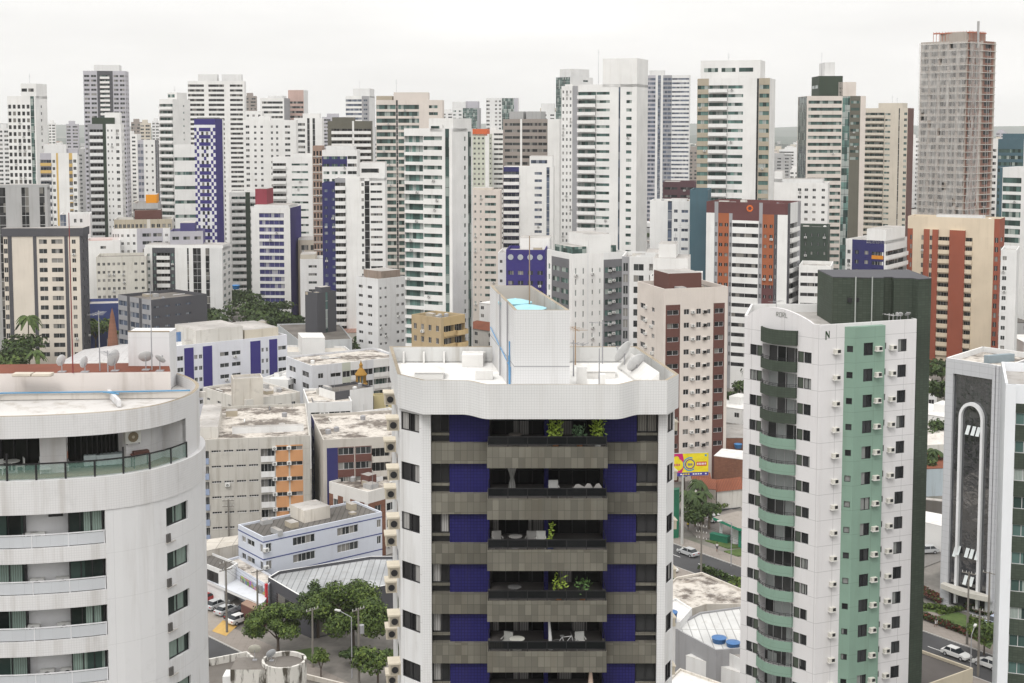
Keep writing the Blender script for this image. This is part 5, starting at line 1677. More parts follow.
        band(rl, Pt2, 0, sA - .03, f + .06, f + .76, RG, .21, .02)
        rl.build('railing', bo)
        for (s0, s1, npn, bay) in segs:
            if s0 < 0: continue
            p0, p1 = Pt2.at(s0, in_off + bay * .75), Pt2.at(s1, in_off + bay * .75)
            t = (p1 - p0).normalized(); n = Vector((t.y, -t.x)); W_ = (p1 - p0).length
            z0, z1 = f - .25, f + 2.05
            wb_ = MB()
            wb_.box(0, W_, .0, .06, 0, z1 - z0, WG)
            wb_.box(0, W_, .061, .74 * bay + .1, 0, .05, FRB)
            wb_.box(0, W_, .061, .74 * bay + .1, z1 - z0 - .05, z1 - z0, FRB)
            wb_.box(-.02, .05, -.03, .74 * bay, 0.051, z1 - z0 - .051, GLD)
            wb_.box(W_ - .05, W_ + .02, -.03, .74 * bay, 0.051, z1 - z0 - .051, FRB)
            for j in range(npn + 1):
                x = W_ * j / npn
                wb_.box(x - .035, x + .035, -.04, -.002, 0, z1 - z0, FRB)
            wb_.box(0, W_, -.035, -.002, z1 - z0 - .07, z1 - z0, FRB)
            put('window', wb_.mesh('bay_window'), root, RMx(p0, z0, t, n))
        p0 = Pt2.at(world_at.find(47, 54), in_off + .02); p1 = Pt2.at(world_at.find(62, 54), in_off + .02)
        t = (p1 - p0).normalized(); n = Vector((t.y, -t.x))
        put('window', win_mesh((p1 - p0).length, .3, GLD, FRB, 1, -.03, True), root, RMx(p0, f + 1.6, t, n))
        # air conditioners seen through the rail
        ac_ = ac_mesh(.85, .62, .35)
        for px in ((28, 36), (34, 61), (28, 61), (42, 63), (24, 54))[k % 5]:
            p0 = Pt2.at(world_at.find(px, 54), in_off + .02)
            p1 = Pt2.at(world_at.find(px + 3, 54), in_off + .02)
            t = (p1 - p0).normalized(); n = Vector((t.y, -t.x))
            put('air_conditioner', ac_, root, RMx(p0, f + .1, t, n))
    # terrace: floor, inner glazed wall, rail
    tf = MB()
    n_ = 30
    FLO = paint((0.33, 0.27, 0.19), .5, (.3, .3, .01), .3)
    for i in range(n_):
        s0, s1 = sT * 1.0 * i / n_, sT * 1.0 * (i + 1) / n_
        p0, p1, q0, q1 = Pt2.at(s0, 0.0), Pt2.at(s1, 0.0), Pt2.at(s0, -4), Pt2.at(s1, -4)
        tf.face([(p0.x, p0.y, 57.9), (p1.x, p1.y, 57.9), (q1.x, q1.y, 57.9), (q0.x, q0.y, 57.9)], FLO)
        tf.face([(q0.x, q0.y, 60.6), (q1.x, q1.y, 60.6), (p1.x, p1.y, 60.6), (p0.x, p0.y, 60.6)], LT_P)
    tf.build('terrace_floor', root)
    iw = MB()
    TDK = glass((0.006, 0.007, 0.007), (0.02, 0.022, 0.02), (0.05, .05, .045), 0.1, q=.15)
    sP0, sP1 = world_at.find(34, 59), world_at.find(64, 59)
    sQ = world_at.find(137, 59)
    band(iw, Pt2, 0, sP0 - .001, 57.4, 60.6, TDK, -3.0, .15)
    band(iw, Pt2, sP0, sP1, 57.4, 60.6, LT_P, -1.9, .65)
    band(iw, Pt2, sP1 + .001, sQ, 57.4, 60.6, TDK, -3.0, .15)
    band(iw, Pt2, sQ + .001, sT + 1.0, 57.4, 60.6, LT_P, -1.7, .65)
    p0, p1 = Pt2.at(sT, 0), Pt2.at(sT, -2.2)
    iw.prism([p0, p1, p1 + Vector((-.01, .15)), p0 + Vector((-.1, .15))], 57.4, 60.6, LT_P)
    for i in range(26):
        s = sP1 + .1 + (sQ - sP1 - .2) * i / 10 if i <= 10 else (sP0 - .1 - (i - 10) * 1.0)
        if s < 0: continue
        p0 = Pt2.at(s, -2.93)
        iw.box(p0.x - .04, p0.x + .04, p0.y - .04, p0.y + .04, 57.4, 60.6, FRB)
    iw.build('terrace_wall', root)
    rl = MB()
    GLR = bpy.data.materials.get('rail_glass')
    if GLR is None:
        GLR, nt2, bb = newmat('rail_glass')
        bb.inputs['Base Color'].default_value = (0.22, 0.36, 0.31, 1)
        bb.inputs['Roughness'].default_value = .05
        bb.inputs['Alpha'].default_value = .25
    band(rl, Pt2, 0, sT - .1, 58.05, 58.98, GLR, .08, .015)
    band(rl, Pt2, 0, sT - .1, 58.98, 59.06, FRB, .12, .08)
    nps = 20
    for i in range(nps + 1):
        s = (sT - .1) * i / nps
        p0 = Pt2.at(s, .08)
        tall = 1.7 if i % 4 == 1 else 1.05
        rl.box(p0.x - .05, p0.x + .05, p0.y - .05, p0.y + .05, 58.0, 58 + tall, FRB)
    rl.build('terrace_railing', root)
    # roof: sunk slab, coping beams, blue pipe, upper pink box
    rf = MB()
    n_ = 40
    poly = [Pt2.at(Ltot * i / n_, -.2) for i in range(n_ + 1)]
    rf.face([(p.x, p.y, 61.2) for p in poly] + [(-20, 14, 61.2)], paint((0.62, 0.60, 0.58), .9, mott=.15))
    rf.build('roof', root)
    up = MB()
    PK = paint((0.68, 0.63, 0.60), .6)
    # upper block: front face from picture columns 0..172
    a = G(-60, 399, 61.2); bq = G(171, 396, 61.2)
    a, bq = Vector((a.x - X0, a.y - Y0)), Vector((bq.x - X0, bq.y - Y0))
    t = (bq - a).normalized(); n = Vector((-t.y, t.x))
    up.prism([a, bq, bq + n * 3.6 + t * (-.8), a + n * 3.6], 61.25, 62.9, PK, paint((0.19, 0.06, 0.035), .6, mott=.35))
    up.build('upper_block', root)
    up = MB()
    for s0, ln, hh in ((11.2, .25, .5), (3.0, .25, .5)):
        p0 = a + t * s0
        q0 = p0 - n * 3.6 + t * 1.5
        up.prism([q0, q0 + t * .25, p0 + t * .25, p0], 61.25, 61.7, LT_P)
    p0 = a - n * .9
    up.prism([p0, p0 + t * 18, p0 + t * 18 + n * .2, p0 + n * .2], 61.25, 61.65, paint((.6, .57, .53), .8))
    up.build('roof_kerbs', root)
    pb = MB()
    z = 61.75
    p0 = a - n * 1.0
    for (s0, s1, o0, o1) in ((4.6, 11.2, 0, 0), (11.2, 17.0, -.1, .1), (11.2, 12.4, 0, -.8), (2, 4.6, -.6, 0)):
        u, v = p0 + t * s0 + n * o0, p0 + t * s1 + n * o1
        pb.tube((u.x, u.y, z), (v.x, v.y, z), .06, .06, flat((0.10, 0.27, 0.45)), 6)
    pb.build('blue_pipe', root)
    sh = MB()
    sh.box(-27.0 - X0, -24.1 - X0, 94.0 - Y0, 96.0 - Y0, 61.25, 65.3, LT_P)
    sh.box(-27.0 - X0, -24.1 - X0, 94.0 - Y0, 94.2 - Y0, 65.303, 65.38, COPE)
    sh.build('stair_house', root)
    w.build('wall', root)
    return root, a, t, n, X0, Y0, Pt2, world_at
LT = left_tower()
_, la, lt_, ln_, LX, LY, LP, LPW = LT
def lroof(s, o, z=62.9):
    p = la + lt_ * s + ln_ * o
    return (p.x + LX, p.y + LY, z)
mast_antenna(G(73, 373, 62.9), 11.0, 'tall thin red mast rising from the red roof of the curved tower', flat((0.22, 0.04, 0.04), .6), bars=0)
mast_antenna(G(100, 371, 62.9), 4.2, 'slender grey aerial mast right of the red mast on the curved tower', bars=5)
mast_antenna(G(108, 372, 62.9), 1.5, 'short tilted aerial at the middle of the red roof', bars=5, rz=R(40))
mast_antenna(G(152, 370, 62.9), 6.0, 'slender grey mast at the right end of the red roof', bars=0)
dish(G(146, 370, 62.9), .5, R(55), R(200), 'white satellite dish at the right end of the red roof', flat((.6, .6, .6)), 'dishes on the curved tower', .9)
dish(G(160, 371, 62.9), .4, R(50), R(150), 'small mesh satellite dish in front of the white box on the red roof', flat((.5, .5, .5)), 'dishes on the curved tower', .8)
dish(G(85, 372, 62.9), .42, R(82), R(250), 'thin tilted dish near the red mast', flat((.6, .6, .6)), 'dishes on the curved tower', .7)
dish(G(62, 372, 62.9), .4, R(80), R(240), 'edge on pale dish left of the red mast', flat((.6, .6, .6)), 'dishes on the curved tower', .8)
dish(G(115, 371, 62.9), .6, R(80), R(245), 'large tilted dish in the middle right of the red roof', flat((.55, .55, .55)), 'dishes on the curved tower', .9)
def roof_pallet(loc, label):
    b = MB()
    for k in range(2):
        b.box(-1.3 + k * 1.35, -.05 + k * 1.35, -.4, .4, .05, .2, flat((.55, .5, .42)))
    b.box(-1.3, 1.3, -.3, .3, 0, .05, flat((.4, .35, .3)))
    tag(b.build('roof_hatch', loc=loc), label, 'roof hatch')
roof_pallet(G(33, 376, 62.9), 'pale flat hatch cover lying on the red roof of the curved tower')
# terrace furniture
def terr(px, py, z=57.92):
    return G(px, py, z)
def lounger(loc, rz, label):
    m = flat((.72, .74, .73), .5)
    root = thing('deck_chair', label, 'deck chair', loc, rz, 'white deck chairs on the roof terrace')
    b = MB(); b.box(-.32, .32, -.9, .35, .30, .36, m); b.build('seat', root)
    b = MB(); b.face([(-.32, .35, .34), (.32, .35, .34), (.32, .75, 1.0), (-.32, .75, 1.0)], m); b.face([(-.32, .8, .98), (.32, .8, .98), (.32, .4, .31), (-.32, .4, .31)], m)
    b.box(-.32, .32, .75, .8, .97, 1.03, m); b.build('backrest', root)
    for s in (-1, 1):
        for y in (-.75, .3):
            b = MB(); b.box(s * .28 - .03, s * .28 + .03, y, y + .06, 0, .3, m); b.build('leg', root)
        b = MB(); b.box(s * .34 - .03, s * .34 + .03, -.2, .45, .52, .56, m); b.build('armrest', root)
lounger(terr(45, 471), R(20), 'white deck chair left of the other on the curved terrace')
lounger(terr(63, 469), R(22), 'white deck chair right of the other on the curved terrace')
def terr_chair(loc, rz, label):
    m = flat((.72, .74, .73), .5)
    root = thing('plastic_chair', label, 'chair', loc, rz, 'white plastic chairs round the terrace table')
    b = MB(); b.box(-.25, .25, -.25, .25, .4, .45, m); b.build('seat', root)
    b = MB(); b.box(-.25, .25, .22, .27, .45, .9, m); b.build('backrest', root)
    for s in (-1, 1):
        for u in (-1, 1):
            b = MB(); b.box(s * .22 - .02, s * .22 + .02, u * .22 - .02, u * .22 + .02, 0, .4, m); b.build('leg', root)
terr_chair(terr(20, 472), R(-60), 'white plastic chair right of the terrace table')
terr_chair(terr(3, 474), R(60), 'white plastic chair left of the terrace table at the photo edge')
btable(terr(12, 472), 'white round table between the plastic chairs on the terrace', flat((.7, .72, .7)), .5)
def cloth_table(loc, rz, w, label, ch=.78):
    m = flat((.55, .64, .66), .7)
    root = thing('covered_table', label, 'table', loc, rz, 'cloth covered tables on the terrace')
    b = MB()
    n = 10
    for i in range(n):
        x0, x1 = -w / 2 + w * i / n, -w / 2 + w * (i + 1) / n
        wv = lambda x: .05 * math.sin(x * 14)
        for s in (-1, 1):
            f = [(x0, s * (.45 + wv(x0)), .12), (x1, s * (.45 + wv(x1)), .12), (x1, s * .4, ch), (x0, s * .4, ch)]
            b.face(f if s < 0 else f[::-1], m)
        b.face([(x0, -.4, ch), (x1, -.4, ch), (x1, .4, ch), (x0, .4, ch)], m)
    for s in (-1, 1):
        f = [(s * w / 2, -.4, ch), (s * w / 2, .4, ch), (s * (w / 2 + .05), .45, .12), (s * (w / 2 + .05), -.45, .12)]
        b.face(f if s < 0 else f[::-1], m)
    b.build('cloth', root)
    for s in (-1, 1):
        b = MB(); b.box(s * (w / 2 - .1) - .03, s * (w / 2 - .1) + .03, -.3, .3, 0, .6, GYW); b.build('leg', root)
cloth_table(terr(91, 467) + Vector((0, .3, 0)), R(15), 1.0, 'square table under a pale blue cloth on the terrace')
cloth_table(terr(110, 466) + Vector((0, .3, 0)), R(18), 1.8, 'long table under a pale blue cloth on the terrace')
def stand(loc, label):
    root = thing('air_conditioner', label, 'air conditioner', loc, R(35))
    b = MB(); b.box(-.5, .5, -.2, .2, 0, .85, flat((.6, .6, .57))); b.build('casing', root)
    b = MB(); b.tube((0, -.215, .42), (0, -.205, .42), .34, .34, flat((.2, .16, .1)), 14); b.tube((0, -.23, .42), (0, -.218, .42), .1, .1, flat((.5, .45, .35)), 8); b.build('fan', root)
    for s in (-1, 1):
        b = MB(); b.box(s * .4 - .03, s * .4 + .03, -.2, .22, -.06, -.003, FRB); b.build('bracket', root)
pacc = LPW.at(LPW.find(143, 59), -1.45)
stand((pacc.x, pacc.y, 59.5), 'big air conditioner with a round fan on the terrace wall')
def shelf(px, label):
    p = LPW.at(LPW.find(px, 59), -1.2)
    root = thing('work_table', label, 'table', (p.x, p.y, 57.92), R(35))
    b = MB(); b.box(-.6, .6, -.3, .3, .8, .86, flat((.25, .1, .08))); b.box(-.5, .5, -.2, .2, .86, 1.05, flat((.12, .06, .05))); b.build('tabletop', root)
    for s in (-1, 1):
        for u in (-1, 1):
            b = MB(); b.box(s * .52 - .03, s * .52 + .03, u * .25 - .03, u * .25 + .03, 0, .8, FRB); b.build('leg', root)
shelf(151, 'dark red work table by the terrace air conditioner')
potted(tuple(terr(69, 465)), 'dry reddish potted palm beside the deck chairs', .5, .9, TERR, flat((.3, .12, .08)), 12, 60, None)

# ================================================================== GREEN AND WHITE TOWER
GW = paint((0.70, 0.685, 0.69), 0.22, (4.6, 2.95, .035), .3, mott=.05)
MINT2 = paint((0.225, 0.335, 0.27), 0.25, (9, 2.8, .03), .2, mott=.08)
DKG = paint((0.068, 0.086, 0.066), 0.25, (.5, .28, .03), .3, mott=.25, tv=.2)
DKG2 = paint((0.075, 0.09, 0.07), 0.25)
def green_tower():
    P1, P2, P3 = Vector((27.5, 156.0)), Vector((34.6, 148.3)), Vector((46.65, 153.0))
    O = Vector((38, 158))
    SH = Vector((-.38, 0))
    H, FH = 57.6, 2.95
    s = Bld('apartment_tower', 'white tower with mint green column, curved green balconies and dark green rear core', (O.x + SH.x, O.y, 0), H, FH, 2.4, 2, GW, GLD, FRB, False, 'tower block')
    p1, p2, p3 = P1 - O, P2 - O, P3 - O
    p4, p5 = Vector((8.2, 8)), Vector((-8, 8))
    GWN = glass((0.012, 0.013, 0.015), (0.05, 0.052, 0.055), (0.33, 0.34, 0.33), 0.2, (.7, 9))
    BG = glass((0.02, 0.022, 0.022), (0.10, 0.10, 0.10), (0.50, 0.53, 0.52), 0.35, (1.3, 9))
    s.facade(p1, p2, [pl(.85), wi(1.0, 1, .98, 1.25, .85, g=GWN, panes=2, r=.2), wi(.8, 1, .98, 1.25, .85, g=DKG2, r=.12, panes=1),
                      ba(5.0, GW, g=BG, po=.35, ph=.85, r=1.3, wh=2.35, rail=.35, rm=FRB, curve=.95, low=.35, pm=lambda k: DKG if k < 3 else MINT2, fm=FRW, panes=4),
                      wi(.85, 1, .98, 1.25, .85, g=DKG2, r=.12, panes=1), wi(1.05, 1, .98, 1.25, .85, g=GWN, panes=2, r=.2), pl(1.15)])
    # hood over the top balcony
    L1 = (p2 - p1).length
    t = (p2 - p1) / L1; n = Vector((t.y, -t.x))
    a0, a1 = L1 * 2.65 / 10.7, L1 * 7.65 / 10.7
    RM_ = Matrix.Translation((p1.x + t.x * a0, p1.y + t.y * a0, H - 2.6)) @ Matrix(((t.x, -n.x, 0, 0), (t.y, -n.y, 0, 0), (0, 0, 1, 0), (0, 0, 0, 1)))
    put('balcony_hood', balc_mesh(a1 - a0, .36, 1.65, .12, DKG, None, None, .95, .05), s.root, RM_)
    # arched gable over the left face
    gb = MB()
    nseg = 16
    prev = None
    A0, A1 = 0.55, L1 - 1.0
    for i in range(nseg + 1):
        u = i / nseg
        x = A0 + (A1 - A0) * u
        hh = 1.35 * math.sin(math.pi * min(1, u ** .8)) ** .8 if 0 < u < 1 else 0
        cur = (x, hh)
        if prev:
            (xa, ha), (xb, hb_) = prev, cur
            Pq = lambda x, z, o: (p1.x + t.x * x + n.x * o, p1.y + t.y * x + n.y * o, z)
            gb.face([Pq(xa, H, 0.002), Pq(xb, H, 0.002), Pq(xb, H + hb_, 0.002), Pq(xa, H + ha, 0.002)], GW)
            gb.face([Pq(xb, H, -.3), Pq(xa, H, -.3), Pq(xa, H + ha, -.3), Pq(xb, H + hb_, -.3)], GW)
            gb.face([Pq(xa, H + ha, .002), Pq(xb, H + hb_, .002), Pq(xb, H + hb_, -.3), Pq(xa, H + ha, -.3)], GW)
        prev = cur
    gb.build('arched_gable', s.root)
    # faint numerals on the gable and the green mark beside it
    mk = MB()
    mc = flat((0.33, 0.34, 0.31))
    Pq = lambda x, z, o=.012: (p1.x + t.x * x + n.x * o, p1.y + t.y * x + n.y * o, z)
    def stroke(b, x0, z0, x1, z1, w, m, f=Pq, o0=.004, o1=.03):
        d = Vector((x1 - x0, z1 - z0)).normalized(); e = Vector((-d.y, d.x)) * w / 2
        q = [(x0 - e.x, z0 - e.y), (x0 + e.x, z0 + e.y), (x1 + e.x, z1 + e.y), (x1 - e.x, z1 - e.y)]
        b.face([f(x, z, o1) for x, z in q][::-1], m)
        b.face([f(x, z, o1) for x, z in q], m)
    x, z = L1 * .43, H + .35
    for i, gl in enumerate(('N', 'O', 'Z', 'Z')[:0] or ('R', 'O', 'R', 'L')):
        xx = x + i * .42
        segs_ = {'R': [(0, 0, 0, .5), (0, .5, .25, .5), (.25, .5, .25, .27), (.25, .27, 0, .27), (.08, .27, .27, 0)],
                 'O': [(0, 0, 0, .5), (0, .5, .27, .5), (.27, .5, .27, 0), (.27, 0, 0, 0)], 'L': [(0, .5, 0, 0), (0, 0, .25, 0)]}[gl]
        for (u0, v0, u1, v1) in segs_:
            stroke(mk, xx + u0, z + v0, xx + u1, z + v1, .07, mc)
    mk.build('gable_lettering', s.root)
    # right face: white with AC, then mint column standing proud, then white
    v = (p3 - p2); L3 = v.length; t3 = v / L3; n3 = Vector((t3.y, -t3.x))
    q1, q2 = p2 + t3 * (L3 * .245), p2 + t3 * (L3 * .625)
    qa = q1 + n3 * .0; qb = q1 + t3 * .9 + n3 * .75; qc = q2 + n3 * .75
    s.facade(p2, q1, [pl(2.0), pl(1)])
    s.nf = int((H - 2.4 - 2) / FH)
    s.topm = 1.45
    s.facade(qa, qb, [pl(.15, MINT2), wi(.8, 1, .75, .72, 1.2, m=MINT2, g=GWN, panes=1), pl(.1, MINT2)], z1=H - .35)
    s.facade(qb, qc, [pl(.7, MINT2), wi(1.9, 1, .62, 1.45, .75, m=MINT2, g=GWN, panes=2), pl(1.1, MINT2)], z1=H - .35)
    s.facade(qc, q2, [pl(1, MINT2)], z1=H - .35)
    s.wall.face([(p.x, p.y, H - .35) for p in (qa, qb, qc, q2)], MINT2)
    s.facade(q2, p3, [pl(.1), wi(.55, 1, .8, .72, 1.2, g=GWN, panes=1), pl(1.15), wi(1.25, 1, .8, 1.45, .75, g=GWN, panes=2), pl(.95)])
    # behind the mint column the main wall continues above
    s.facade(q1, q2, [pl(1)], z1=H, z0=H - .36)
    s.facade(p3, p4, [pl(1)])
    s.facade(p4, p5, [pl(1)])
    s.facade(p5, p1, [pl(1)])
    s.roof([p1, p2, p3, p4, p5], ROOFG, 1.0, pm=WHITE2)
    acm = MB()
    acm.box(-.4, .34, -.42, -.003, .05, .5, flat((.68, .66, .6)))
    acm.box(-.1, .3, -.43, -.422, .09, .46, FRB)
    acm.box(-.5, .38, -.45, -.003, -.05, .045, flat((.7, .69, .66)))
    acm = acm.mesh('air_conditioner')
    def rm(t, n, o, z): return Matrix.Translation((o.x, o.y, z)) @ Matrix(((t.x, -n.x, 0, 0), (t.y, -n.y, 0, 0), (0, 0, 1, 0), (0, 0, 0, 1)))
    for k in range(s.nf):
        z = s.zf(k) + 1.1
        put('air_conditioner', acm, s.root, rm(t3, n3, p2 + t3 * (L3 * .165), z))
        put('air_conditioner', acm, s.root, rm(t3, n3, qb + (qc - qb) * .76, z + .15))
        put('air_conditioner', acm, s.root, rm(t3, n3, q2 + (p3 - q2) * .32, z))
    # green N shaped mark near the corner
    mk = MB()
    f3 = lambda x, z, o=.012: (p2.x + t3.x * x + n3.x * o, p2.y + t3.y * x + n3.y * o, z)
    gm = flat((0.06, 0.12, 0.06))
    x0, z0 = .7, H - 1.7
    stroke(mk, x0, z0, x0, z0 + 1.0, .14, gm, f3)
    stroke(mk, x0, z0 + .95, x0 + .42, z0 + .25, .16, gm, f3)
    stroke(mk, x0 + .42, z0 + .2, x0 + .42, z0 + 1.0, .10, gm, f3)
    mk.build('green_mark', s.root)
    # dark green core behind, fluted
    co = MB()
    poly = [Vector((37.5, 155.3)), Vector((39.6, 155.0)), Vector((41.4, 154.6)), Vector((43.2, 154.5)), Vector((43.25, 155.2)), Vector((44.3, 155.2)), Vector((44.35, 154.4)),
            Vector((46.4, 154.1)), Vector((46.75, 153.1)), Vector((48.5, 153.9)), Vector((48.5, 163)), Vector((37.5, 163))]
    co.prism([p - O for p in poly], 0, 62.1, DKG, ROOFG)
    cob = co.build('core', s.root)
    cp_ = MB()
    cp_.prism([p - O + Vector((0, -.06)) for p in poly], 62.102, 62.2, CHAR)
    cp_.build('coping', cob)
    pi_ = MB()
    for x in (39.9, 41.8):
        pi_.tube((x - O.x, 154.2 - O.y, 56.6), (x - O.x, 154.2 - O.y, 62.3), .07, .07, flat((.4, .42, .4)), 6)
    for x in (39.4, 40.4):
        pi_.box(x - O.x - .25, x - O.x + .25, 154.80 - O.y, 154.95 - O.y, 59.3, 59.8, FRB)
    pi_.build('pipes', cob)
    s.finish()
green_tower()
for k, (px, py, r, lb) in enumerate(((857, 287 - 12, .0, ''), )): pass
for (px, r, az, el, lb) in ((913, .38, 200, 40, 'round satellite dish at the right end of the row on the green tower'), (905.5, .3, 160, 60, 'small dark dish just left of the round one on the green tower'), (902, .28, 120, 75, 'small tilted dish left of the dark dish on the green tower')):
    q = G(px, 320, 57.6)
    dish((q.x - .2, q.y + 1.3, 56.7), r, R(el), R(az), lb, flat((.5, .5, .5)), 'dishes on the green tower', 1.35)
for (px, rz, lb) in ((894, 30, 'stubby aerial leftmost of the rooftop aerials on the green tower'), (898, 70, 'stubby aerial right beside the dishes on the green tower')):
    q = G(px, 320, 57.6)
    mast_antenna((q.x - .2, q.y + 1.3, 56.7), 1.5, lb, flat((.6, .6, .6)), 5, R(rz))
q = G(773, 309, 58.9)
mast_antenna((q.x + .6, q.y + 1.2, 56.6), 3.2, 'bare aerial above the arched gable of the green tower', bars=3, rz=R(-50))

# ================================================================== STREETS
ASPH = paint((0.075, 0.075, 0.078), .4, mott=.2, rough=.9)
PAVE = paint((0.27, 0.24, 0.215), .5, (1.2, 1.2, .04), .15, mott=.15, rough=.9)
KERB = paint((0.42, 0.41, 0.39), .4)
LINEW = flat((0.70, 0.70, 0.68), .7)
GRASS = None
def V2(x, y): return Vector((x, y))
def strip(mb, p, q, o0, o1, z, m, zb=None):
    d = (q - p).normalized(); n = V2(-d.y, d.x)
    A, B, Cc, D = p + n * o0, q + n * o0, q + n * o1, p + n * o1
    mb.face([(A.x, A.y, z), (B.x, B.y, z), (Cc.x, Cc.y, z), (D.x, D.y, z)], m)
    if zb is not None:
        mb.face([(A.x, A.y, zb), (B.x, B.y, zb), (B.x, B.y, z), (A.x, A.y, z)], m)
        mb.face([(Cc.x, Cc.y, zb), (D.x, D.y, zb), (D.x, D.y, z), (Cc.x, Cc.y, z)], m)
def road(nm, p, q, w, side, dashes=True, cl=(0.0,)):
    b = MB(); strip(b, p, q, -w / 2, w / 2, .006, ASPH); tag(b.build(nm), kind='structure')
    for s in (-1, 1):
        b = MB(); strip(b, p, q, s * w / 2 if s > 0 else -w / 2 - .2, w / 2 + .2 if s > 0 else -w / 2, .14, KERB, .0); tag(b.build('kerb'), kind='structure')
        b = MB(); strip(b, p, q, w / 2 + .2 if s > 0 else -w / 2 - .2 - side, w / 2 + .2 + side if s > 0 else -w / 2 - .2, .13, PAVE, .0); tag(b.build('pavement'), kind='structure')
    b = MB()
    d = (q - p).normalized(); L_ = (q - p).length
    for c in cl:
        k = 0.0
        while k < L_ - 3:
            strip(b, p + d * k, p + d * (k + 2.4), c - .08, c + .08, .011, LINEW)
            k += 7.0
    tag(b.build('road_markings'), kind='structure')
e1 = V2(.609, -.794)
RA = V2(31.5, 243)
road('road', RA - e1 * 150, RA + e1 * 120, 9.0, 3.6)
e2 = V2(.707, -.707)
RB = V2(-52.6, 202.6)
road('road', RB - e2 * 60, RB + e2 * 75, 10.5, 4.5, cl=(1.75, -1.75))
b = MB()
bm = MB()
A_ = V2(-24, 205)
# forecourt of the shops
fc = [G(203, 622), G(228, 634), G(262, 612), G(203, 590)]
fc = [V2(-56.2, 214.2), V2(-48.3, 206.4), V2(-38.5, 214), V2(-49, 226)]
b.face([(p.x, p.y, .145) for p in fc], paint((0.30, 0.27, 0.24), .5, mott=.15)); tag(b.build('forecourt'), kind='structure')
b = MB(); b.face([(p.x, p.y, .155) for p in (G(212, 632), G(226, 637), G(238, 626), G(223, 621))], flat((0.52, 0.33, 0.10), .8)); tag(b.build('yellow_paving'), kind='structure')
GRS = bpy.data.materials.new('grass'); GRS.use_nodes = True
_nt = GRS.node_tree; _b = _nt.nodes['Principled BSDF']
_nt.links.new(mixc(_nt, mrange(_nt, noise(_nt, .8, 5), .35, .65), (0.055, 0.095, 0.02), (0.10, 0.15, 0.04)), _b.inputs['Base Color'])
_b.inputs['Roughness'].default_value = .9
def ground_poly(nm, pts, z, m):
    b = MB()
    P = [G(*p) for p in pts]
    area = sum(P[i].x * P[(i + 1) % len(P)].y - P[(i + 1) % len(P)].x * P[i].y for i in range(len(P)))
    if area < 0: P.reverse()
    b.prism([(p.x, p.y) for p in P], 0, z, m, bottom=False)
    return tag(b.build(nm), kind='structure')
ground_poly('lawn', [(921, 603), (950, 612), (948, 616), (921, 611)], .20, GRS)
ground_poly('lawn', [(936, 618), (958, 613), (978, 622), (996, 636), (990, 650), (975, 641)], .21, GRS)
ground_poly('path', [(905, 614), (948, 611.5), (955, 613), (921, 621)], .18, PAVE)
ground_poly('steps', [(944, 596), (966, 603), (965, 612), (950, 611), (945, 605)], .35, paint((.45, .44, .42), .3))
ground_poly('lawn', [(295, 652), (318, 648), (326, 662), (312, 662)], .22, GRS)
ground_poly('lawn', [(705, 541), (728, 543), (742, 548), (728, 549)], .21, GRS)
ground_poly('lawn', [(724, 552), (745, 549), (745, 556), (736, 557)], .215, GRS)
ground_poly('car_park', [(672, 516), (700, 500), (748, 515), (748, 532), (700, 540)], .17, paint((.22, .20, .185), .5, mott=.2))
ground_poly('car_park', [(905, 522), (945, 517), (945, 560), (905, 575)], .17, paint((.20, .19, .18), .5))
ground_poly('side_street', [(666, 514), (745, 498), (748, 506), (690, 520)], .185, ASPH)

# ================================================================== LOW AND MID-RISE BUILDINGS
def TZ(name, label, xl, xc, xr, yt, z, de, **k):
    k.setdefault('cat', 'building'); k.setdefault('base', .3)
    k.setdefault('topm', .9); k.setdefault('fh', 3.0); k.setdefault('far', False); k.setdefault('par', .5)
    return T(name, label, xl, xc, xr, yt, G(xc, yt, z).y, de, **k)
STAIN = paint((0.62, 0.58, 0.52), 1.0, mott=.25)
STAINR = bpy.data.materials.new('stained_roof'); STAINR.use_nodes = True
_nt = STAINR.node_tree; _b = _nt.nodes['Principled BSDF']
_o = N(_nt, 'ShaderNodeTexCoord').outputs['Object']
_c = mixc(_nt, mrange(_nt, noise(_nt, .16, 7, _o, None, .72), .47, .56), (0.56, 0.52, 0.47), (0.12, 0.10, 0.085))
_c = mixc(_nt, mrange(_nt, noise(_nt, 1.1, 4, _o), .5, .75), _c, (0.30, 0.26, 0.22))
_nt.links.new(_c, _b.inputs['Base Color']); _b.inputs['Roughness'].default_value = .9
MOULD = bpy.data.materials.new('mouldy_wall'); MOULD.use_nodes = True
_nt = MOULD.node_tree; _b = _nt.nodes['Principled BSDF']
_o = N(_nt, 'ShaderNodeTexCoord').outputs['Object']
_c = mixc(_nt, mrange(_nt, noise(_nt, .9, 6, _o, (1.4, 1.4, .3), .65), .48, .6), (0.62, 0.60, 0.56), (0.075, 0.065, 0.05))
_nt.links.new(_c, _b.inputs['Base Color']); _b.inputs['Roughness'].default_value = .9
def wavy(col, pitch=.5, dirt=.6):
    key = ('wavy', col, pitch)
    if key in MATS: return MATS[key]
    m = paint(col, dirt, (pitch, 60, .09), .45, mott=.25, rough=.85, tv=.12).copy()
    MATS[key] = m
    return m
TILE = wavy((0.27, 0.095, 0.055), .35)
FIBRO = wavy((0.15, 0.14, 0.13), .9)
METAL = wavy((0.40, 0.41, 0.42), 1.0, .6)
BRICK = paint((0.25, 0.12, 0.08), .7, (.5, .25, .03), .25, mott=.2, tv=.25)
GRIDC = paint((0.50, 0.48, 0.44), .6, (1.9, 3.0, .07), .12)
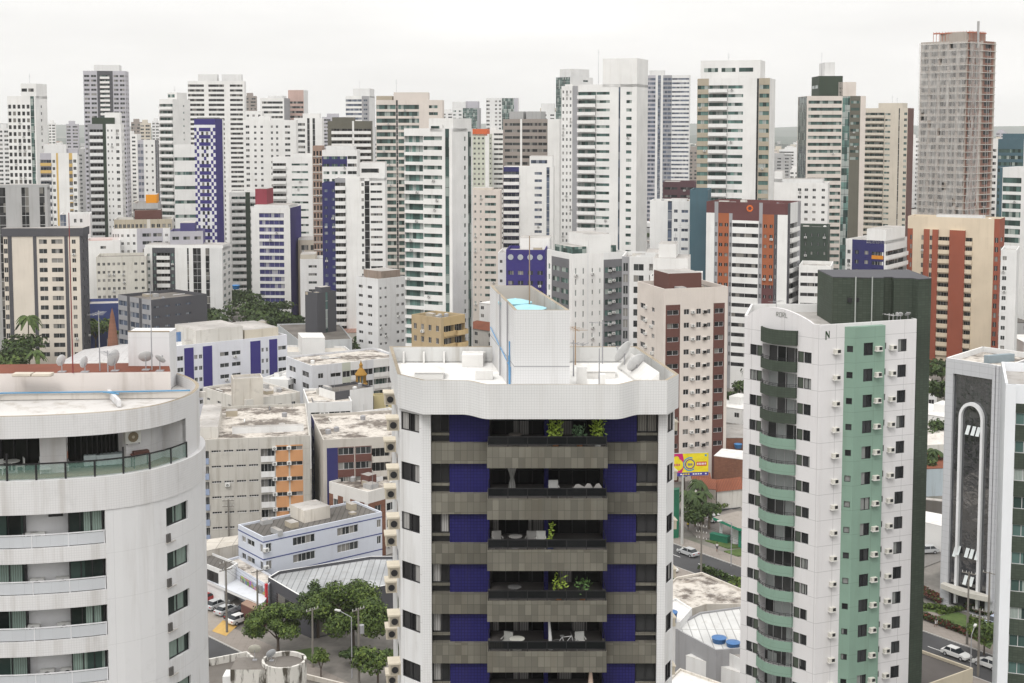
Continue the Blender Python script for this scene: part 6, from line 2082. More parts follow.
TZ('apartment_block', 'long beige walk-up block with orange panels and caged loggias beside the curved tower', None, 197, 310, 440, 20.5, 93, m=GRIDC, fh=2.95, topm=1.5, base=.6, dep=30, roofm=STAINR, g=GL, fm=FRW,
   Rr=[pl(.6), ba(1.1, GRIDC, po=.2, ph=.9, r=.8, pm=paint((.3, .36, .5), .3), g=GL), pl(.15), wi(7.3, 4, .78, .42, 1.9, g=GLD, panes=4), pl(.15), ba(2.1, GRIDC, po=.25, ph=.85, r=.8, pm=WHITE2, g=GL, jm=MGREY), pl(.15),
      wi(1.9, 1, .96, .8, 1.75, m=paint((0.56, 0.29, 0.14), .3), ac=-.75, g=GL, top=1.65, hm=GRIDC, fm=FRW), pl(.25), wi(1.9, 1, .96, .8, 1.75, m=paint((0.56, 0.29, 0.14), .3), ac=-.75, g=GL, top=1.65, hm=GRIDC), pl(1.1)],
   pent=[(.2, .9, .0, .18, 2.2, OLDW), (.75, .8, .3, .95, 1.2, WHITE2)])
TZ('apartment_block', 'beige walk-up block with navy panels, brown spandrels and small balconies', 311, 323, 412, 440, 20.5, 84, m=paint((0.48, 0.45, 0.41), .5), fh=2.8, topm=1.6, base=.6, roofm=STAINR, g=GLT, fm=FRW,
   L=[wi(1, 1, .5, 1.8, .5, m=NAVY), pl(2.5)],
   Rr=[pl(.5), pl(1.5, NAVY, top=1.6), wi(2.3, 1, .95, 1.35, 1.3, m=BROWN, panes=3, g=GL, top=1.6), pl(.12), wi(2.3, 1, .95, 1.35, 1.3, m=BROWN, g=GL, top=1.6, panes=3), ba(2.6, paint((0.48, 0.45, 0.41), .5), po=1.0, ph=.9, pm=paint((0.52, 0.49, 0.45), .4), g=GLD), wi(2.5, 2, .5, .5, 1.7, m=paint((0.48, 0.45, 0.41), .5)), pl(.6)])
TZ('apartment_block', 'low block with brick piers under a heavy white parapet and dirty roof', 329, 368, 408, 492, 12.8, 48, m=paint((0.68, 0.66, 0.63), .45), fh=3.1, topm=2.4, roofm=STAINR, g=GL,
   L=[pl(.7, BRICK, top=2.2), wi(.8, 1, .95, 1.6, .9, top=2.2), pl(.9, BRICK, top=2.2), wi(1.2, 1, .9, 1.6, .9, top=2.2), pl(.9, BRICK, top=2.2), wi(.7, 1, .9, 1.6, .9, top=2.2), pl(.8, BRICK, top=2.2), pl(.6)],
   Rr=[pl(.5, BRICK, top=2.2), wi(.7, 1, .8, 1.7, .8, m=BRICK, top=2.2), pl(.3, BRICK, top=2.2), wi(1, 1, .8, 1.5, .9, top=2.2), pl(1)], pent=[(.4, .6, .4, .6, 1.9, BROWN)])
LB = paint((0.60, 0.63, 0.70), .2)
TZ('office_building', 'white three storey office with blue bands and a dark corrugated roof by the trees', 238, 263, 382, 537, 10.6, 62, m=LB, fh=3.0, topm=.6, base=3, roofm=FIBRO, g=GL, fm=FRW, par=.35,
   L=[pl(.5), wi(1, 1, .7, 1.0), wi(1.5, 1, .85, 1.0), pl(.8), wi(.6, 1, .8, 1.4, .8)],
   Rr=[pl(.5), wi(1.2, 1, .9, 1.5, .8, ac=-.5), pl(4.2), wi(4.6, 1, .98, 1.4, .9, panes=5), pl(4.6), wi(4.6, 1, .98, 1.4, .9, panes=5), pl(4.0), wi(1, 1, .9, 1.4, .9), pl(.2)],
   pent=[(.05, .6, .42, .64, 2.2, STAIN)])
def band_lines():
    pass
s3 = bpy.data.objects['office_building']
for z in (9.6, 6.6, 3.7):
    b = MB()
    C3 = s3.location
    th3 = math.atan((263 - 512) / F) + R(62)
    d1, d2 = V2(-math.cos(th3), math.sin(th3)), V2(math.sin(th3), math.cos(th3))
    n1, n2 = V2(-math.sin(th3), -math.cos(th3)) * .03, V2(math.cos(th3), -math.sin(th3)) * .03
    w1 = solve_len(at(263, 537, C3.y), Vector((d1.x, d1.y, 0)), 238); w2 = solve_len(at(263, 537, C3.y), Vector((d2.x, d2.y, 0)), 382)
    b.prism([d1 * w1 + n1, n1 + n2, n2 * 0 + n1 * 0, d1 * w1], z, z + .18, flat((.05, .07, .22)))
    b.prism([n1 + n2, d2 * w2 + n2, d2 * w2, V2(0, 0)], z, z + .18, flat((.05, .07, .22)))
    b.build('blue_band', s3)
def PR(name, label, pts, z, wall, top, cat='building', z0=0.0, par=0.0, extra=None):
    """low building whose roof outline is read off the photo at height z"""
    P = [G(x, y, z) for x, y in pts]
    area = sum(P[i].x * P[(i + 1) % len(P)].y - P[(i + 1) % len(P)].x * P[i].y for i in range(len(P)))
    if area < 0: P.reverse()
    c = sum((V2(p.x, p.y) for p in P), V2(0, 0)) / len(P)
    root = thing(name, label, cat, (c.x, c.y, 0))
    Q = [V2(p.x, p.y) - c for p in P]
    b = MB(); b.prism(Q, z0, z - par, wall, wall, topface=(par == 0), bottom=False); 
    if par:
        for i in range(len(Q)):
            a_, b_ = Q[i], Q[(i + 1) % len(Q)]
            b.face([(a_.x, a_.y, z - par), (b_.x, b_.y, z - par), (b_.x, b_.y, z), (a_.x, a_.y, z)], wall)
    b.build('wall', root)
    b = MB()
    if par:
        inn = [q * (1 - .3 / max(1, q.length)) for q in Q]
        for i in range(len(Q)):
            j = (i + 1) % len(Q)
            b.face([(Q[i].x, Q[i].y, z), (Q[j].x, Q[j].y, z), (inn[j].x, inn[j].y, z), (inn[i].x, inn[i].y, z)], wall if wall is not CHAR else WHITE2)
            b.face([(inn[j].x, inn[j].y, z - par), (inn[i].x, inn[i].y, z - par), (inn[i].x, inn[i].y, z), (inn[j].x, inn[j].y, z)], wall)
        b.face([(q.x, q.y, z - par + .01) for q in inn], top)
    else:
        b.prism([q * 1.01 for q in Q], z + .004, z + .12, top)
    b.build('roof', root)
    REG.append((c.x, c.y, max(q.length for q in Q) * .8))
    if extra: extra(root, c, Q)
    return root
PR('shop_building', 'long grey metal roofed hall with charcoal fascia behind the big tree', [(268, 577), (297, 594), (312, 600), (397, 583), (397, 556), (372, 556), (278, 571)], 6.2, CHAR, METAL, par=.5)
PR('shop_building', 'white shop with a big window box at the left of the parked cars', [(196, 560), (224, 571), (238, 563), (205, 550)], 6.0, WHITE2, FIBRO, par=.4)
PR('shop_building', 'pale blue shop front with a colourful picture window', [(224, 560), (268, 585), (275, 577), (238, 556)], 5.5, LB, STAINR, par=.4)
def front_panel(rootname, pa, pb, z, t0, t1, z0, z1, m, name, fr=None, o=.05):
    root = bpy.data.objects[rootname]
    A, B = G(*pa, z) - root.location, G(*pb, z) - root.location
    A, B = V2(A.x, A.y), V2(B.x, B.y)
    d = B - A; l = d.length; t = d / l; n = V2(t.y, -t.x)
    p, q = A + d * t0, A + d * t1
    b = MB()
    b.prism([p + n * o, q + n * o, q - n * .05, p - n * .05], z0, z1, m)
    ob = b.build(name, root)
    if fr:
        b = MB(); b.prism([p + n * (o + .05) - t * .1, q + n * (o + .05) + t * .1, q + t * .1, p - t * .1], z0 - .15, z0 - .004, fr); b.build('sill', ob)
PICT = bpy.data.materials.new('printed_picture'); PICT.use_nodes = True
_nt = PICT.node_tree; _b = _nt.nodes['Principled BSDF']
_vo = N(_nt, 'ShaderNodeTexVoronoi'); _vo.inputs['Scale'].default_value = 1.6
_nt.links.new(N(_nt, 'ShaderNodeTexCoord').outputs['Object'], _vo.inputs['Vector'])
_nt.links.new(mixc(_nt, .62, _vo.outputs['Color'], (0.09, 0.06, 0.03), 'MIX'), _b.inputs['Base Color'])
front_panel('shop_building.002', (224, 560), (268, 585), 5.5, .38, .93, 1.9, 4.5, PICT, 'picture_window', WHITE2)
front_panel('shop_building.002', (224, 560), (268, 585), 5.5, .96, .995, 1.6, 5.6, flat((0.5, 0.01, 0.02), .5), 'red_sign', None, .3)
front_panel('shop_building.001', (196, 560), (224, 571), 6.0, .12, .8, 2.9, 5.2, GLD, 'window_box', WHITE2)
front_panel('shop_building', (268, 577), (297, 594), 6.2, .3, .92, .2, 4.4, GLD, 'shop_window', None)
front_panel('shop_building', (312, 600), (397, 583), 6.2, .05, .55, .2, 4.0, GLD, 'shop_window', None)
PR('shed', 'low white canopy roof stretching in front of the pale blue shop', [(205, 580), (262, 605), (268, 596), (222, 572)], 3.3, WHITE2, paint((.6, .62, .66), .3), z0=2.9)
PR('shed', 'translucent striped awning roof behind the white shop', [(200, 541), (238, 536), (238, 545), (203, 552)], 6.5, STAIN, wavy((.6, .56, .5), 2.5))
PR('guard_house', 'small brown brick gatehouse left of the nearest street tree', [(241, 604), (260, 613), (267, 606), (249, 599)], 3.0, BROWN, paint((.3, .2, .15), .6))
# near bottom left: stained wall and the mouldy rooftop
PR('old_building', 'mould streaked concrete roof edge below the left street', [(196, 661), (247, 651), (254, 657), (262, 672), (196, 700)], 14, MOULD, ROOFD, par=.9)
def mould_tower():
    c = G(270, 662, 17)
    root = thing('rooftop_tank_house', 'mouldy white rooftop block with a round end and satellite dishes', 'tank house', (c.x, c.y, 0))
    b = MB()
    b.box(-4.2, .6, -2.2, 1.4, 0, 17, MOULD, ROOFD)
    b.build('wall', root)
    b = MB()
    b.lathe((1.7, -.2, 0), [(2.6, 0), (2.6, 17.4), (2.3, 17.4), (2.3, 16.9)], MOULD, 24)
    b.lathe((1.7, -.2, 0), [(2.3, 16.9), (0, 16.9)], ROOFD, 24)
    b.build('round_wall', root)
    b = MB(); b.box(-5.2, -4.203, -1.8, .2, 0, 16, WHITE2); b.build('stair_box', root)
    return c
mc_ = mould_tower()
dish((mc_.x - 1.9, mc_.y + .6, 17.0), .75, R(60), R(190), 'whitish satellite dish left of the other on the mouldy rooftop', flat((.62, .6, .52)), 'dishes on the mouldy rooftop', 1.2)
dish((mc_.x + .1, mc_.y + .4, 17.0), .62, R(65), R(215), 'grey satellite dish right of the other on the mouldy rooftop', flat((.5, .52, .54)), 'dishes on the mouldy rooftop', .8)
PR('old_building', 'brown lower roof in front of the mouldy rooftop block', [(215, 683), (300, 672), (345, 683), (345, 720), (215, 720)], 11.5, STAIN, ROOFD, par=.6)

# cluster between the beige walk-ups and the purple striped block
TZ('old_building', 'bare beige cube standing before the purple striped block', 231, 233, 263, 379, 20, 85, m=STAIN, Rr=[pl(1)], L=[pl(1)])
TZ('old_building', 'old cream block with a dirty flat roof left of the grey ribbon window block', 203, 246, 300, 400, 15, 60, m=OLDW, Rr=[wi(1, 4, .3, .8)], L=[wi(1, 4, .3, .6)], roofm=STAINR)
TZ('office_building', 'grey rendered block with a row of dark windows behind the navy panelled walk-up', 303, 308, 352, 403, 15.5, 86, m=WHITE2, fh=3.4, Rr=[pl(.3), wi(1.4, 1, .9, 1.4, .6, m=WHITE2), wi(1.2, 2, .7, .9, 1), wi(1.6, 1, .95, 1.3, .7), wi(1.5, 1, .95, 1.3, .7), pl(.2)], roofm=STAINR)
TZ('office_building', 'black and white box building beside the mustard minaret', 319, 335, 373, 392, 17, 60, m=CHAR, L=[pl(1, WHITE)], Rr=[pl(1, CHAR), pl(1.6, WHITE2)], roofm=ROOFD)
TZ('house', 'pale yellow house right of the black and white box', 372, 374, 400, 396, 14, 78, m=paint((.58, .50, .28), .5), L=[pl(1)], Rr=[pl(1), wi(1, 1, .3, 1.2), pl(1)], roofm=ROOFD)
TZ('house', 'low white house with a grimy grey roof above the small balconies', 344, 366, 412, 422, 14, 62, m=WHITE2, L=[wi(1, 1, .3, .9)], Rr=[wi(1, 2, .3, 1.2)], roofm=STAINR)
TZ('apartment_block', 'white three storey block with loggias behind the mustard minaret', 286, 312, 402, 366, 19, 66, m=paint((0.60, 0.61, 0.64), .4), topm=1.4, roofm=STAINR, g=GLD,
   L=[wi(1, 2, .5, 1.4)], Rr=[pl(.5), wi(.6, 1, .8, 1.3), pl(.5), wi(1.2, 1, .8, 1.0), wi(.8, 1, .9, 1.6, .6, m=paint((.5, .52, .45))), ba(1.2, WHITE2, po=.2, ph=.9, pm=WHITE2), wi(1, 1, .9, 1.6, .6), ba(1.4, WHITE2, po=.2, ph=.9, pm=WHITE2, g=GLG), ba(1.4, WHITE2, po=.2, ph=.9, pm=WHITE2)])
TZ('office_building', 'white wedge shaped block with slanted ribbon windows left of the loggia block', 262, 288, 312, 380, 14, 30, m=WHITE, L=[pl(1)], Rr=[wi(1, 3, .9, 1.5)], roofm=ROOFW)
def minaret():
    c = G(361, 372, 19)
    root = thing('minaret', 'mustard yellow minaret like tower with a domed lantern', 'tower', (c.x, c.y, 0))
    MU = paint((0.34, 0.19, 0.04), .4)
    b = MB(); b.box(-1.5, 1.5, -1.5, 1.5, 0, 18.5, MU); b.build('shaft', root)
    b = MB(); b.lathe((0, 0, 0), [(2.0, 18.5), (2.0, 18.9), (1.6, 19.0), (1.5, 19.05)], MU, 8)
    for k in range(8):
        a = 2 * math.pi * k / 8
        b.tube((1.4 * math.cos(a), 1.4 * math.sin(a), 18.9), (1.4 * math.cos(a), 1.4 * math.sin(a), 21.2), .22, .22, MU, 5)
    b.lathe((0, 0, 0), [(1.0, 18.9), (1.0, 21.2)], GLT, 8)
    b.build('lantern', root)
    b = MB(); b.lathe((0, 0, 0), [(1.9, 21.2), (1.9, 21.5), (1.5, 22.0), (.9, 22.9), (.5, 23.3), (.5, 23.9), (.65, 24.1), (.3, 24.6), (.0, 25.6)], MU, 12)
    b.build('dome', root)
    root.scale = (.8, .8, .86)
minaret()
PR('warehouse', 'long warehouse with a brown flat roof below the black box building', [(277, 324), (338, 322), (352, 339), (300, 341)], 11, paint((.5, .52, .53), .4), ROOFD, par=.4)
PR('warehouse', 'long low shed with a pinkish tiled roof behind the round tree', [(338, 325), (412, 323), (412, 331), (345, 333)], 9, STAIN, wavy((.42, .26, .21), 1.2))
PR('warehouse', 'white flat roofed hall in front of the brown roofed warehouse', [(286, 352), (352, 352), (345, 346), (284, 345)], 9, WHITE2, paint((.6, .56, .5), .4), par=.6)
PR('house', 'small white cube on the flat hall', [(302, 338), (325, 338), (322, 333), (298, 333)], 14, WHITE, ROOFW)
PR('wall_block', 'tan boundary building at the foot of the faceted white block', [(318, 318), (384, 318), (384, 314), (318, 314)], 8, paint((.40, .32, .20), .4), ROOFG)
PR('house', 'low white roofed house with clutter behind the loggia block', [(350, 356), (392, 354), (380, 349), (356, 350)], 12, WHITE2, ROOFW)
# ---- left: vaulted hall, brick cone
def vault():
    c = V2(-112, 392)
    root = thing('hall', 'white hall with a shallow vaulted roof in front of the cream and charcoal block', 'building', (c.x, c.y, 0))
    W, D = 17.5, 13
    b = MB(); b.box(-W, W, -D, D, 0, 11, WHITE2, bottom=False); b.build('wall', root)
    b = MB()
    n = 18
    f = lambda x, y: 11.3 + 3.4 * max(0, 1 - (x / W) ** 2) * (1 - .55 * (y / D) ** 2)
    xs = [-W - .4 + (2 * W + .8) * i / n for i in range(n + 1)]
    ys = [-D - .4 + (2 * D + .8) * i / 8 for i in range(9)]
    m = paint((.47, .46, .46), .6, (2.0, 60, .06), .2)
    for i in range(n):
        for j in range(8):
            b.face([(xs[i], ys[j], f(xs[i], ys[j])), (xs[i + 1], ys[j], f(xs[i + 1], ys[j])), (xs[i + 1], ys[j + 1], f(xs[i + 1], ys[j + 1])), (xs[i], ys[j + 1], f(xs[i], ys[j + 1]))], m)
        b.face([(xs[i], ys[0], 10.9), (xs[i + 1], ys[0], 10.9), (xs[i + 1], ys[0], f(xs[i + 1], ys[0])), (xs[i], ys[0], f(xs[i], ys[0]))], WHITE)
    b.build('roof', root, True)
    REG.append((c.x, c.y, 20))
vault()
PR('hall_annex', 'low white annex roof right of the vaulted hall', [(95, 362), (150, 360), (138, 350), (88, 352)], 12, WHITE2, ROOFW)
def cone():
    c = G(113, 349, 13)
    root = thing('brick_spire', 'pointed red brick spire beside the vaulted hall', 'spire', (c.x, c.y, 0))
    b = MB(); b.lathe((0, 0, 0), [(1.8, 0), (1.7, 13), (1.5, 15), (1.15, 19), (.6, 23), (0.02, 25.4)], BRICK, 16); b.build('cone', root)
    b = MB(); b.lathe((0, 0, 0), [(2.3, 12.6), (2.3, 13.0), (1.6, 13.05)], OLDW, 16); b.build('base_ring', root)
cone()
# ---- right of the nearest tower: brick houses, white roofs
PR('old_building', 'long bare brick wall building at the foot of the pink beige block', [(664, 431), (744, 431), (744, 425), (664, 425)], 8, BRICK, ROOFG)
PR('old_building', 'weathered brick house behind the orange roof', [(724, 438), (752, 438), (752, 426), (724, 426)], 9, BRICK, ROOFG)
def tiled(label, pts, z, h, wall=OLDW):
    """gabled clay tile roof over a quad outline read at eaves height z"""
    P = [G(x, y, z) for x, y in pts]
    c = sum((V2(p.x, p.y) for p in P), V2(0, 0)) / 4
    root = thing('house', label, 'house', (c.x, c.y, 0))
    Q = [V2(p.x, p.y) - c for p in P]
    b = MB(); b.prism([q * .93 for q in Q] if (Q[0].x * Q[1].y - Q[1].x * Q[0].y) > 0 else [q * .93 for q in reversed(Q)], 0, z, wall, bottom=False); b.build('wall', root)
    m0, m1 = (Q[0] + Q[3]) / 2, (Q[1] + Q[2]) / 2
    b = MB()
    A, B, Cc, D = [(q.x, q.y, z) for q in Q]
    r0, r1 = (m0.x, m0.y, z + h), (m1.x, m1.y, z + h)
    for f in ((A, B, r1, r0), (Cc, D, r0, r1), (B, Cc, r1), (D, A, r0)):
        nrm = (Vector(f[1]) - Vector(f[0])).cross(Vector(f[2]) - Vector(f[0]))
        b.face(f if nrm.z > -1e-6 else f[::-1], TILE)
    b.build('roof', root)
    REG.append((c.x, c.y, 6))
tiled('small house with a bright orange tile roof and blue tanks behind the billboard', [(704, 447), (742, 446), (738, 440), (712, 440)], 5.5, 1.4)
tiled('open sided house with an orange tile roof below the white roofed brick house', [(716, 492), (744, 489), (738, 478), (712, 481)], 4.0, 1.4)
tiled('low orange roofed house behind the billboard pole', [(692, 480), (712, 482), (708, 474), (690, 474)], 4.0, 1.2)
PR('old_building', 'flat white roof just above the billboard', [(676, 456), (700, 448), (740, 449), (740, 453), (700, 458)], 5, STAIN, ROOFW)
PR('house', 'two storey unplastered brick house with a pale roof right of the billboard', [(714, 456), (745, 460), (752, 452), (722, 449)], 7.5, BRICK, ROOFW)
PR('house', 'grey concrete house with an outside stair behind the palms', [(697, 488), (716, 490), (716, 480), (700, 478)], 5.5, paint((.3, .27, .24), .9), TILE)
PR('house', 'rough grey house at the right edge of the orange roofed one', [(727, 466), (752, 470), (752, 462), (730, 460)], 5.0, STAIN, ROOFG)
PR('green_kiosk', 'tall dark green sign wall at the forecourt edge', [(672, 491), (679, 490), (679.5, 488), (672, 489)], 9.5, flat((0.02, 0.16, 0.09), .5), flat((0.02, 0.16, 0.09), .5), cat='sign')
def canopy():
    pts = [(713, 517), (738, 528), (770, 532), (770, 512), (738, 511)]
    P = [G(x, y, 4.2) for x, y in pts]
    c = sum((V2(p.x, p.y) for p in P), V2(0, 0)) / 5
    root = thing('station_canopy', 'flat canopy with a green fascia standing on green posts', 'canopy', (c.x, c.y, 0))
    Q = [V2(p.x, p.y) - c for p in P]
    GF = flat((0.02, 0.22, 0.13), .5)
    b = MB(); b.prism(Q, 3.7, 4.2, GF, paint((.3, .27, .24), .6)); b.build('roof', root)
    for i in (0, 1, 2):
        q = Q[i] * .75
        b = MB(); b.box(q.x - .25, q.x + .25, q.y - .25, q.y + .25, 0, 3.7, GF if i else WHITE2); b.build('post', root)
    b = MB(); q = Q[1] * .3; b.box(q.x - 2, q.x + 6, q.y, q.y + 2.5, 0, 3.6, WHITE2); b.build('kiosk', root)
canopy()
def green_box():
    c = G(720, 542)
    root = thing('container', 'long low green container on the corner grass', 'container', (c.x, c.y, .2), R(-38))
    b = MB(); b.box(-1.9, 1.9, -.6, .6, 0, 1.2, flat((0.015, 0.13, 0.075), .5)); b.build('body', root)
    b = MB(); b.box(-1.95, 1.95, -.65, .65, 1.203, 1.3, flat((0.02, 0.18, 0.11), .5)); b.build('lid', root)
green_box()
# white roofs below the road
PR('low_building', 'big stained white flat roof with a curved kerb beside the road', [(660, 592), (676, 577), (702, 572), (745, 590), (745, 604), (706, 604), (690, 609), (660, 612)], 7, STAIN, STAINR, par=.35)
PR('low_building', 'white ribbed metal roof between the stained roof and the blue tanks', [(672, 627), (700, 612), (745, 606), (745, 648), (716, 650)], 8, paint((.32, .32, .33), .4), wavy((.66, .66, .65), 1.2, .4), par=.25)
PR('low_building', 'plain white wall block holding the two blue water tanks', [(701, 640), (748, 662), (748, 652), (706, 632)], 7.4, WHITE2, ROOFG, par=.2)
PR('low_building', 'long sloping white awning roof in front of the tank block', [(686, 656), (748, 676), (748, 668), (700, 652)], 5.5, WHITE2, ROOFW)
PR('low_building', 'flat white roof at the very bottom beside the nearest tower', [(664, 683), (680, 668), (742, 690), (742, 720), (664, 720)], 6.5, STAIN, ROOFW, par=.3)
PR('low_building', 'small white boxy roof hard against the nearest tower', [(655, 606), (676, 598), (692, 608), (680, 622), (655, 622)], 9, WHITE2, ROOFW, par=.3)
def tank(px, py, z, r, h, label, col=(0.03, 0.10, 0.24)):
    c = G(px, py, z)
    root = thing('water_tank', label, 'water tank', (c.x, c.y, z), 0, 'blue plastic water tanks on low roofs')
    m = flat(col, .4)
    b = MB(); b.lathe((0, 0, 0), [(r * .82, 0), (r, h * .85), (r * 1.03, h * .86), (r * 1.03, h * .9)], m, 18); b.build('tub', root)
    b = MB(); b.lathe((0, 0, 0), [(r * 1.06, h * .9), (r * 1.06, h * .96), (r * .4, h * 1.08), (0, h * 1.1)], flat(tuple(x * 1.5 for x in col), .4), 18); b.build('lid', root)
tank(719, 646, 7.2, 1.0, 1.3, 'round dark blue water tank, left of the pair below the ribbed roof')
tank(733, 650, 7.2, .95, 1.2, 'round dark blue water tank, right of the pair below the ribbed roof')
tank(671, 622, 9, .9, 1.6, 'blue water tank half hidden by the edge of the nearest tower')
tank(725, 446, 6.9, .9, 1.0, 'small blue water tank on the bright orange roof', (0.04, 0.14, 0.3))
tank(738, 448, 6.9, .9, 1.0, 'small blue water tank at the right of the bright orange roof', (0.04, 0.14, 0.3))
tank(236, 289, 13, 1.5, 1.6, 'blue water tank on the messy roof of the charcoal office', (0.03, 0.2, 0.5))
tank(157, 289, 15.5, 1.5, 1.6, 'bright blue water tank left on the charcoal office roof', (0.03, 0.2, 0.5))
tank(172, 291, 15.5, 1.5, 1.6, 'bright blue water tank right on the charcoal office roof', (0.03, 0.2, 0.5))
tank(124, 248, 20, 1.8, 1.6, 'blue water tank among the stepped white blocks', (0.03, 0.2, 0.5))
# right side between the green tower and the glass office
PR('house', 'row of white and cream houses with tile roofs between green tower and glass office', [(905, 446), (950, 444), (950, 424), (905, 420)], 7, OLDW, paint((.66, .62, .58), .9, mott=.2), par=.5)
PR('house', 'blue grey small house with a pale pink neighbour wall left of the glass office', [(905, 470), (950, 468), (950, 455), (905, 452)], 6, paint((.42, .48, .52), .6), TILE)
PR('low_building', 'long white vaulted canopy roof over the car park left of the glass office', [(905, 518), (948, 528), (948, 516), (905, 508)], 5, WHITE, ROOFW)
PR('low_building', 'dark flat roof with a cream wall at the bottom right beside the road', [(973, 668), (900, 642), (860, 652), (890, 700), (918, 688)], 6.5, paint((.55, .49, .38), .4), paint((.10, .09, .085), .5, mott=.3), par=.4)
PR('boundary_wall', 'dark stone boundary wall below the small palms', [(905, 498), (945, 502), (945, 500), (905, 496)], 3.5, paint((.13, .12, .11), .6), ROOFG, cat='wall')

# ================================================================== GLASS OFFICE WITH THE ARCH
OFF = paint((0.52, 0.53, 0.55), .15, (1.5, 1.05, .03), .25, mott=.03, rough=.45)
def office():
    A, B = G(946, 357.7, 41.5), G(1005.7, 366.6, 41.5)
    A, B = V2(A.x, A.y), V2(B.x, B.y)
    root = thing('glass_office', 'grey panelled office tower with a tall white arch on its dark mirror glass front', 'office tower', (B.x, B.y, 0))
    a, z = A - B, V2(0, 0)
    L_ = a.length
    t = (z - a) / L_; n = V2(t.y, -t.x)
    H = 41.5
    back = V2(.66, .75) * 15
    w = MB()
    def Pt(s, zz, o): 
        q = a + t * s + n * o
        return (q.x, q.y, zz)
    g0, g1 = L_ * .13, L_ * .80
    hole_wall(w, a, t, n, 0, L_, 0, H, [(g0, g1, 3.2, H - 2.4), (g0 + .3, g1 - .3, .1, 3.0)], OFF, 0, .8)
    # right hand pillars stand a little proud
    for s0, s1, o in ((g1 + .001, g1 + .5, .25), (g1 + .75, g1 + 1.1, .35)):
        w.prism([a + t * s0, a + t * s0 + n * o, a + t * s1 + n * o, a + t * s1][::-1], 3, H - .02, OFF)
    for p, q in ((z, back), (back, a + back), (a + back, a)):
        d = (q - p); l = d.length; d = d / l
        hole_wall(w, p, d, V2(d.y, -d.x), 0, l, 0, H, [], OFF, 0, 0)
    w.build('wall', root)
    r = MB()
    poly = [a, z, back, a + back]
    r.face([(p.x, p.y, H - .9) for p in poly], STAINR)
    for i in range(4):
        p, q = poly[i], poly[(i + 1) % 4]
        d = (q - p).normalized(); m_ = V2(-d.y, d.x) * .3
        r.face([(p.x, p.y, H + .002), (q.x, q.y, H + .002), (q.x + m_.x, q.y + m_.y, H + .002), (p.x + m_.x, p.y + m_.y, H + .002)], WHITE)
        r.face([(q.x + m_.x, q.y + m_.y, H - .9), (p.x + m_.x, p.y + m_.y, H - .9), (p.x + m_.x, p.y + m_.y, H), (q.x + m_.x, q.y + m_.y, H)], WHITE2)
    r.build('roof', root)
    MIR = bpy.data.materials.new('mirror_glass'); MIR.use_nodes = True
    nt_ = MIR.node_tree; b_ = nt_.nodes['Principled BSDF']
    tc_ = N(nt_, 'ShaderNodeTexCoord')
    bt = N(nt_, 'ShaderNodeTexBrick'); bt.offset = 0
    nt_.links.new(tc_.outputs['UV'], bt.inputs['Vector'])
    bt.inputs['Scale'].default_value = 1; bt.inputs['Brick Width'].default_value = .72; bt.inputs['Row Height'].default_value = 1.5; bt.inputs['Mortar Size'].default_value = .03
    bt.inputs['Color1'].default_value = (.02, .022, .026, 1); bt.inputs['Color2'].default_value = (.05, .052, .058, 1); bt.inputs['Mortar'].default_value = (.006, .006, .007, 1)
    nt_.links.new(bt.outputs['Color'], b_.inputs['Base Color'])
    b_.inputs['Roughness'].default_value = .03; b_.inputs['Specular IOR Level'].default_value = .5; b_.inputs['IOR'].default_value = 2.3
    bp = N(nt_, 'ShaderNodeBump'); bp.inputs['Strength'].default_value = .25; bp.inputs['Distance'].default_value = .4
    nt_.links.new(noise(nt_, .55, 3, tc_.outputs['Object']), bp.inputs['Height']); nt_.links.new(bp.outputs[0], b_.inputs['Normal'])
    g = MB()
    g.face([Pt(g0, 3.2, -.5), Pt(g1, 3.2, -.5), Pt(g1, H - 2.4, -.5), Pt(g0, H - 2.4, -.5)], MIR)
    g.face([Pt(g0 + .3, .1, -.7), Pt(g1 - .3, .1, -.7), Pt(g1 - .3, 3.0, -.7), Pt(g0 + .3, 3.0, -.7)], GLD)
    g.build('curtain_glass', root)
    # arch
    ar = MB()
    c = (g0 + g1) / 2 - .1; ri, ro = L_ * .165, L_ * .165 + .42
    zc = H - 9.4
    prof = [(-1, 0)]
    pts = [(c - ro, 1.0), (c - ro, zc)] + [(c - ro * math.cos(math.pi * k / 14), zc + ro * 1.25 * math.sin(math.pi * k / 14)) for k in range(1, 14)] + [(c + ro, zc), (c + ro, 1.0)]
    pin = [(c - ri, 1.0), (c - ri, zc)] + [(c - ri * math.cos(math.pi * k / 14), zc + ri * 1.25 * math.sin(math.pi * k / 14)) for k in range(1, 14)] + [(c + ri, zc), (c + ri, 1.0)]
    AM = paint((0.74, 0.75, 0.76), .1)
    for i in range(len(pts) - 1):
        p, q, pi, qi = pts[i], pts[i + 1], pin[i], pin[i + 1]
        f = lambda u, o: Pt(u[0], u[1], o)
        ar.face([f(p, .15), f(q, .15), f(qi, .15), f(pi, .15)][::-1], AM)
        ar.face([f(p, -.49), f(q, -.49), f(q, .15), f(p, .15)], AM)
        ar.face([f(qi, -.49), f(pi, -.49), f(pi, .15), f(qi, .15)], AM)
    ar.build('arch', root)
    # open sashes
    rnd = random.Random(5)
    sp_ = []
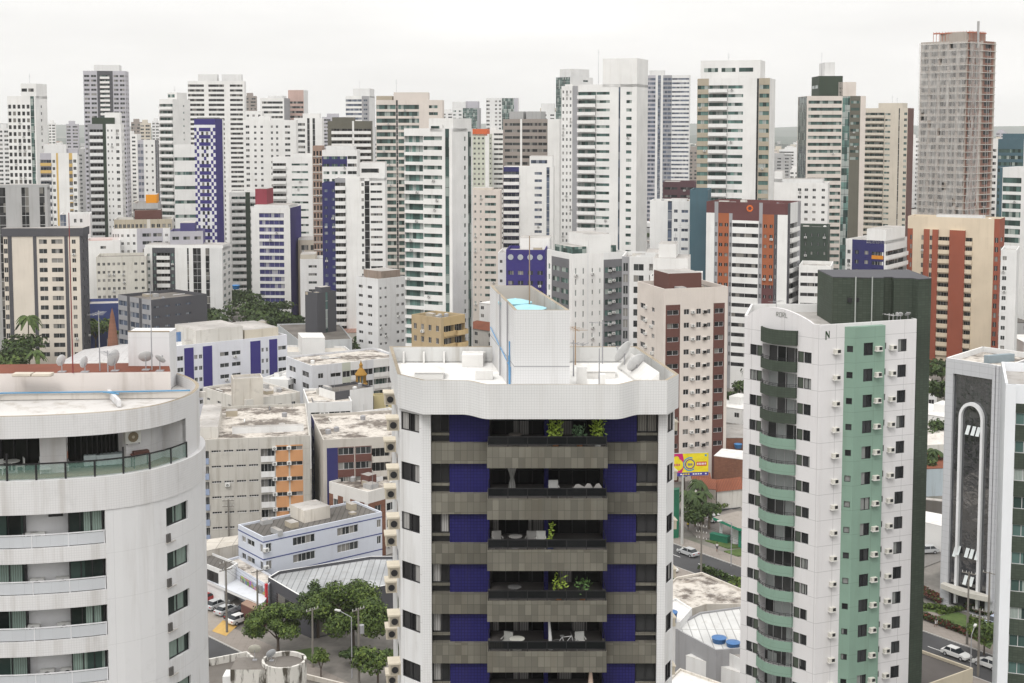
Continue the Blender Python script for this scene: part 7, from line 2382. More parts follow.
    for (zz, cols) in ((29.5, (.36, .50, .62)), (9.2, (.2, .42, .54, .68)), (8.8, (.12,)), (4.6, (.40, .55))):
        for f in cols:
            s_ = g0 + (g1 - g0) * f
            sm = MB()
            sm.face([Pt(s_, zz, .28), Pt(s_ + .62, zz, .28), Pt(s_ + .62, zz + 1.4, -.45), Pt(s_, zz + 1.4, -.45)], paint((.62, .66, .66), .05, rough=.15))
            sm.face([Pt(s_, zz + 1.4, -.47), Pt(s_ + .62, zz + 1.4, -.47), Pt(s_ + .62, zz, .26), Pt(s_, zz, .26)], GLD)
            sm.build('open_sash', root)
    # entrance canopy, curved
    cn = MB()
    nn_ = 10
    for k in range(nn_):
        s0, s1 = g0 - .6 + (g1 - g0 + 1.4) * k / nn_, g0 - .6 + (g1 - g0 + 1.4) * (k + 1) / nn_
        o0, o1 = 1.1 + .8 * math.sin(math.pi * k / nn_), 1.1 + .8 * math.sin(math.pi * (k + 1) / nn_)
        cn.prism([V2(*Pt(s0, 0, .003)[:2]), V2(*Pt(s0, 0, o0)[:2]), V2(*Pt(s1, 0, o1)[:2]), V2(*Pt(s1, 0, .003)[:2])], 3.2, 4.0, paint((.55, .53, .48), .4))
    cn.build('entrance_canopy', root)
    pv = MB()
    q = a * .5 + back * .4
    pv.prism([q + V2(-1, 0), q + V2(4, 2), q + V2(4.5, 1.2), q + V2(-.5, -.8)], H - .9, H + .35, paint((.25, .30, .33), .2))
    pv.build('roof_plant', root)
    REG.append((B.x, B.y + 6, 12))
office()
# ---- far right edge tower
FBW = paint((0.78, 0.80, 0.83), .12, mott=.03)
def edge_tower():
    C0 = G(1005.8, 384, 52.5)
    T('apartment_tower', 'dark green and glass tower in a white frame cut by the right edge', None, 1005.8, 1120, 384, C0.y, 88, m=FBW, topm=2.2, fh=3.0, base=20, far=False, g=GLT, fm=FRW, dep=14, cat='tower block',
      L=[pl(1)], Rr=[pl(.8, FBW, o=.25), wi(1.4, 1, .98, 1.3, .9, m=DKG, r=.2, g=GLG, top=2.0), wi(5.5, 3, .9, 1.3, .9, m=DKG, r=.2, g=GLG, top=2.0), pl(.8, FBW, o=.25)])
edge_tower()

# ================================================================== BILLBOARD
def billboard():
    c = G(684.6, 545)
    root = thing('billboard', 'yellow and magenta advertising billboard on a tall concrete pole', 'billboard', (c.x, c.y, .13), R(8))
    b = MB(); b.tube((0, 0, 0), (0, 0, 13.6), .28, .2, paint((.5, .5, .48), .4), 10); b.build('pole', root)
    x0, x1, z0, z1 = -3.2, 5.0, 13.2, 17.6
    root.location.x -= .5
    b = MB(); b.box(x0, x1, -.15, .25, z0, z1, MGREY); b.box(-.6, .6, -.05, .4, z0 - .3, z0 - .004, MGREY); b.build('board', root)
    YE, MA, BU, RD, WH, CY = (flat(c_, .5) for c_ in ((.80, .66, .02), (.55, .01, .16), (.06, .05, .3), (.6, .06, .04), (.8, .8, .78), (.04, .3, .55)))
    b = MB()
    y = -.16
    def quad(xa, xb, za, zb, m, o=0):
        b.face([(xa, y - o, za), (xb, y - o, za), (xb, y - o, zb), (xa, y - o, zb)], m)
    quad(x0 + .05, x1 - .05, z0 + .7, z1 - .05, YE)
    quad(x0 + .05, x1 - .05, z0 + .05, z0 + .7, BU)
    b.face([(x0 + .05, y - .01, z0 + .72), (-.2, y - .01, z0 + .72), (.35, y - .01, z0 + 2.2), (-.1, y - .01, z1 - .06), (x0 + .05, y - .01, z1 - .06)], MA)
    def disc(cx, cz, r, m, o, r0=0.0, n=20, a0=0, a1=6.2832):
        for k in range(n):
            ta, tb = a0 + (a1 - a0) * k / n, a0 + (a1 - a0) * (k + 1) / n
            P = lambda r_, t_: (cx + r_ * math.cos(t_), y - o, cz + r_ * math.sin(t_))
            if r0 > 0:
                b.face([P(r0, ta), P(r, ta), P(r, tb), P(r0, tb)], m)
            else:
                b.face([(cx, y - o, cz), P(r, ta), P(r, tb)], m)
    disc(-1.1, z0 + 2.2, 1.15, YE, .02); disc(-1.3, z0 + 3.35, .55, YE, .024)
    disc(1.35, z0 + 2.3, 1.35, CY, .022, 1.12, a0=1.2, a1=5.4); disc(1.35, z0 + 2.3, 1.08, YE, .026); disc(1.35, z0 + 2.3, .98, BU, .03, .78)
    for k, (xa, w_) in enumerate(((-1.75, .22), (-1.45, .25), (-1.12, .2), (-.85, .25), (.95, .2), (1.2, .22), (1.47, .2), (1.72, .1))):
        quad(xa, xa + w_ * .8, z0 + 2.0, z0 + 2.45, BU if k > 3 else MA, .034)
    quad(2.6, 4.6, z0 + 1.9, z0 + 2.7, RD, .02)
    for k in range(6):
        quad(2.75 + k * .3, 2.93 + k * .3, z0 + 2.1, z0 + 2.5, WH, .03)
    for k in range(16):
        if k % 5 == 4: continue
        quad(x0 + .3 + k * .48, x0 + .62 + k * .48, z0 + .25, z0 + .5, YE if 5 < k < 9 else WH, .02)
    disc(4.4, z1 - .5, .22, CY, .02)
    b.build('poster', root)
billboard()

# ================================================================== TREES
def leafm(a, b_):
    m = bpy.data.materials.new('foliage'); m.use_nodes = True
    nt_ = m.node_tree; bb = nt_.nodes['Principled BSDF']
    ob = N(nt_, 'ShaderNodeTexCoord').outputs['Object']
    oi = N(nt_, 'ShaderNodeObjectInfo')
    c_ = mixc(nt_, mrange(nt_, noise(nt_, .9, 4, ob, None, .7), .35, .65), a, b_)
    nt_.links.new(c_, bb.inputs['Base Color'])
    bb.inputs['Roughness'].default_value = .6; bb.inputs['Specular IOR Level'].default_value = .25
    return m
LG1 = leafm((0.028, 0.05, 0.012), (0.085, 0.13, 0.027))
LG2 = leafm((0.022, 0.042, 0.014), (0.055, 0.085, 0.022))
LG3 = leafm((0.06, 0.10, 0.02), (0.15, 0.20, 0.04))
BARK = flat((0.09, 0.07, 0.055), .9)
def crown_mesh(key, rx, ry, rz, n, leaf, m, m2, seed, lobes=9, flatb=.35):
    if n > 2000: lobes = 17
    if key in CACHE: return CACHE[key]
    rnd = random.Random(seed)
    b = MB()
    L_ = []
    for k in range(lobes):
        a = rnd.uniform(0, 6.283); r = rnd.uniform(.25, .8)
        L_.append((Vector((math.cos(a) * r * rx, math.sin(a) * r * ry, rnd.uniform(-flatb, .62) * rz)), rnd.uniform(.34, .55) if lobes < 12 else rnd.uniform(.2, .42)))
    for k in range(n):
        c, s_ = L_[rnd.randrange(lobes)]
        d = Vector((rnd.gauss(0, 1), rnd.gauss(0, 1), rnd.gauss(.25, .9))).normalized()
        rr = s_ * rnd.uniform(.55, 1.08)
        p = c + Vector((d.x * rr * rx, d.y * rr * ry, d.z * rr * rz * 1.0))
        nn = (d + Vector((rnd.uniform(-.9, .9), rnd.uniform(-.9, .9), rnd.uniform(-.3, .9)))).normalized()
        u = nn.orthogonal().normalized()
        u = (Matrix.Rotation(rnd.uniform(0, 6.28), 3, nn) @ u)
        v = nn.cross(u)
        w_, h_ = leaf * rnd.uniform(.6, 1.3), leaf * rnd.uniform(.35, .7)
        mm = m2 if rnd.random() < .3 else m
        b.face([p - u * w_, p - v * h_ + nn * leaf * .15, p + u * w_, p + v * h_ + nn * leaf * .1], mm)
    CACHE[key] = b.mesh('crown')
    return CACHE[key]
def trunk_mesh(h, r, spread, seed, n=6):
    key = ('trunk', round(h, 1), r, spread, seed)
    if key in CACHE: return CACHE[key]
    rnd = random.Random(seed)
    b = MB()
    fork = h * .55
    b.tube((0, 0, 0), (0, 0, fork), r, r * .7, BARK, 8)
    for k in range(n):
        a = 6.283 * k / n + rnd.uniform(-.3, .3)
        e = Vector((math.cos(a) * spread * rnd.uniform(.5, .9), math.sin(a) * spread * rnd.uniform(.5, .9), h * rnd.uniform(.85, 1.25)))
        mid = Vector((e.x * .4, e.y * .4, fork + (e.z - fork) * .55))
        b.tube((0, 0, fork - .15), mid, r * .5, r * .32, BARK, 6)
        b.tube(mid, e, r * .32, r * .1, BARK, 5)
    CACHE[key] = b.mesh('trunk')
    return CACHE[key]
def tree(loc, H, Wd, label, kind=0, seed=0, group=None, rz=0, n=1800, leaf=.42, name='tree', cf=.62):
    m, m2 = ((LG1, LG3), (LG2, LG1), (LG3, LG1))[kind]
    root = thing(name, label, 'tree', tuple(loc), rz, group)
    ch = H * cf
    cm = crown_mesh(('cr', kind, seed, n, round(Wd), round(H), leaf), Wd / 2, Wd / 2, ch / 2, n, leaf, m, m2, seed + 3)
    put('crown', cm, root, Matrix.Translation((0, 0, H - ch * .55)))
    put('trunk', trunk_mesh(H * .62, .03 * H, Wd * .35, seed), root)
    return root
def palm(loc, H, label, fr=3.0, n=15, seed=1, group=None, kind=0, lean=0.0):
    rnd = random.Random(seed)
    root = thing('palm_tree', label, 'palm tree', tuple(loc), 0, group)
    b = MB()
    seg = 6
    for k in range(seg):
        z0, z1 = H * k / seg, H * (k + 1) / seg
        r0 = .28 - .12 * k / seg
        b.tube((lean * (k / seg) ** 2, 0, z0), (lean * ((k + 1) / seg) ** 2, 0, z1), r0, r0 - .02, flat((.2, .17, .13), .9), 7)
    b.build('trunk', root)
    b = MB()
    top = Vector((lean, 0, H))
    for k in range(n):
        a = 6.283 * k / n + rnd.uniform(-.2, .2)
        el = rnd.uniform(.1, 1.1)
        d = Vector((math.cos(a), math.sin(a), 0))
        pts = []
        for j in range(8):
            t_ = j / 7
            pts.append(top + d * fr * (t_ * math.cos(el * .6)) + Vector((0, 0, fr * (math.sin(el) * t_ - 1.15 * t_ * t_))))
        sd = Vector((-d.y, d.x, 0))
        for j in range(7):
            p, q = pts[j], pts[j + 1]
            w0 = fr * .17 * math.sin(math.pi * (.12 + .8 * j / 7)); w1 = fr * .17 * math.sin(math.pi * (.12 + .8 * (j + 1) / 7))
            for s_ in (-1, 1):
                f = [p, q, q + sd * s_ * w1 - Vector((0, 0, w1 * .6)), p + sd * s_ * w0 - Vector((0, 0, w0 * .6))]
                b.face(f if s_ < 0 else f[::-1], (LG1, LG2)[kind])
    b.build('crown', root)
    return root
tree((-35.0, 196.4, 0), 8.8, 11.0, 'spreading bright green street tree right of the parked cars', 0, 11, n=7500, leaf=.25, cf=.72)
tree((-24.2, 199.5, 0), 12.0, 14.5, 'largest dense green tree in front of the grey metal hall', 0, 12, n=13000, leaf=.26, cf=.92)
tree((-30.2, 204.5, 0), 9.3, 6, 'narrow green tree squeezed between the two big street trees', 1, 19, n=3600, leaf=.25, cf=.8)
tree(G(321, 678), 4.2, 3.2, 'small young tree on the pavement below the big trees', 2, 13, n=500, leaf=.25)
tree(G(378, 690), 6.5, 6, 'light green tree at the lower left foot of the nearest tower', 0, 14, n=1300, leaf=.33)
tree(G(352, 668), 3.0, 3.5, 'low dark shrub below the big street tree', 1, 15, n=700, leaf=.3, name='shrub')
# palms and shrubs by the side street right of the nearest tower
for i, (x, y, h, lb) in enumerate(((688, 524, 6.5, 'leafy palm nearest the billboard pole'), (695, 527, 6, 'bushy palm in the middle of the corner clump'), (703, 525, 6.5, 'palm right of the corner clump beside the parked white car'), (709, 530, 5, 'low palm at the right end of the corner clump'), (698, 515, 7, 'dark palm at the back of the corner clump'))):
    palm(G(x, y), h, lb, 2.6, 18, i + 3, 'palms of the corner clump', 1)
tree(G(684, 490), 8, 7, 'shady green tree behind the billboard pole', 1, 16, n=900)
tree(G(673, 447), 9, 6, 'green tree at the edge of the nearest tower above the billboard', 1, 17, n=600, leaf=.5)
tree(G(700, 532), 5.5, 8, 'broad dark bush under the corner palms', 1, 27, n=1400, leaf=.35, name='shrub')
tree(G(716, 509), 2.2, 6.5, 'clipped yellow green hedge bush beside the side street', 2, 18, n=800, leaf=.3, name='shrub')
tree(G(737, 592, 0), 2.6, 3.0, 'small palm like bush above the road verge', 2, 28, n=300, leaf=.3, name='shrub')
def hedge(label, p, q, w_, h_, ms, n=900, leaf=.22, z=.1):
    rnd = random.Random(n)
    b = MB()
    a_, c_ = G(*p), G(*q)
    d = (V2(c_.x, c_.y) - V2(a_.x, a_.y)); l_ = d.length; d /= l_; e = V2(-d.y, d.x)
    for k in range(n):
        s_, o_, hh = rnd.uniform(0, l_), rnd.uniform(-w_ / 2, w_ / 2), rnd.uniform(0.1, 1) ** .5 * h_ * (.8 + .2 * math.sin(s_ := rnd.uniform(0, l_)))
        pt = Vector((a_.x + d.x * s_ + e.x * o_, a_.y + d.y * s_ + e.y * o_, z + hh))
        nn = Vector((rnd.gauss(0, 1), rnd.gauss(0, 1), rnd.gauss(.5, 1))).normalized(); u = nn.orthogonal().normalized(); v = nn.cross(u)
        b.face([pt - u * leaf, pt - v * leaf, pt + u * leaf, pt + v * leaf], rnd.choice(ms))
    b.box(0, .01, 0, .01, -5, -4.99, ms[0])
    b.v = b.v[:-24]; b.f = b.f[:-6]; b.mi = b.mi[:-6]; b.uv = b.uv[:-6]
    tag(b.build('hedge'), label, 'hedge')
REDL = leafm((0.07, 0.02, 0.02), (0.16, 0.05, 0.03))
hedge('dark reddish hedge running along the pavement edge of the office lawn', (918, 617), (988, 644), 1.2, 1.0, [LG2, REDL], 1500)
hedge('red leaved planting at the left foot of the glass office', (920, 594), (944, 605), 2.2, 1.2, [REDL, REDL, LG1], 900)
hedge('pale green shrubs bordering the upper lawn of the office', (922, 609), (946, 611), 1.2, .8, [LG3, LG1], 500)
hedge('pale green shrubs between path and lower office lawn', (938, 615), (962, 611), 1.2, .8, [LG3, LG1], 600)
hedge('red leaved shrubs under the entrance canopy of the glass office', (968, 610), (1003, 622), 2.0, 1.4, [REDL, LG1, LG2], 1100)
hedge('round pale cycad bush on the lower office lawn', (969, 628), (982, 630), 2.8, 1.5, [LG3, LG1], 700, .3)
hedge('clipped green hedge along the near kerb of the road', (700, 571), (748, 590), 1.2, 1.3, [LG2, LG1], 1200)
tree(G(1000, 668), 8.5, 9.5, 'yellow green street tree in the bottom right corner over the parked car', 0, 20, n=2600, leaf=.33)
tree(G(984, 655), 5, 4.5, 'smaller yellow green tree left of the bottom right corner tree', 2, 21, n=900, leaf=.28)
palm(G(934, 486), 8, 'ragged palm between the green tower and the glass office', 2.8, 16, 7, kind=1)
tree(G(925, 490), 8, 7, 'dark tree below the ragged palm', 1, 22, n=900)
tree(G(930, 456, 0), 9, 9, 'green tree behind the white houses left of the glass office', 1, 23, n=900, leaf=.5)
# middle distance
MD = [  # (px, base py, H, W, kind, label)
 (120, 318, 20, 24, 1, 'wide flat topped dark tree in front of the cream white block'), (95, 335, 12, 12, 2, 'light green tree right of the cream and charcoal block'), (103, 325, 11, 10, 0, 'green tree between the cream tower and the brick spire'),
 (222, 322, 13, 20, 1, 'left part of the dark tree belt below the blue ribbon tower'), (250, 322, 14, 22, 1, 'broad dark tree at the middle of the belt below the blue ribbon tower'), (233, 300, 22, 14, 1, 'tall dark tree left of the blue ribbon tower'), (270, 330, 11, 18, 1, 'right end of the dark tree belt over the purple striped block'), (205, 330, 9, 14, 0, 'lighter green tree at the left end of the dark belt'),
 (360, 364, 10, 13, 1, 'round dark green tree behind the loggia block'), (393, 360, 11, 9, 1, 'dark green tree touching the stepped green glass tower'), (347, 322, 12, 14, 1, 'dark tree between the black box and the faceted block'), (396, 318, 13, 10, 1, 'tall dark tree right of the faceted white block'), (337, 310, 9, 8, 1, 'small dark tree right of the black box'),
 (12, 383, 15, 17, 1, 'large round dark tree at the left edge above the red roof'), (118, 352, 8, 7, 0, 'green bush at the foot of the brick spire'), (140, 372, 7, 6, 0, 'small green bush in front of the charcoal office'),
 (764, 296, 9, 10, 1, 'green tree glimpsed beneath the central white towers'), (646, 300, 12, 9, 1, 'green tree in the gap right of the tallest central tower'), (743, 414, 9, 9, 1, 'green tree at the foot of the hexagon tower beside the green tower'),
 (300, 420, 7, 8, 0, 'green shrubs in the courtyard right of the purple striped block'), (92, 300, 14, 10, 1, 'green tree hugging the right edge of the cream and charcoal tower'), (1012, 330, 10, 10, 1, 'green tree at the right edge below the white towers')]
MD += [(212, 345, 14, 16, 1, 'dark tree just behind the roof terrace of the purple striped block'), (240, 347, 17, 20, 1, 'big dark tree rising behind the purple striped block'), (268, 350, 15, 18, 1, 'dark spreading tree left of the black box building'), (292, 345, 12, 12, 1, 'low dark tree at the foot of the solid blue edge'), (192, 342, 10, 12, 0, 'mid green tree at the corner of the charcoal office'),
 (96, 352, 13, 12, 0, 'bright green tree between the cream tower and the brick spire, nearest the hall'), (126, 345, 8, 8, 0, 'green tree right of the brick spire on the street')]
for i, (px, py, h, w_, kd, lb) in enumerate(MD):
    tree(G(px, py), h, w_, lb, kd, 30 + i % 5, rz=i * 1.3, n=1100, leaf=.75)
palm(G(352, 332, 0), 10, 'feathery palm in front of the faceted white block', 3.5, 15, 8)
palm(G(30, 395 - 14, 0), 20, 'tall royal palm rising in front of the cream and charcoal tower', 4.6, 16, 9)
palm(G(37, 392, 0), 12, 'shorter yellowish palm below the tall royal palm', 3.6, 16, 10)
palm(G(305, 417, 0), 9, 'palm in the courtyard beside the white wedge block', 3.0, 14, 11)

# ================================================================== VEHICLES
def car_parts(col):
    body = paint(col, 0.0, rough=.25, mott=.02, spec=.6)
    b = MB()
    prof = [(-2.15, .35), (-2.18, .62), (-1.55, .86), (-.95, .92), (1.55, .95), (2.1, .88), (2.15, .55), (2.1, .33)]
    W_ = .86
    n = len(prof)
    for s_ in (-1, 1):
        f = [(x, s_ * W_, z) for x, z in prof]
        b.face(f if s_ > 0 else f[::-1], body)
    for i in range(n):
        (xa, za), (xb, zb) = prof[i], prof[(i + 1) % n]
        b.face([(xa, W_, za), (xa, -W_, za), (xb, -W_, zb), (xb, W_, zb)][::-1], body)
    rf = [(-.35, 1.38), (.0, 1.44), (1.1, 1.42), (1.4, 1.36)]
    b.box(-.3, 1.3, -.58, .58, 1.40, 1.45, body)
    for s_ in (-1, 1):
        for (x0, x1, z0, z1) in ((.45, .55, .93, 1.4),):
            b.box(x0, x1, s_ * .7 - .03, s_ * .7 + .03, z0, z1, body)
    body_m = b.mesh('body')
    g = MB()
    lo = [(-.98, .74), (1.75, .74), (1.75, -.74), (-.98, -.74)]
    up = [(-.3, .58), (1.3, .58), (1.3, -.58), (-.3, -.58)]
    for i in range(4):
        j = (i + 1) % 4
        g.face([(lo[i][0], lo[i][1], .925), (lo[j][0], lo[j][1], .925), (up[j][0], up[j][1], 1.40), (up[i][0], up[i][1], 1.40)][::-1], flat((.02, .025, .03), .08))
    gm = g.mesh('windows')
    w = MB()
    w.tube((0, -.1, 0), (0, .1, 0), .32, .32, flat((.02, .02, .02), .8), 14)
    w.tube((0, -.112, 0), (0, -.103, 0), .18, .18, flat((.4, .4, .42), .3), 10)
    w.tube((0, .103, 0), (0, .112, 0), .18, .18, flat((.4, .4, .42), .3), 10)
    wm_ = w.mesh('wheel')
    l = MB(); l.box(-.04, .04, -.16, .16, 0, .14, flat((.75, .75, .7), .2)); hl = l.mesh('headlight')
    l = MB(); l.box(-.04, .04, -.16, .16, 0, .16, flat((.35, .02, .02), .3)); tl = l.mesh('tail_light')
    return body_m, gm, wm_, hl, tl
def car(loc, rz, label, col, group=None, sc=1.0):
    key = ('car', col)
    if key not in CACHE: CACHE[key] = car_parts(col)
    bm_, gm, wm_, hl, tl = CACHE[key]
    root = thing('car', label, 'car', tuple(loc), rz, group)
    root.scale = (sc, sc, sc)
    put('body', bm_, root); put('windows', gm, root)
    for x in (-1.35, 1.35):
        for y in (-.8, .8):
            put('wheel', wm_, root, Matrix.Translation((x, y, .32)))
    for y in (-.62, .62):
        put('headlight', hl, root, Matrix.Translation((-2.15, y, .6)))
        put('tail_light', tl, root, Matrix.Translation((2.12, y, .65)))
    return root
def gz(px, py, z): 
    p = G(px, py, z); return (p.x, p.y, z)
WC, SC_, BC, RC = (.72, .72, .71), (.48, .49, .50), (.03, .03, .035), (.35, .02, .02)
rdir = math.atan2(e1.y, e1.x)
car(gz(688, 555, .01), rdir, 'silver car driving on the road right of the nearest tower', SC_)
car(gz(667, 571, .01), rdir + math.pi, 'white car at the near kerb beside the edge of the nearest tower', WC)
car(gz(956, 657, .01), rdir + math.pi, 'white hatchback on the road beside the dark flat roof', WC)
car(gz(988, 667, .01), rdir, 'white car half under the bottom right tree', WC)
car(gz(994, 625, .2), R(40), 'pale blue van parked on the lawn side of the glass office', (.45, .5, .62))
P4 = 'cars parked in front of the shops'
for px, py, c_, lb in ((207, 601, RC, 'red car leftmost of the row before the shops'), (217, 607.5, SC_, 'silver car second from the left before the shops'), (227, 613, SC_, 'silver grey car third from the left before the shops'), (237, 618, BC, 'black car at the right end of the row before the shops')):
    car(gz(px, py, .15), R(-125), lb, c_, P4)
car(gz(247, 612, .15), R(-120), 'dark car tucked behind the black one by the gatehouse', (.05, .05, .06), P4)
car(gz(240, 622, .15), R(-130), 'white small car by the brown gatehouse', WC)
car(gz(735, 503, .2), R(200), 'white car on the side street in front of the orange roofed house', WC)
car(gz(713, 507, .2), R(250), 'white van seen end on behind the corner palms', (.68, .68, .66))
car(gz(717, 521, .2), R(210), 'white car half hidden under the green canopy edge', WC)
for px, py, lb, c_ in ((923, 533, 'dark car highest in the car park left of the glass office', (.1, .1, .11)), (926, 539, 'white car second from the top in the car park', WC), (930, 546, 'white car third from the top in the car park', WC), (926, 553, 'silver car lowest in the car park', SC_), (936, 530, 'silver car beside the white canopy roof', SC_)):
    car(gz(px, py, .18), R(10), lb, c_, 'cars in the car park left of the glass office')
car(gz(480, 352, .01), R(30), 'white car glimpsed left of the rooftop tank house', WC)
for px, py, lb, c_ in ((124, 331, 'white car on the street right of the brick spire', WC), (130, 327, 'grey car on the street beside the charcoal office', SC_), (96, 340, 'pale car parked behind the vaulted hall', WC), (136, 334, 'red car near the charcoal office', RC)):
    car(gz(px, py, .01), R(100), lb, c_, 'cars on the street by the charcoal office')

# ================================================================== POLES, WIRES, STREET LIGHTS
PC = paint((.20, .185, .165), .4)
def pole(loc, h, label, rz=0.0, arms=1, group='concrete power poles', trafo=False):
    root = thing('power_pole', label, 'power pole', tuple(loc), rz, group)
    b = MB(); b.tube((0, 0, 0), (0, 0, h), .2, .12, PC, 7); b.build('shaft', root)
    for k in range(arms):
        b = MB(); z = h - .3 - k * 1.1
        b.box(-1.1, 1.1, -.06, .06, z, z + .12, PC)
        for x in (-1, -.4, .4, 1):
            b.tube((x, 0, z + .12), (x, 0, z + .4), .06, .04, flat((.6, .6, .58)), 5)
        b.build('crossarm', root)
    if trafo:
        b = MB(); b.tube((.55, 0, h - 3.8), (.55, 0, h - 2.6), .38, .38, MGREY, 10); b.build('transformer', root)
    return root
pole(G(227, 633), 11.5, 'concrete power pole beside the yellow paving', R(40), 2)
pole(G(258, 632), 10, 'power pole with twin transformers left of the first street tree', R(40), 1, trafo=True)
pole(G(313, 668), 9, 'power pole with crossarm on the pavement below the street trees', R(45), 1)
pole(G(359, 683), 11, 'power pole with a round transformer in front of the largest tree', R(45), 1, trafo=True)
pole(G(701, 578), 9.5, 'double armed power pole at the near kerb above the stained roof', R(-38), 3)
pole(G(967, 645), 11.5, 'dark power pole on the pavement before the office lawn', R(-38), 1)
pole(G(988, 634), 10, 'thinner pole right of the dark one before the glass office', R(-38), 1)
pole(G(978, 676), 10, 'power pole between the two white cars at the bottom right', R(-38), 2)
pole(G(229, 546), 9, 'power pole in front of the beige walk-up block', R(10), 2)
def lamp(loc, h, rz, label):
    root = thing('street_lamp', label, 'street lamp', tuple(loc), rz, 'street lamps')
    b = MB(); b.tube((0, 0, 0), (0, 0, h), .1, .07, MGREY, 7); b.build('post', root)
    b = MB(); b.tube((0, 0, h), (2.2, 0, h + .6), .05, .05, MGREY, 6); b.build('arm', root)
    b = MB(); b.box(2.0, 2.9, -.18, .18, h + .5, h + .68, flat((.6, .6, .58))); b.build('lamp_head', root)
lamp(G(352, 678), 9, R(150), 'curved arm street lamp left of the round transformer')
lamp(G(731, 566), 8, R(200), 'slender street lamp by the corner grass')
lamp(G(970, 690), 8, R(60), 'street lamp at the bottom right beside the dark roof')
def wires(label, P_, Q_, z0, z1, offs):
    b = MB()
    p, q = Vector((*P_, 0)), Vector((*Q_, 0))
    d = (q - p).normalized(); e = Vector((-d.y, d.x, 0))
    for o in offs:
        prev = None
        for k in range(9):
            t_ = k / 8
            c_ = p + (q - p) * t_ + e * o + Vector((0, 0, z0 + (z1 - z0) * t_ - 3.2 * t_ * (1 - t_)))
            if prev: b.tube(prev, c_, .018, .018, FRB, 3, False)
            prev = c_
    o_ = b.build('power_lines')
    tag(o_, label, 'power lines')
g1, g2 = G(227, 633), G(313, 668)
wires('sagging power lines between the pole by the yellow paving and the pavement pole', (g1.x, g1.y), (g2.x, g2.y), 11, 8.6, (-1, -.4, .4, 1))
g1, g2 = G(701, 578), G(978, 676)
wires('power lines running along the near kerb of the right hand road', (g1.x, g1.y), (g2.x, g2.y), 9.2, 9.6, (-1, .4, 1))

# ================================================================== PEOPLE
def person(loc, rz, label, shirt, pants, seed=0, group=None):
    root = thing('person', label, 'person', tuple(loc), rz, group)
    def skinned(name, verts, edges, rad, mat, root_i=0):
        me = bpy.data.meshes.new(name)
        me.from_pydata(verts, edges, [])
        me.materials.append(mat)
        o = bpy.data.objects.new(name, me); COL.objects.link(o); o.parent = root
        o.modifiers.new('skin', 'SKIN')
        me.skin_vertices.new() if not me.skin_vertices else None
        sv_ = me.skin_vertices[0].data
        for i, r in enumerate(rad):
            sv_[i].radius = (r, r)
            sv_[i].use_root = (i == root_i)
        o.modifiers.new('sub', 'SUBSURF').levels = 1
        o.modifiers['sub'].render_levels = 1
        return o
    sk = flat((.22, .12, .08), .6)
    st = .22
    V_ = [(0, 0, .95), (0, 0, 1.15), (0, 0, 1.38), (0, 0, 1.48), (0, 0, 1.56), (0, .01, 1.68),
          (.10, 0, .92), (.11, -st * .5, .50), (.11, -st * .2 + .0, .08), (.11, -st * .2 - .14, .04),
          (-.10, 0, .92), (-.11, st * .4, .50), (-.11, st + .06, .10), (-.11, st - .06, .04),
          (.19, 0, 1.38), (.24, .08, 1.12), (.24, .0, .88), (.24, -.03, .78),
          (-.19, 0, 1.38), (-.24, -.06, 1.12), (-.24, -.16, .90), (-.24, -.20, .82)]
    E_ = [(0, 1), (1, 2), (2, 3), (3, 4), (4, 5), (0, 6), (6, 7), (7, 8), (8, 9), (0, 10), (10, 11), (11, 12), (12, 13), (2, 14), (14, 15), (15, 16), (16, 17), (2, 18), (18, 19), (19, 20), (20, 21)]
    Rr_ = [.14, .13, .14, .06, .085, .10, .09, .06, .045, .035, .09, .06, .045, .035, .06, .045, .033, .03, .06, .045, .033, .03]
    skinned('body', V_, E_, Rr_, sk)
    skinned('shirt', [V_[0], V_[1], V_[2], V_[14], V_[18], (.22, .04, 1.2), (-.22, -.04, 1.2)], [(0, 1), (1, 2), (2, 3), (2, 4), (3, 5), (4, 6)], [.155, .15, .16, .075, .075, .06, .06], flat(shirt, .8))
    skinned('trousers', [V_[0], V_[6], V_[7], V_[10], V_[11]], [(0, 1), (1, 2), (0, 3), (3, 4)], [.16, .105, .08, .105, .08], flat(pants, .8))
    b = MB(); b.lathe((0, .015, 0), [(.105, 1.66), (.112, 1.72), (.08, 1.79), (0, 1.81)], flat((.02, .015, .012), .8), 10); b.build('hair', root)
person(gz(717, 551.5, .13), R(140), 'person in a white shirt and dark trousers walking on the pavement by the corner grass', (.7, .7, .7), (.05, .05, .06))
person(gz(936, 627, .13), R(50), 'person in a dark shirt and white shorts walking on the pavement before the office lawn', (.04, .04, .05), (.7, .7, .7))
person(gz(682, 530, .2), R(20), 'person in a yellow shirt leftmost under the corner palms', (.7, .55, .04), (.05, .05, .07))
person(gz(688, 530, .2), R(-60), 'person in a yellow vest beside the palm clump, right of the other', (.72, .6, .05), (.06, .06, .08))

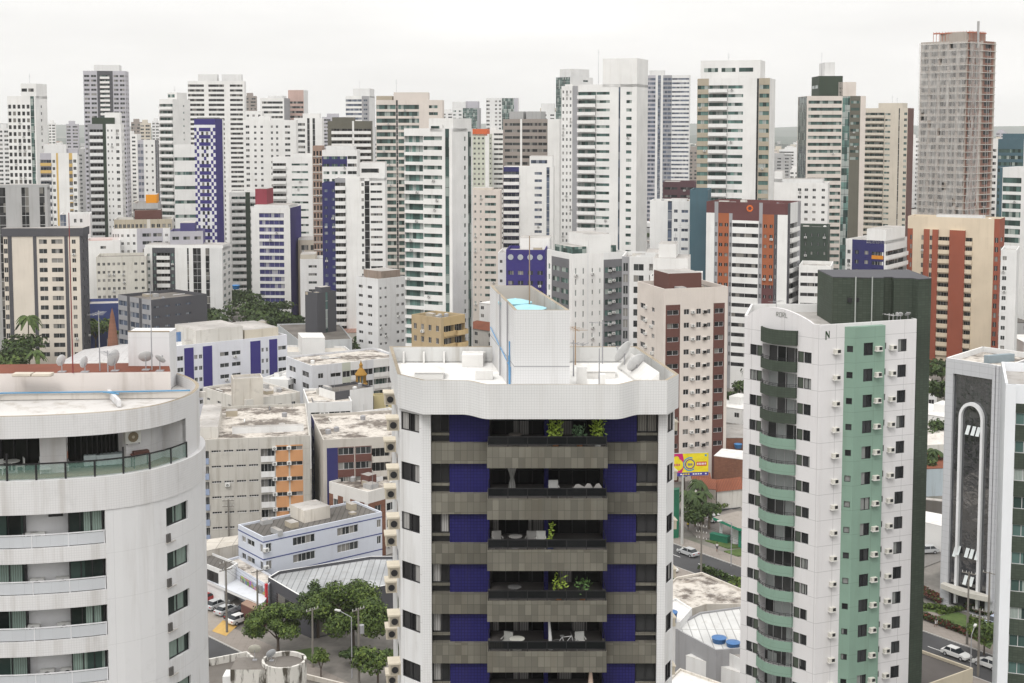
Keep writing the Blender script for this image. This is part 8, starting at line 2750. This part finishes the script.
# ================================================================== FILL: low houses between the towers, far city
rnd = random.Random(21)
def clear(x, y, r):
    for (a_, b_, c_) in REG:
        if (x - a_) ** 2 + (y - b_) ** 2 < (r + c_) ** 2: return False
    for p, e, w_ in ((RA, e1, 11), (RB, e2, 12)):
        d = V2(x, y) - p
        if abs(d.x * e.y - d.y * e.x) < w_ + r and y < 330: return False
    return True
LOWL = [('low white house with a grimy flat roof among the towers', WHITE2, STAINR), ('low house with an orange tile roof among the towers', OLDW, TILE),
        ('low grey building with a corrugated roof among the towers', GREYC, FIBRO), ('small cream walk-up building among the towers', BEIGE, ROOFG), ('low white walled building with a white roof among the towers', WHITE, ROOFW)]
nlow = 0
y = 300.0
while y < 900:
    x = -y * .42
    while x < y * .42:
        jx, jy = x + rnd.uniform(-4, 4), y + rnd.uniform(-4, 4)
        hw, hd = rnd.uniform(5, 8.5), rnd.uniform(5, 8)
        if clear(jx, jy, max(hw, hd) + 1):
            if rnd.random() < .22:
                if nlow < 2000:
                    tree((jx, jy, 0), rnd.uniform(7, 12), rnd.uniform(8, 13), 'green tree growing among the low houses between the towers', rnd.choice((0, 1, 1)), 30 + rnd.randrange(5), 'trees among the low houses', rnd.uniform(0, 6), n=450, leaf=1.0)
            else:
                k = rnd.randrange(5)
                lb, wm_, rm_ = LOWL[k]
                H_ = rnd.choice((4, 6.5, 6.5, 9.5, 12.5)) if y > 420 else rnd.choice((4, 6.5))
                root = thing('low_house', lb, 'house', (jx, jy, 0), R(rnd.choice((-38, -42, -4, 3))), lb.split(' among')[0] + 's between the towers')
                b = MB(); b.box(-hw, hw, -hd, hd, 0, H_, wm_, bottom=False); b.build('wall', root)
                b = MB()
                if rm_ is TILE:
                    A_, B_, C_, D_ = (-hw - .4, -hd - .4, H_), (hw + .4, -hd - .4, H_), (hw + .4, hd + .4, H_), (-hw - .4, hd + .4, H_)
                    r0, r1 = (-hw * .6, 0, H_ + 2), (hw * .6, 0, H_ + 2)
                    for f in ((A_, B_, r1, r0), (B_, C_, r1), (C_, D_, r0, r1), (D_, A_, r0)): b.face(f, TILE)
                else:
                    b.box(-hw - .1, hw + .1, -hd - .1, hd + .1, H_ + .003, H_ + .2, rm_)
                    if rnd.random() < .5: b.box(hw * .1, hw * .6, -hd * .3, hd * .5, H_ + .2, H_ + 2.2, wm_, rm_)
                b.build('roof', root)
                wm2 = win_mesh(1.4, 1.2, GLD, FRW, 2, -.03, True)
                for f in range(int(H_ / 3)):
                    for q in range(3):
                        put('window', wm2, root, Matrix.Translation((-hw + .8 + q * (hw * 2 - 3) / 2, -hd, H_ - 2.2 - 3 * f)))
                nlow += 1
        x += 21
    y += 20 if y < 500 else 26
print('low houses', nlow)
# hazy towers far behind
FAR = [(47, 56, 193 - 20 + 5, 1000), (48.5, 55, 123, 1500), (66, 78, 124, 1300), (131, 142, 122, 1300), (140, 150, 123, 1250), (152, 159, 121, 1400), (228, 250, 175, 900), (322, 345, 117, 1200), (380, 404, 140, 1000),
       (540, 556, 108, 1300), (440, 455, 112, 1500), (493, 503, 108, 1400), (642, 650, 120, 1200), (688, 700, 150, 1200), (773, 784, 149, 1500), (784, 797, 149, 1480), (790, 800, 170, 1100), (911, 922, 150, 1400),
       (1004, 1016, 150, 1100), (994, 1002, 140, 1300), (-2, 9, 128, 1000), (30, 48, 150, 1200), (56, 66, 150, 900), (244, 256, 96, 1300), (300, 318, 124, 1300), (555, 562, 118, 1500), (866, 874, 130, 1300), (996, 1006, 132, 1700)]
for i, (xa, xb, yt, d) in enumerate(FAR):
    T('distant_tower', 'pale hazy tower block among the distant ones on the skyline', xa, xb, None, yt, d, 3, m=(WHITE2, WHITE, LAV, TAUPE, BEIGE)[i % 5], fh=3.2, dep=18,
      L=[wi(1, 1, .8, 1.5), pl(.25), wi(1.2, 1, .85, 1.5)], pent=[(.2, .7, .2, .8, 4)], group='hazy towers on the far skyline')
fr = random.Random(5)
for i in range(70):
    d = fr.uniform(950, 1700)
    xa = 1024 * (i + fr.random()) / 70
    wpx = fr.uniform(14, 26) * F / d
    hh = fr.uniform(32, 72)
    yt = CY - F * math.tan(math.atan((hh - 80) / d) + PITCH)
    if any(abs(xa + wpx / 2 - (q[0] + q[1]) / 2) < 6 and abs(q[3] - d) < 60 for q in FAR): continue
    T('distant_tower', 'pale hazy tower block among the distant ones on the skyline', xa, xa + wpx, None, yt, d, fr.choice((3, 12)), m=(WHITE2, WHITE, LAV, PINKC, GREYC, WHITE2)[i % 6], fh=3.2, dep=16,
      L=[[wi(1, 1, .85, 1.5), pl(.3), wi(1.2, 1, .8, 1.5)], [wi(1, 3, .5, 1.4)], [ba(1, po=.5, pm=WHITE2), pl(.7)]][i % 3], pent=[(.2, .7, .2, .8, 3.5)], group='hazy towers on the far skyline')
# far-off low city and woods
b = MB()
mats = [WHITE2, OLDW, BEIGE, GREYC, paint((.33, .16, .11), .5), HM, HM]
for k in range(5200):
    y = 900 + 3600 * rnd.random() ** 1.4
    x = rnd.uniform(-.42, .42) * y
    s_ = rnd.uniform(8, 20)
    m = rnd.choice(mats)
    b.box(x, x + s_, y, y + s_, 0, rnd.choice((5, 7, 9, 12, 18)) if m is not HM else rnd.uniform(8, 15), m, bottom=False)
tag(b.build('far_city'), 'far-off low city of houses and trees fading in the haze', 'city', None, 'stuff')
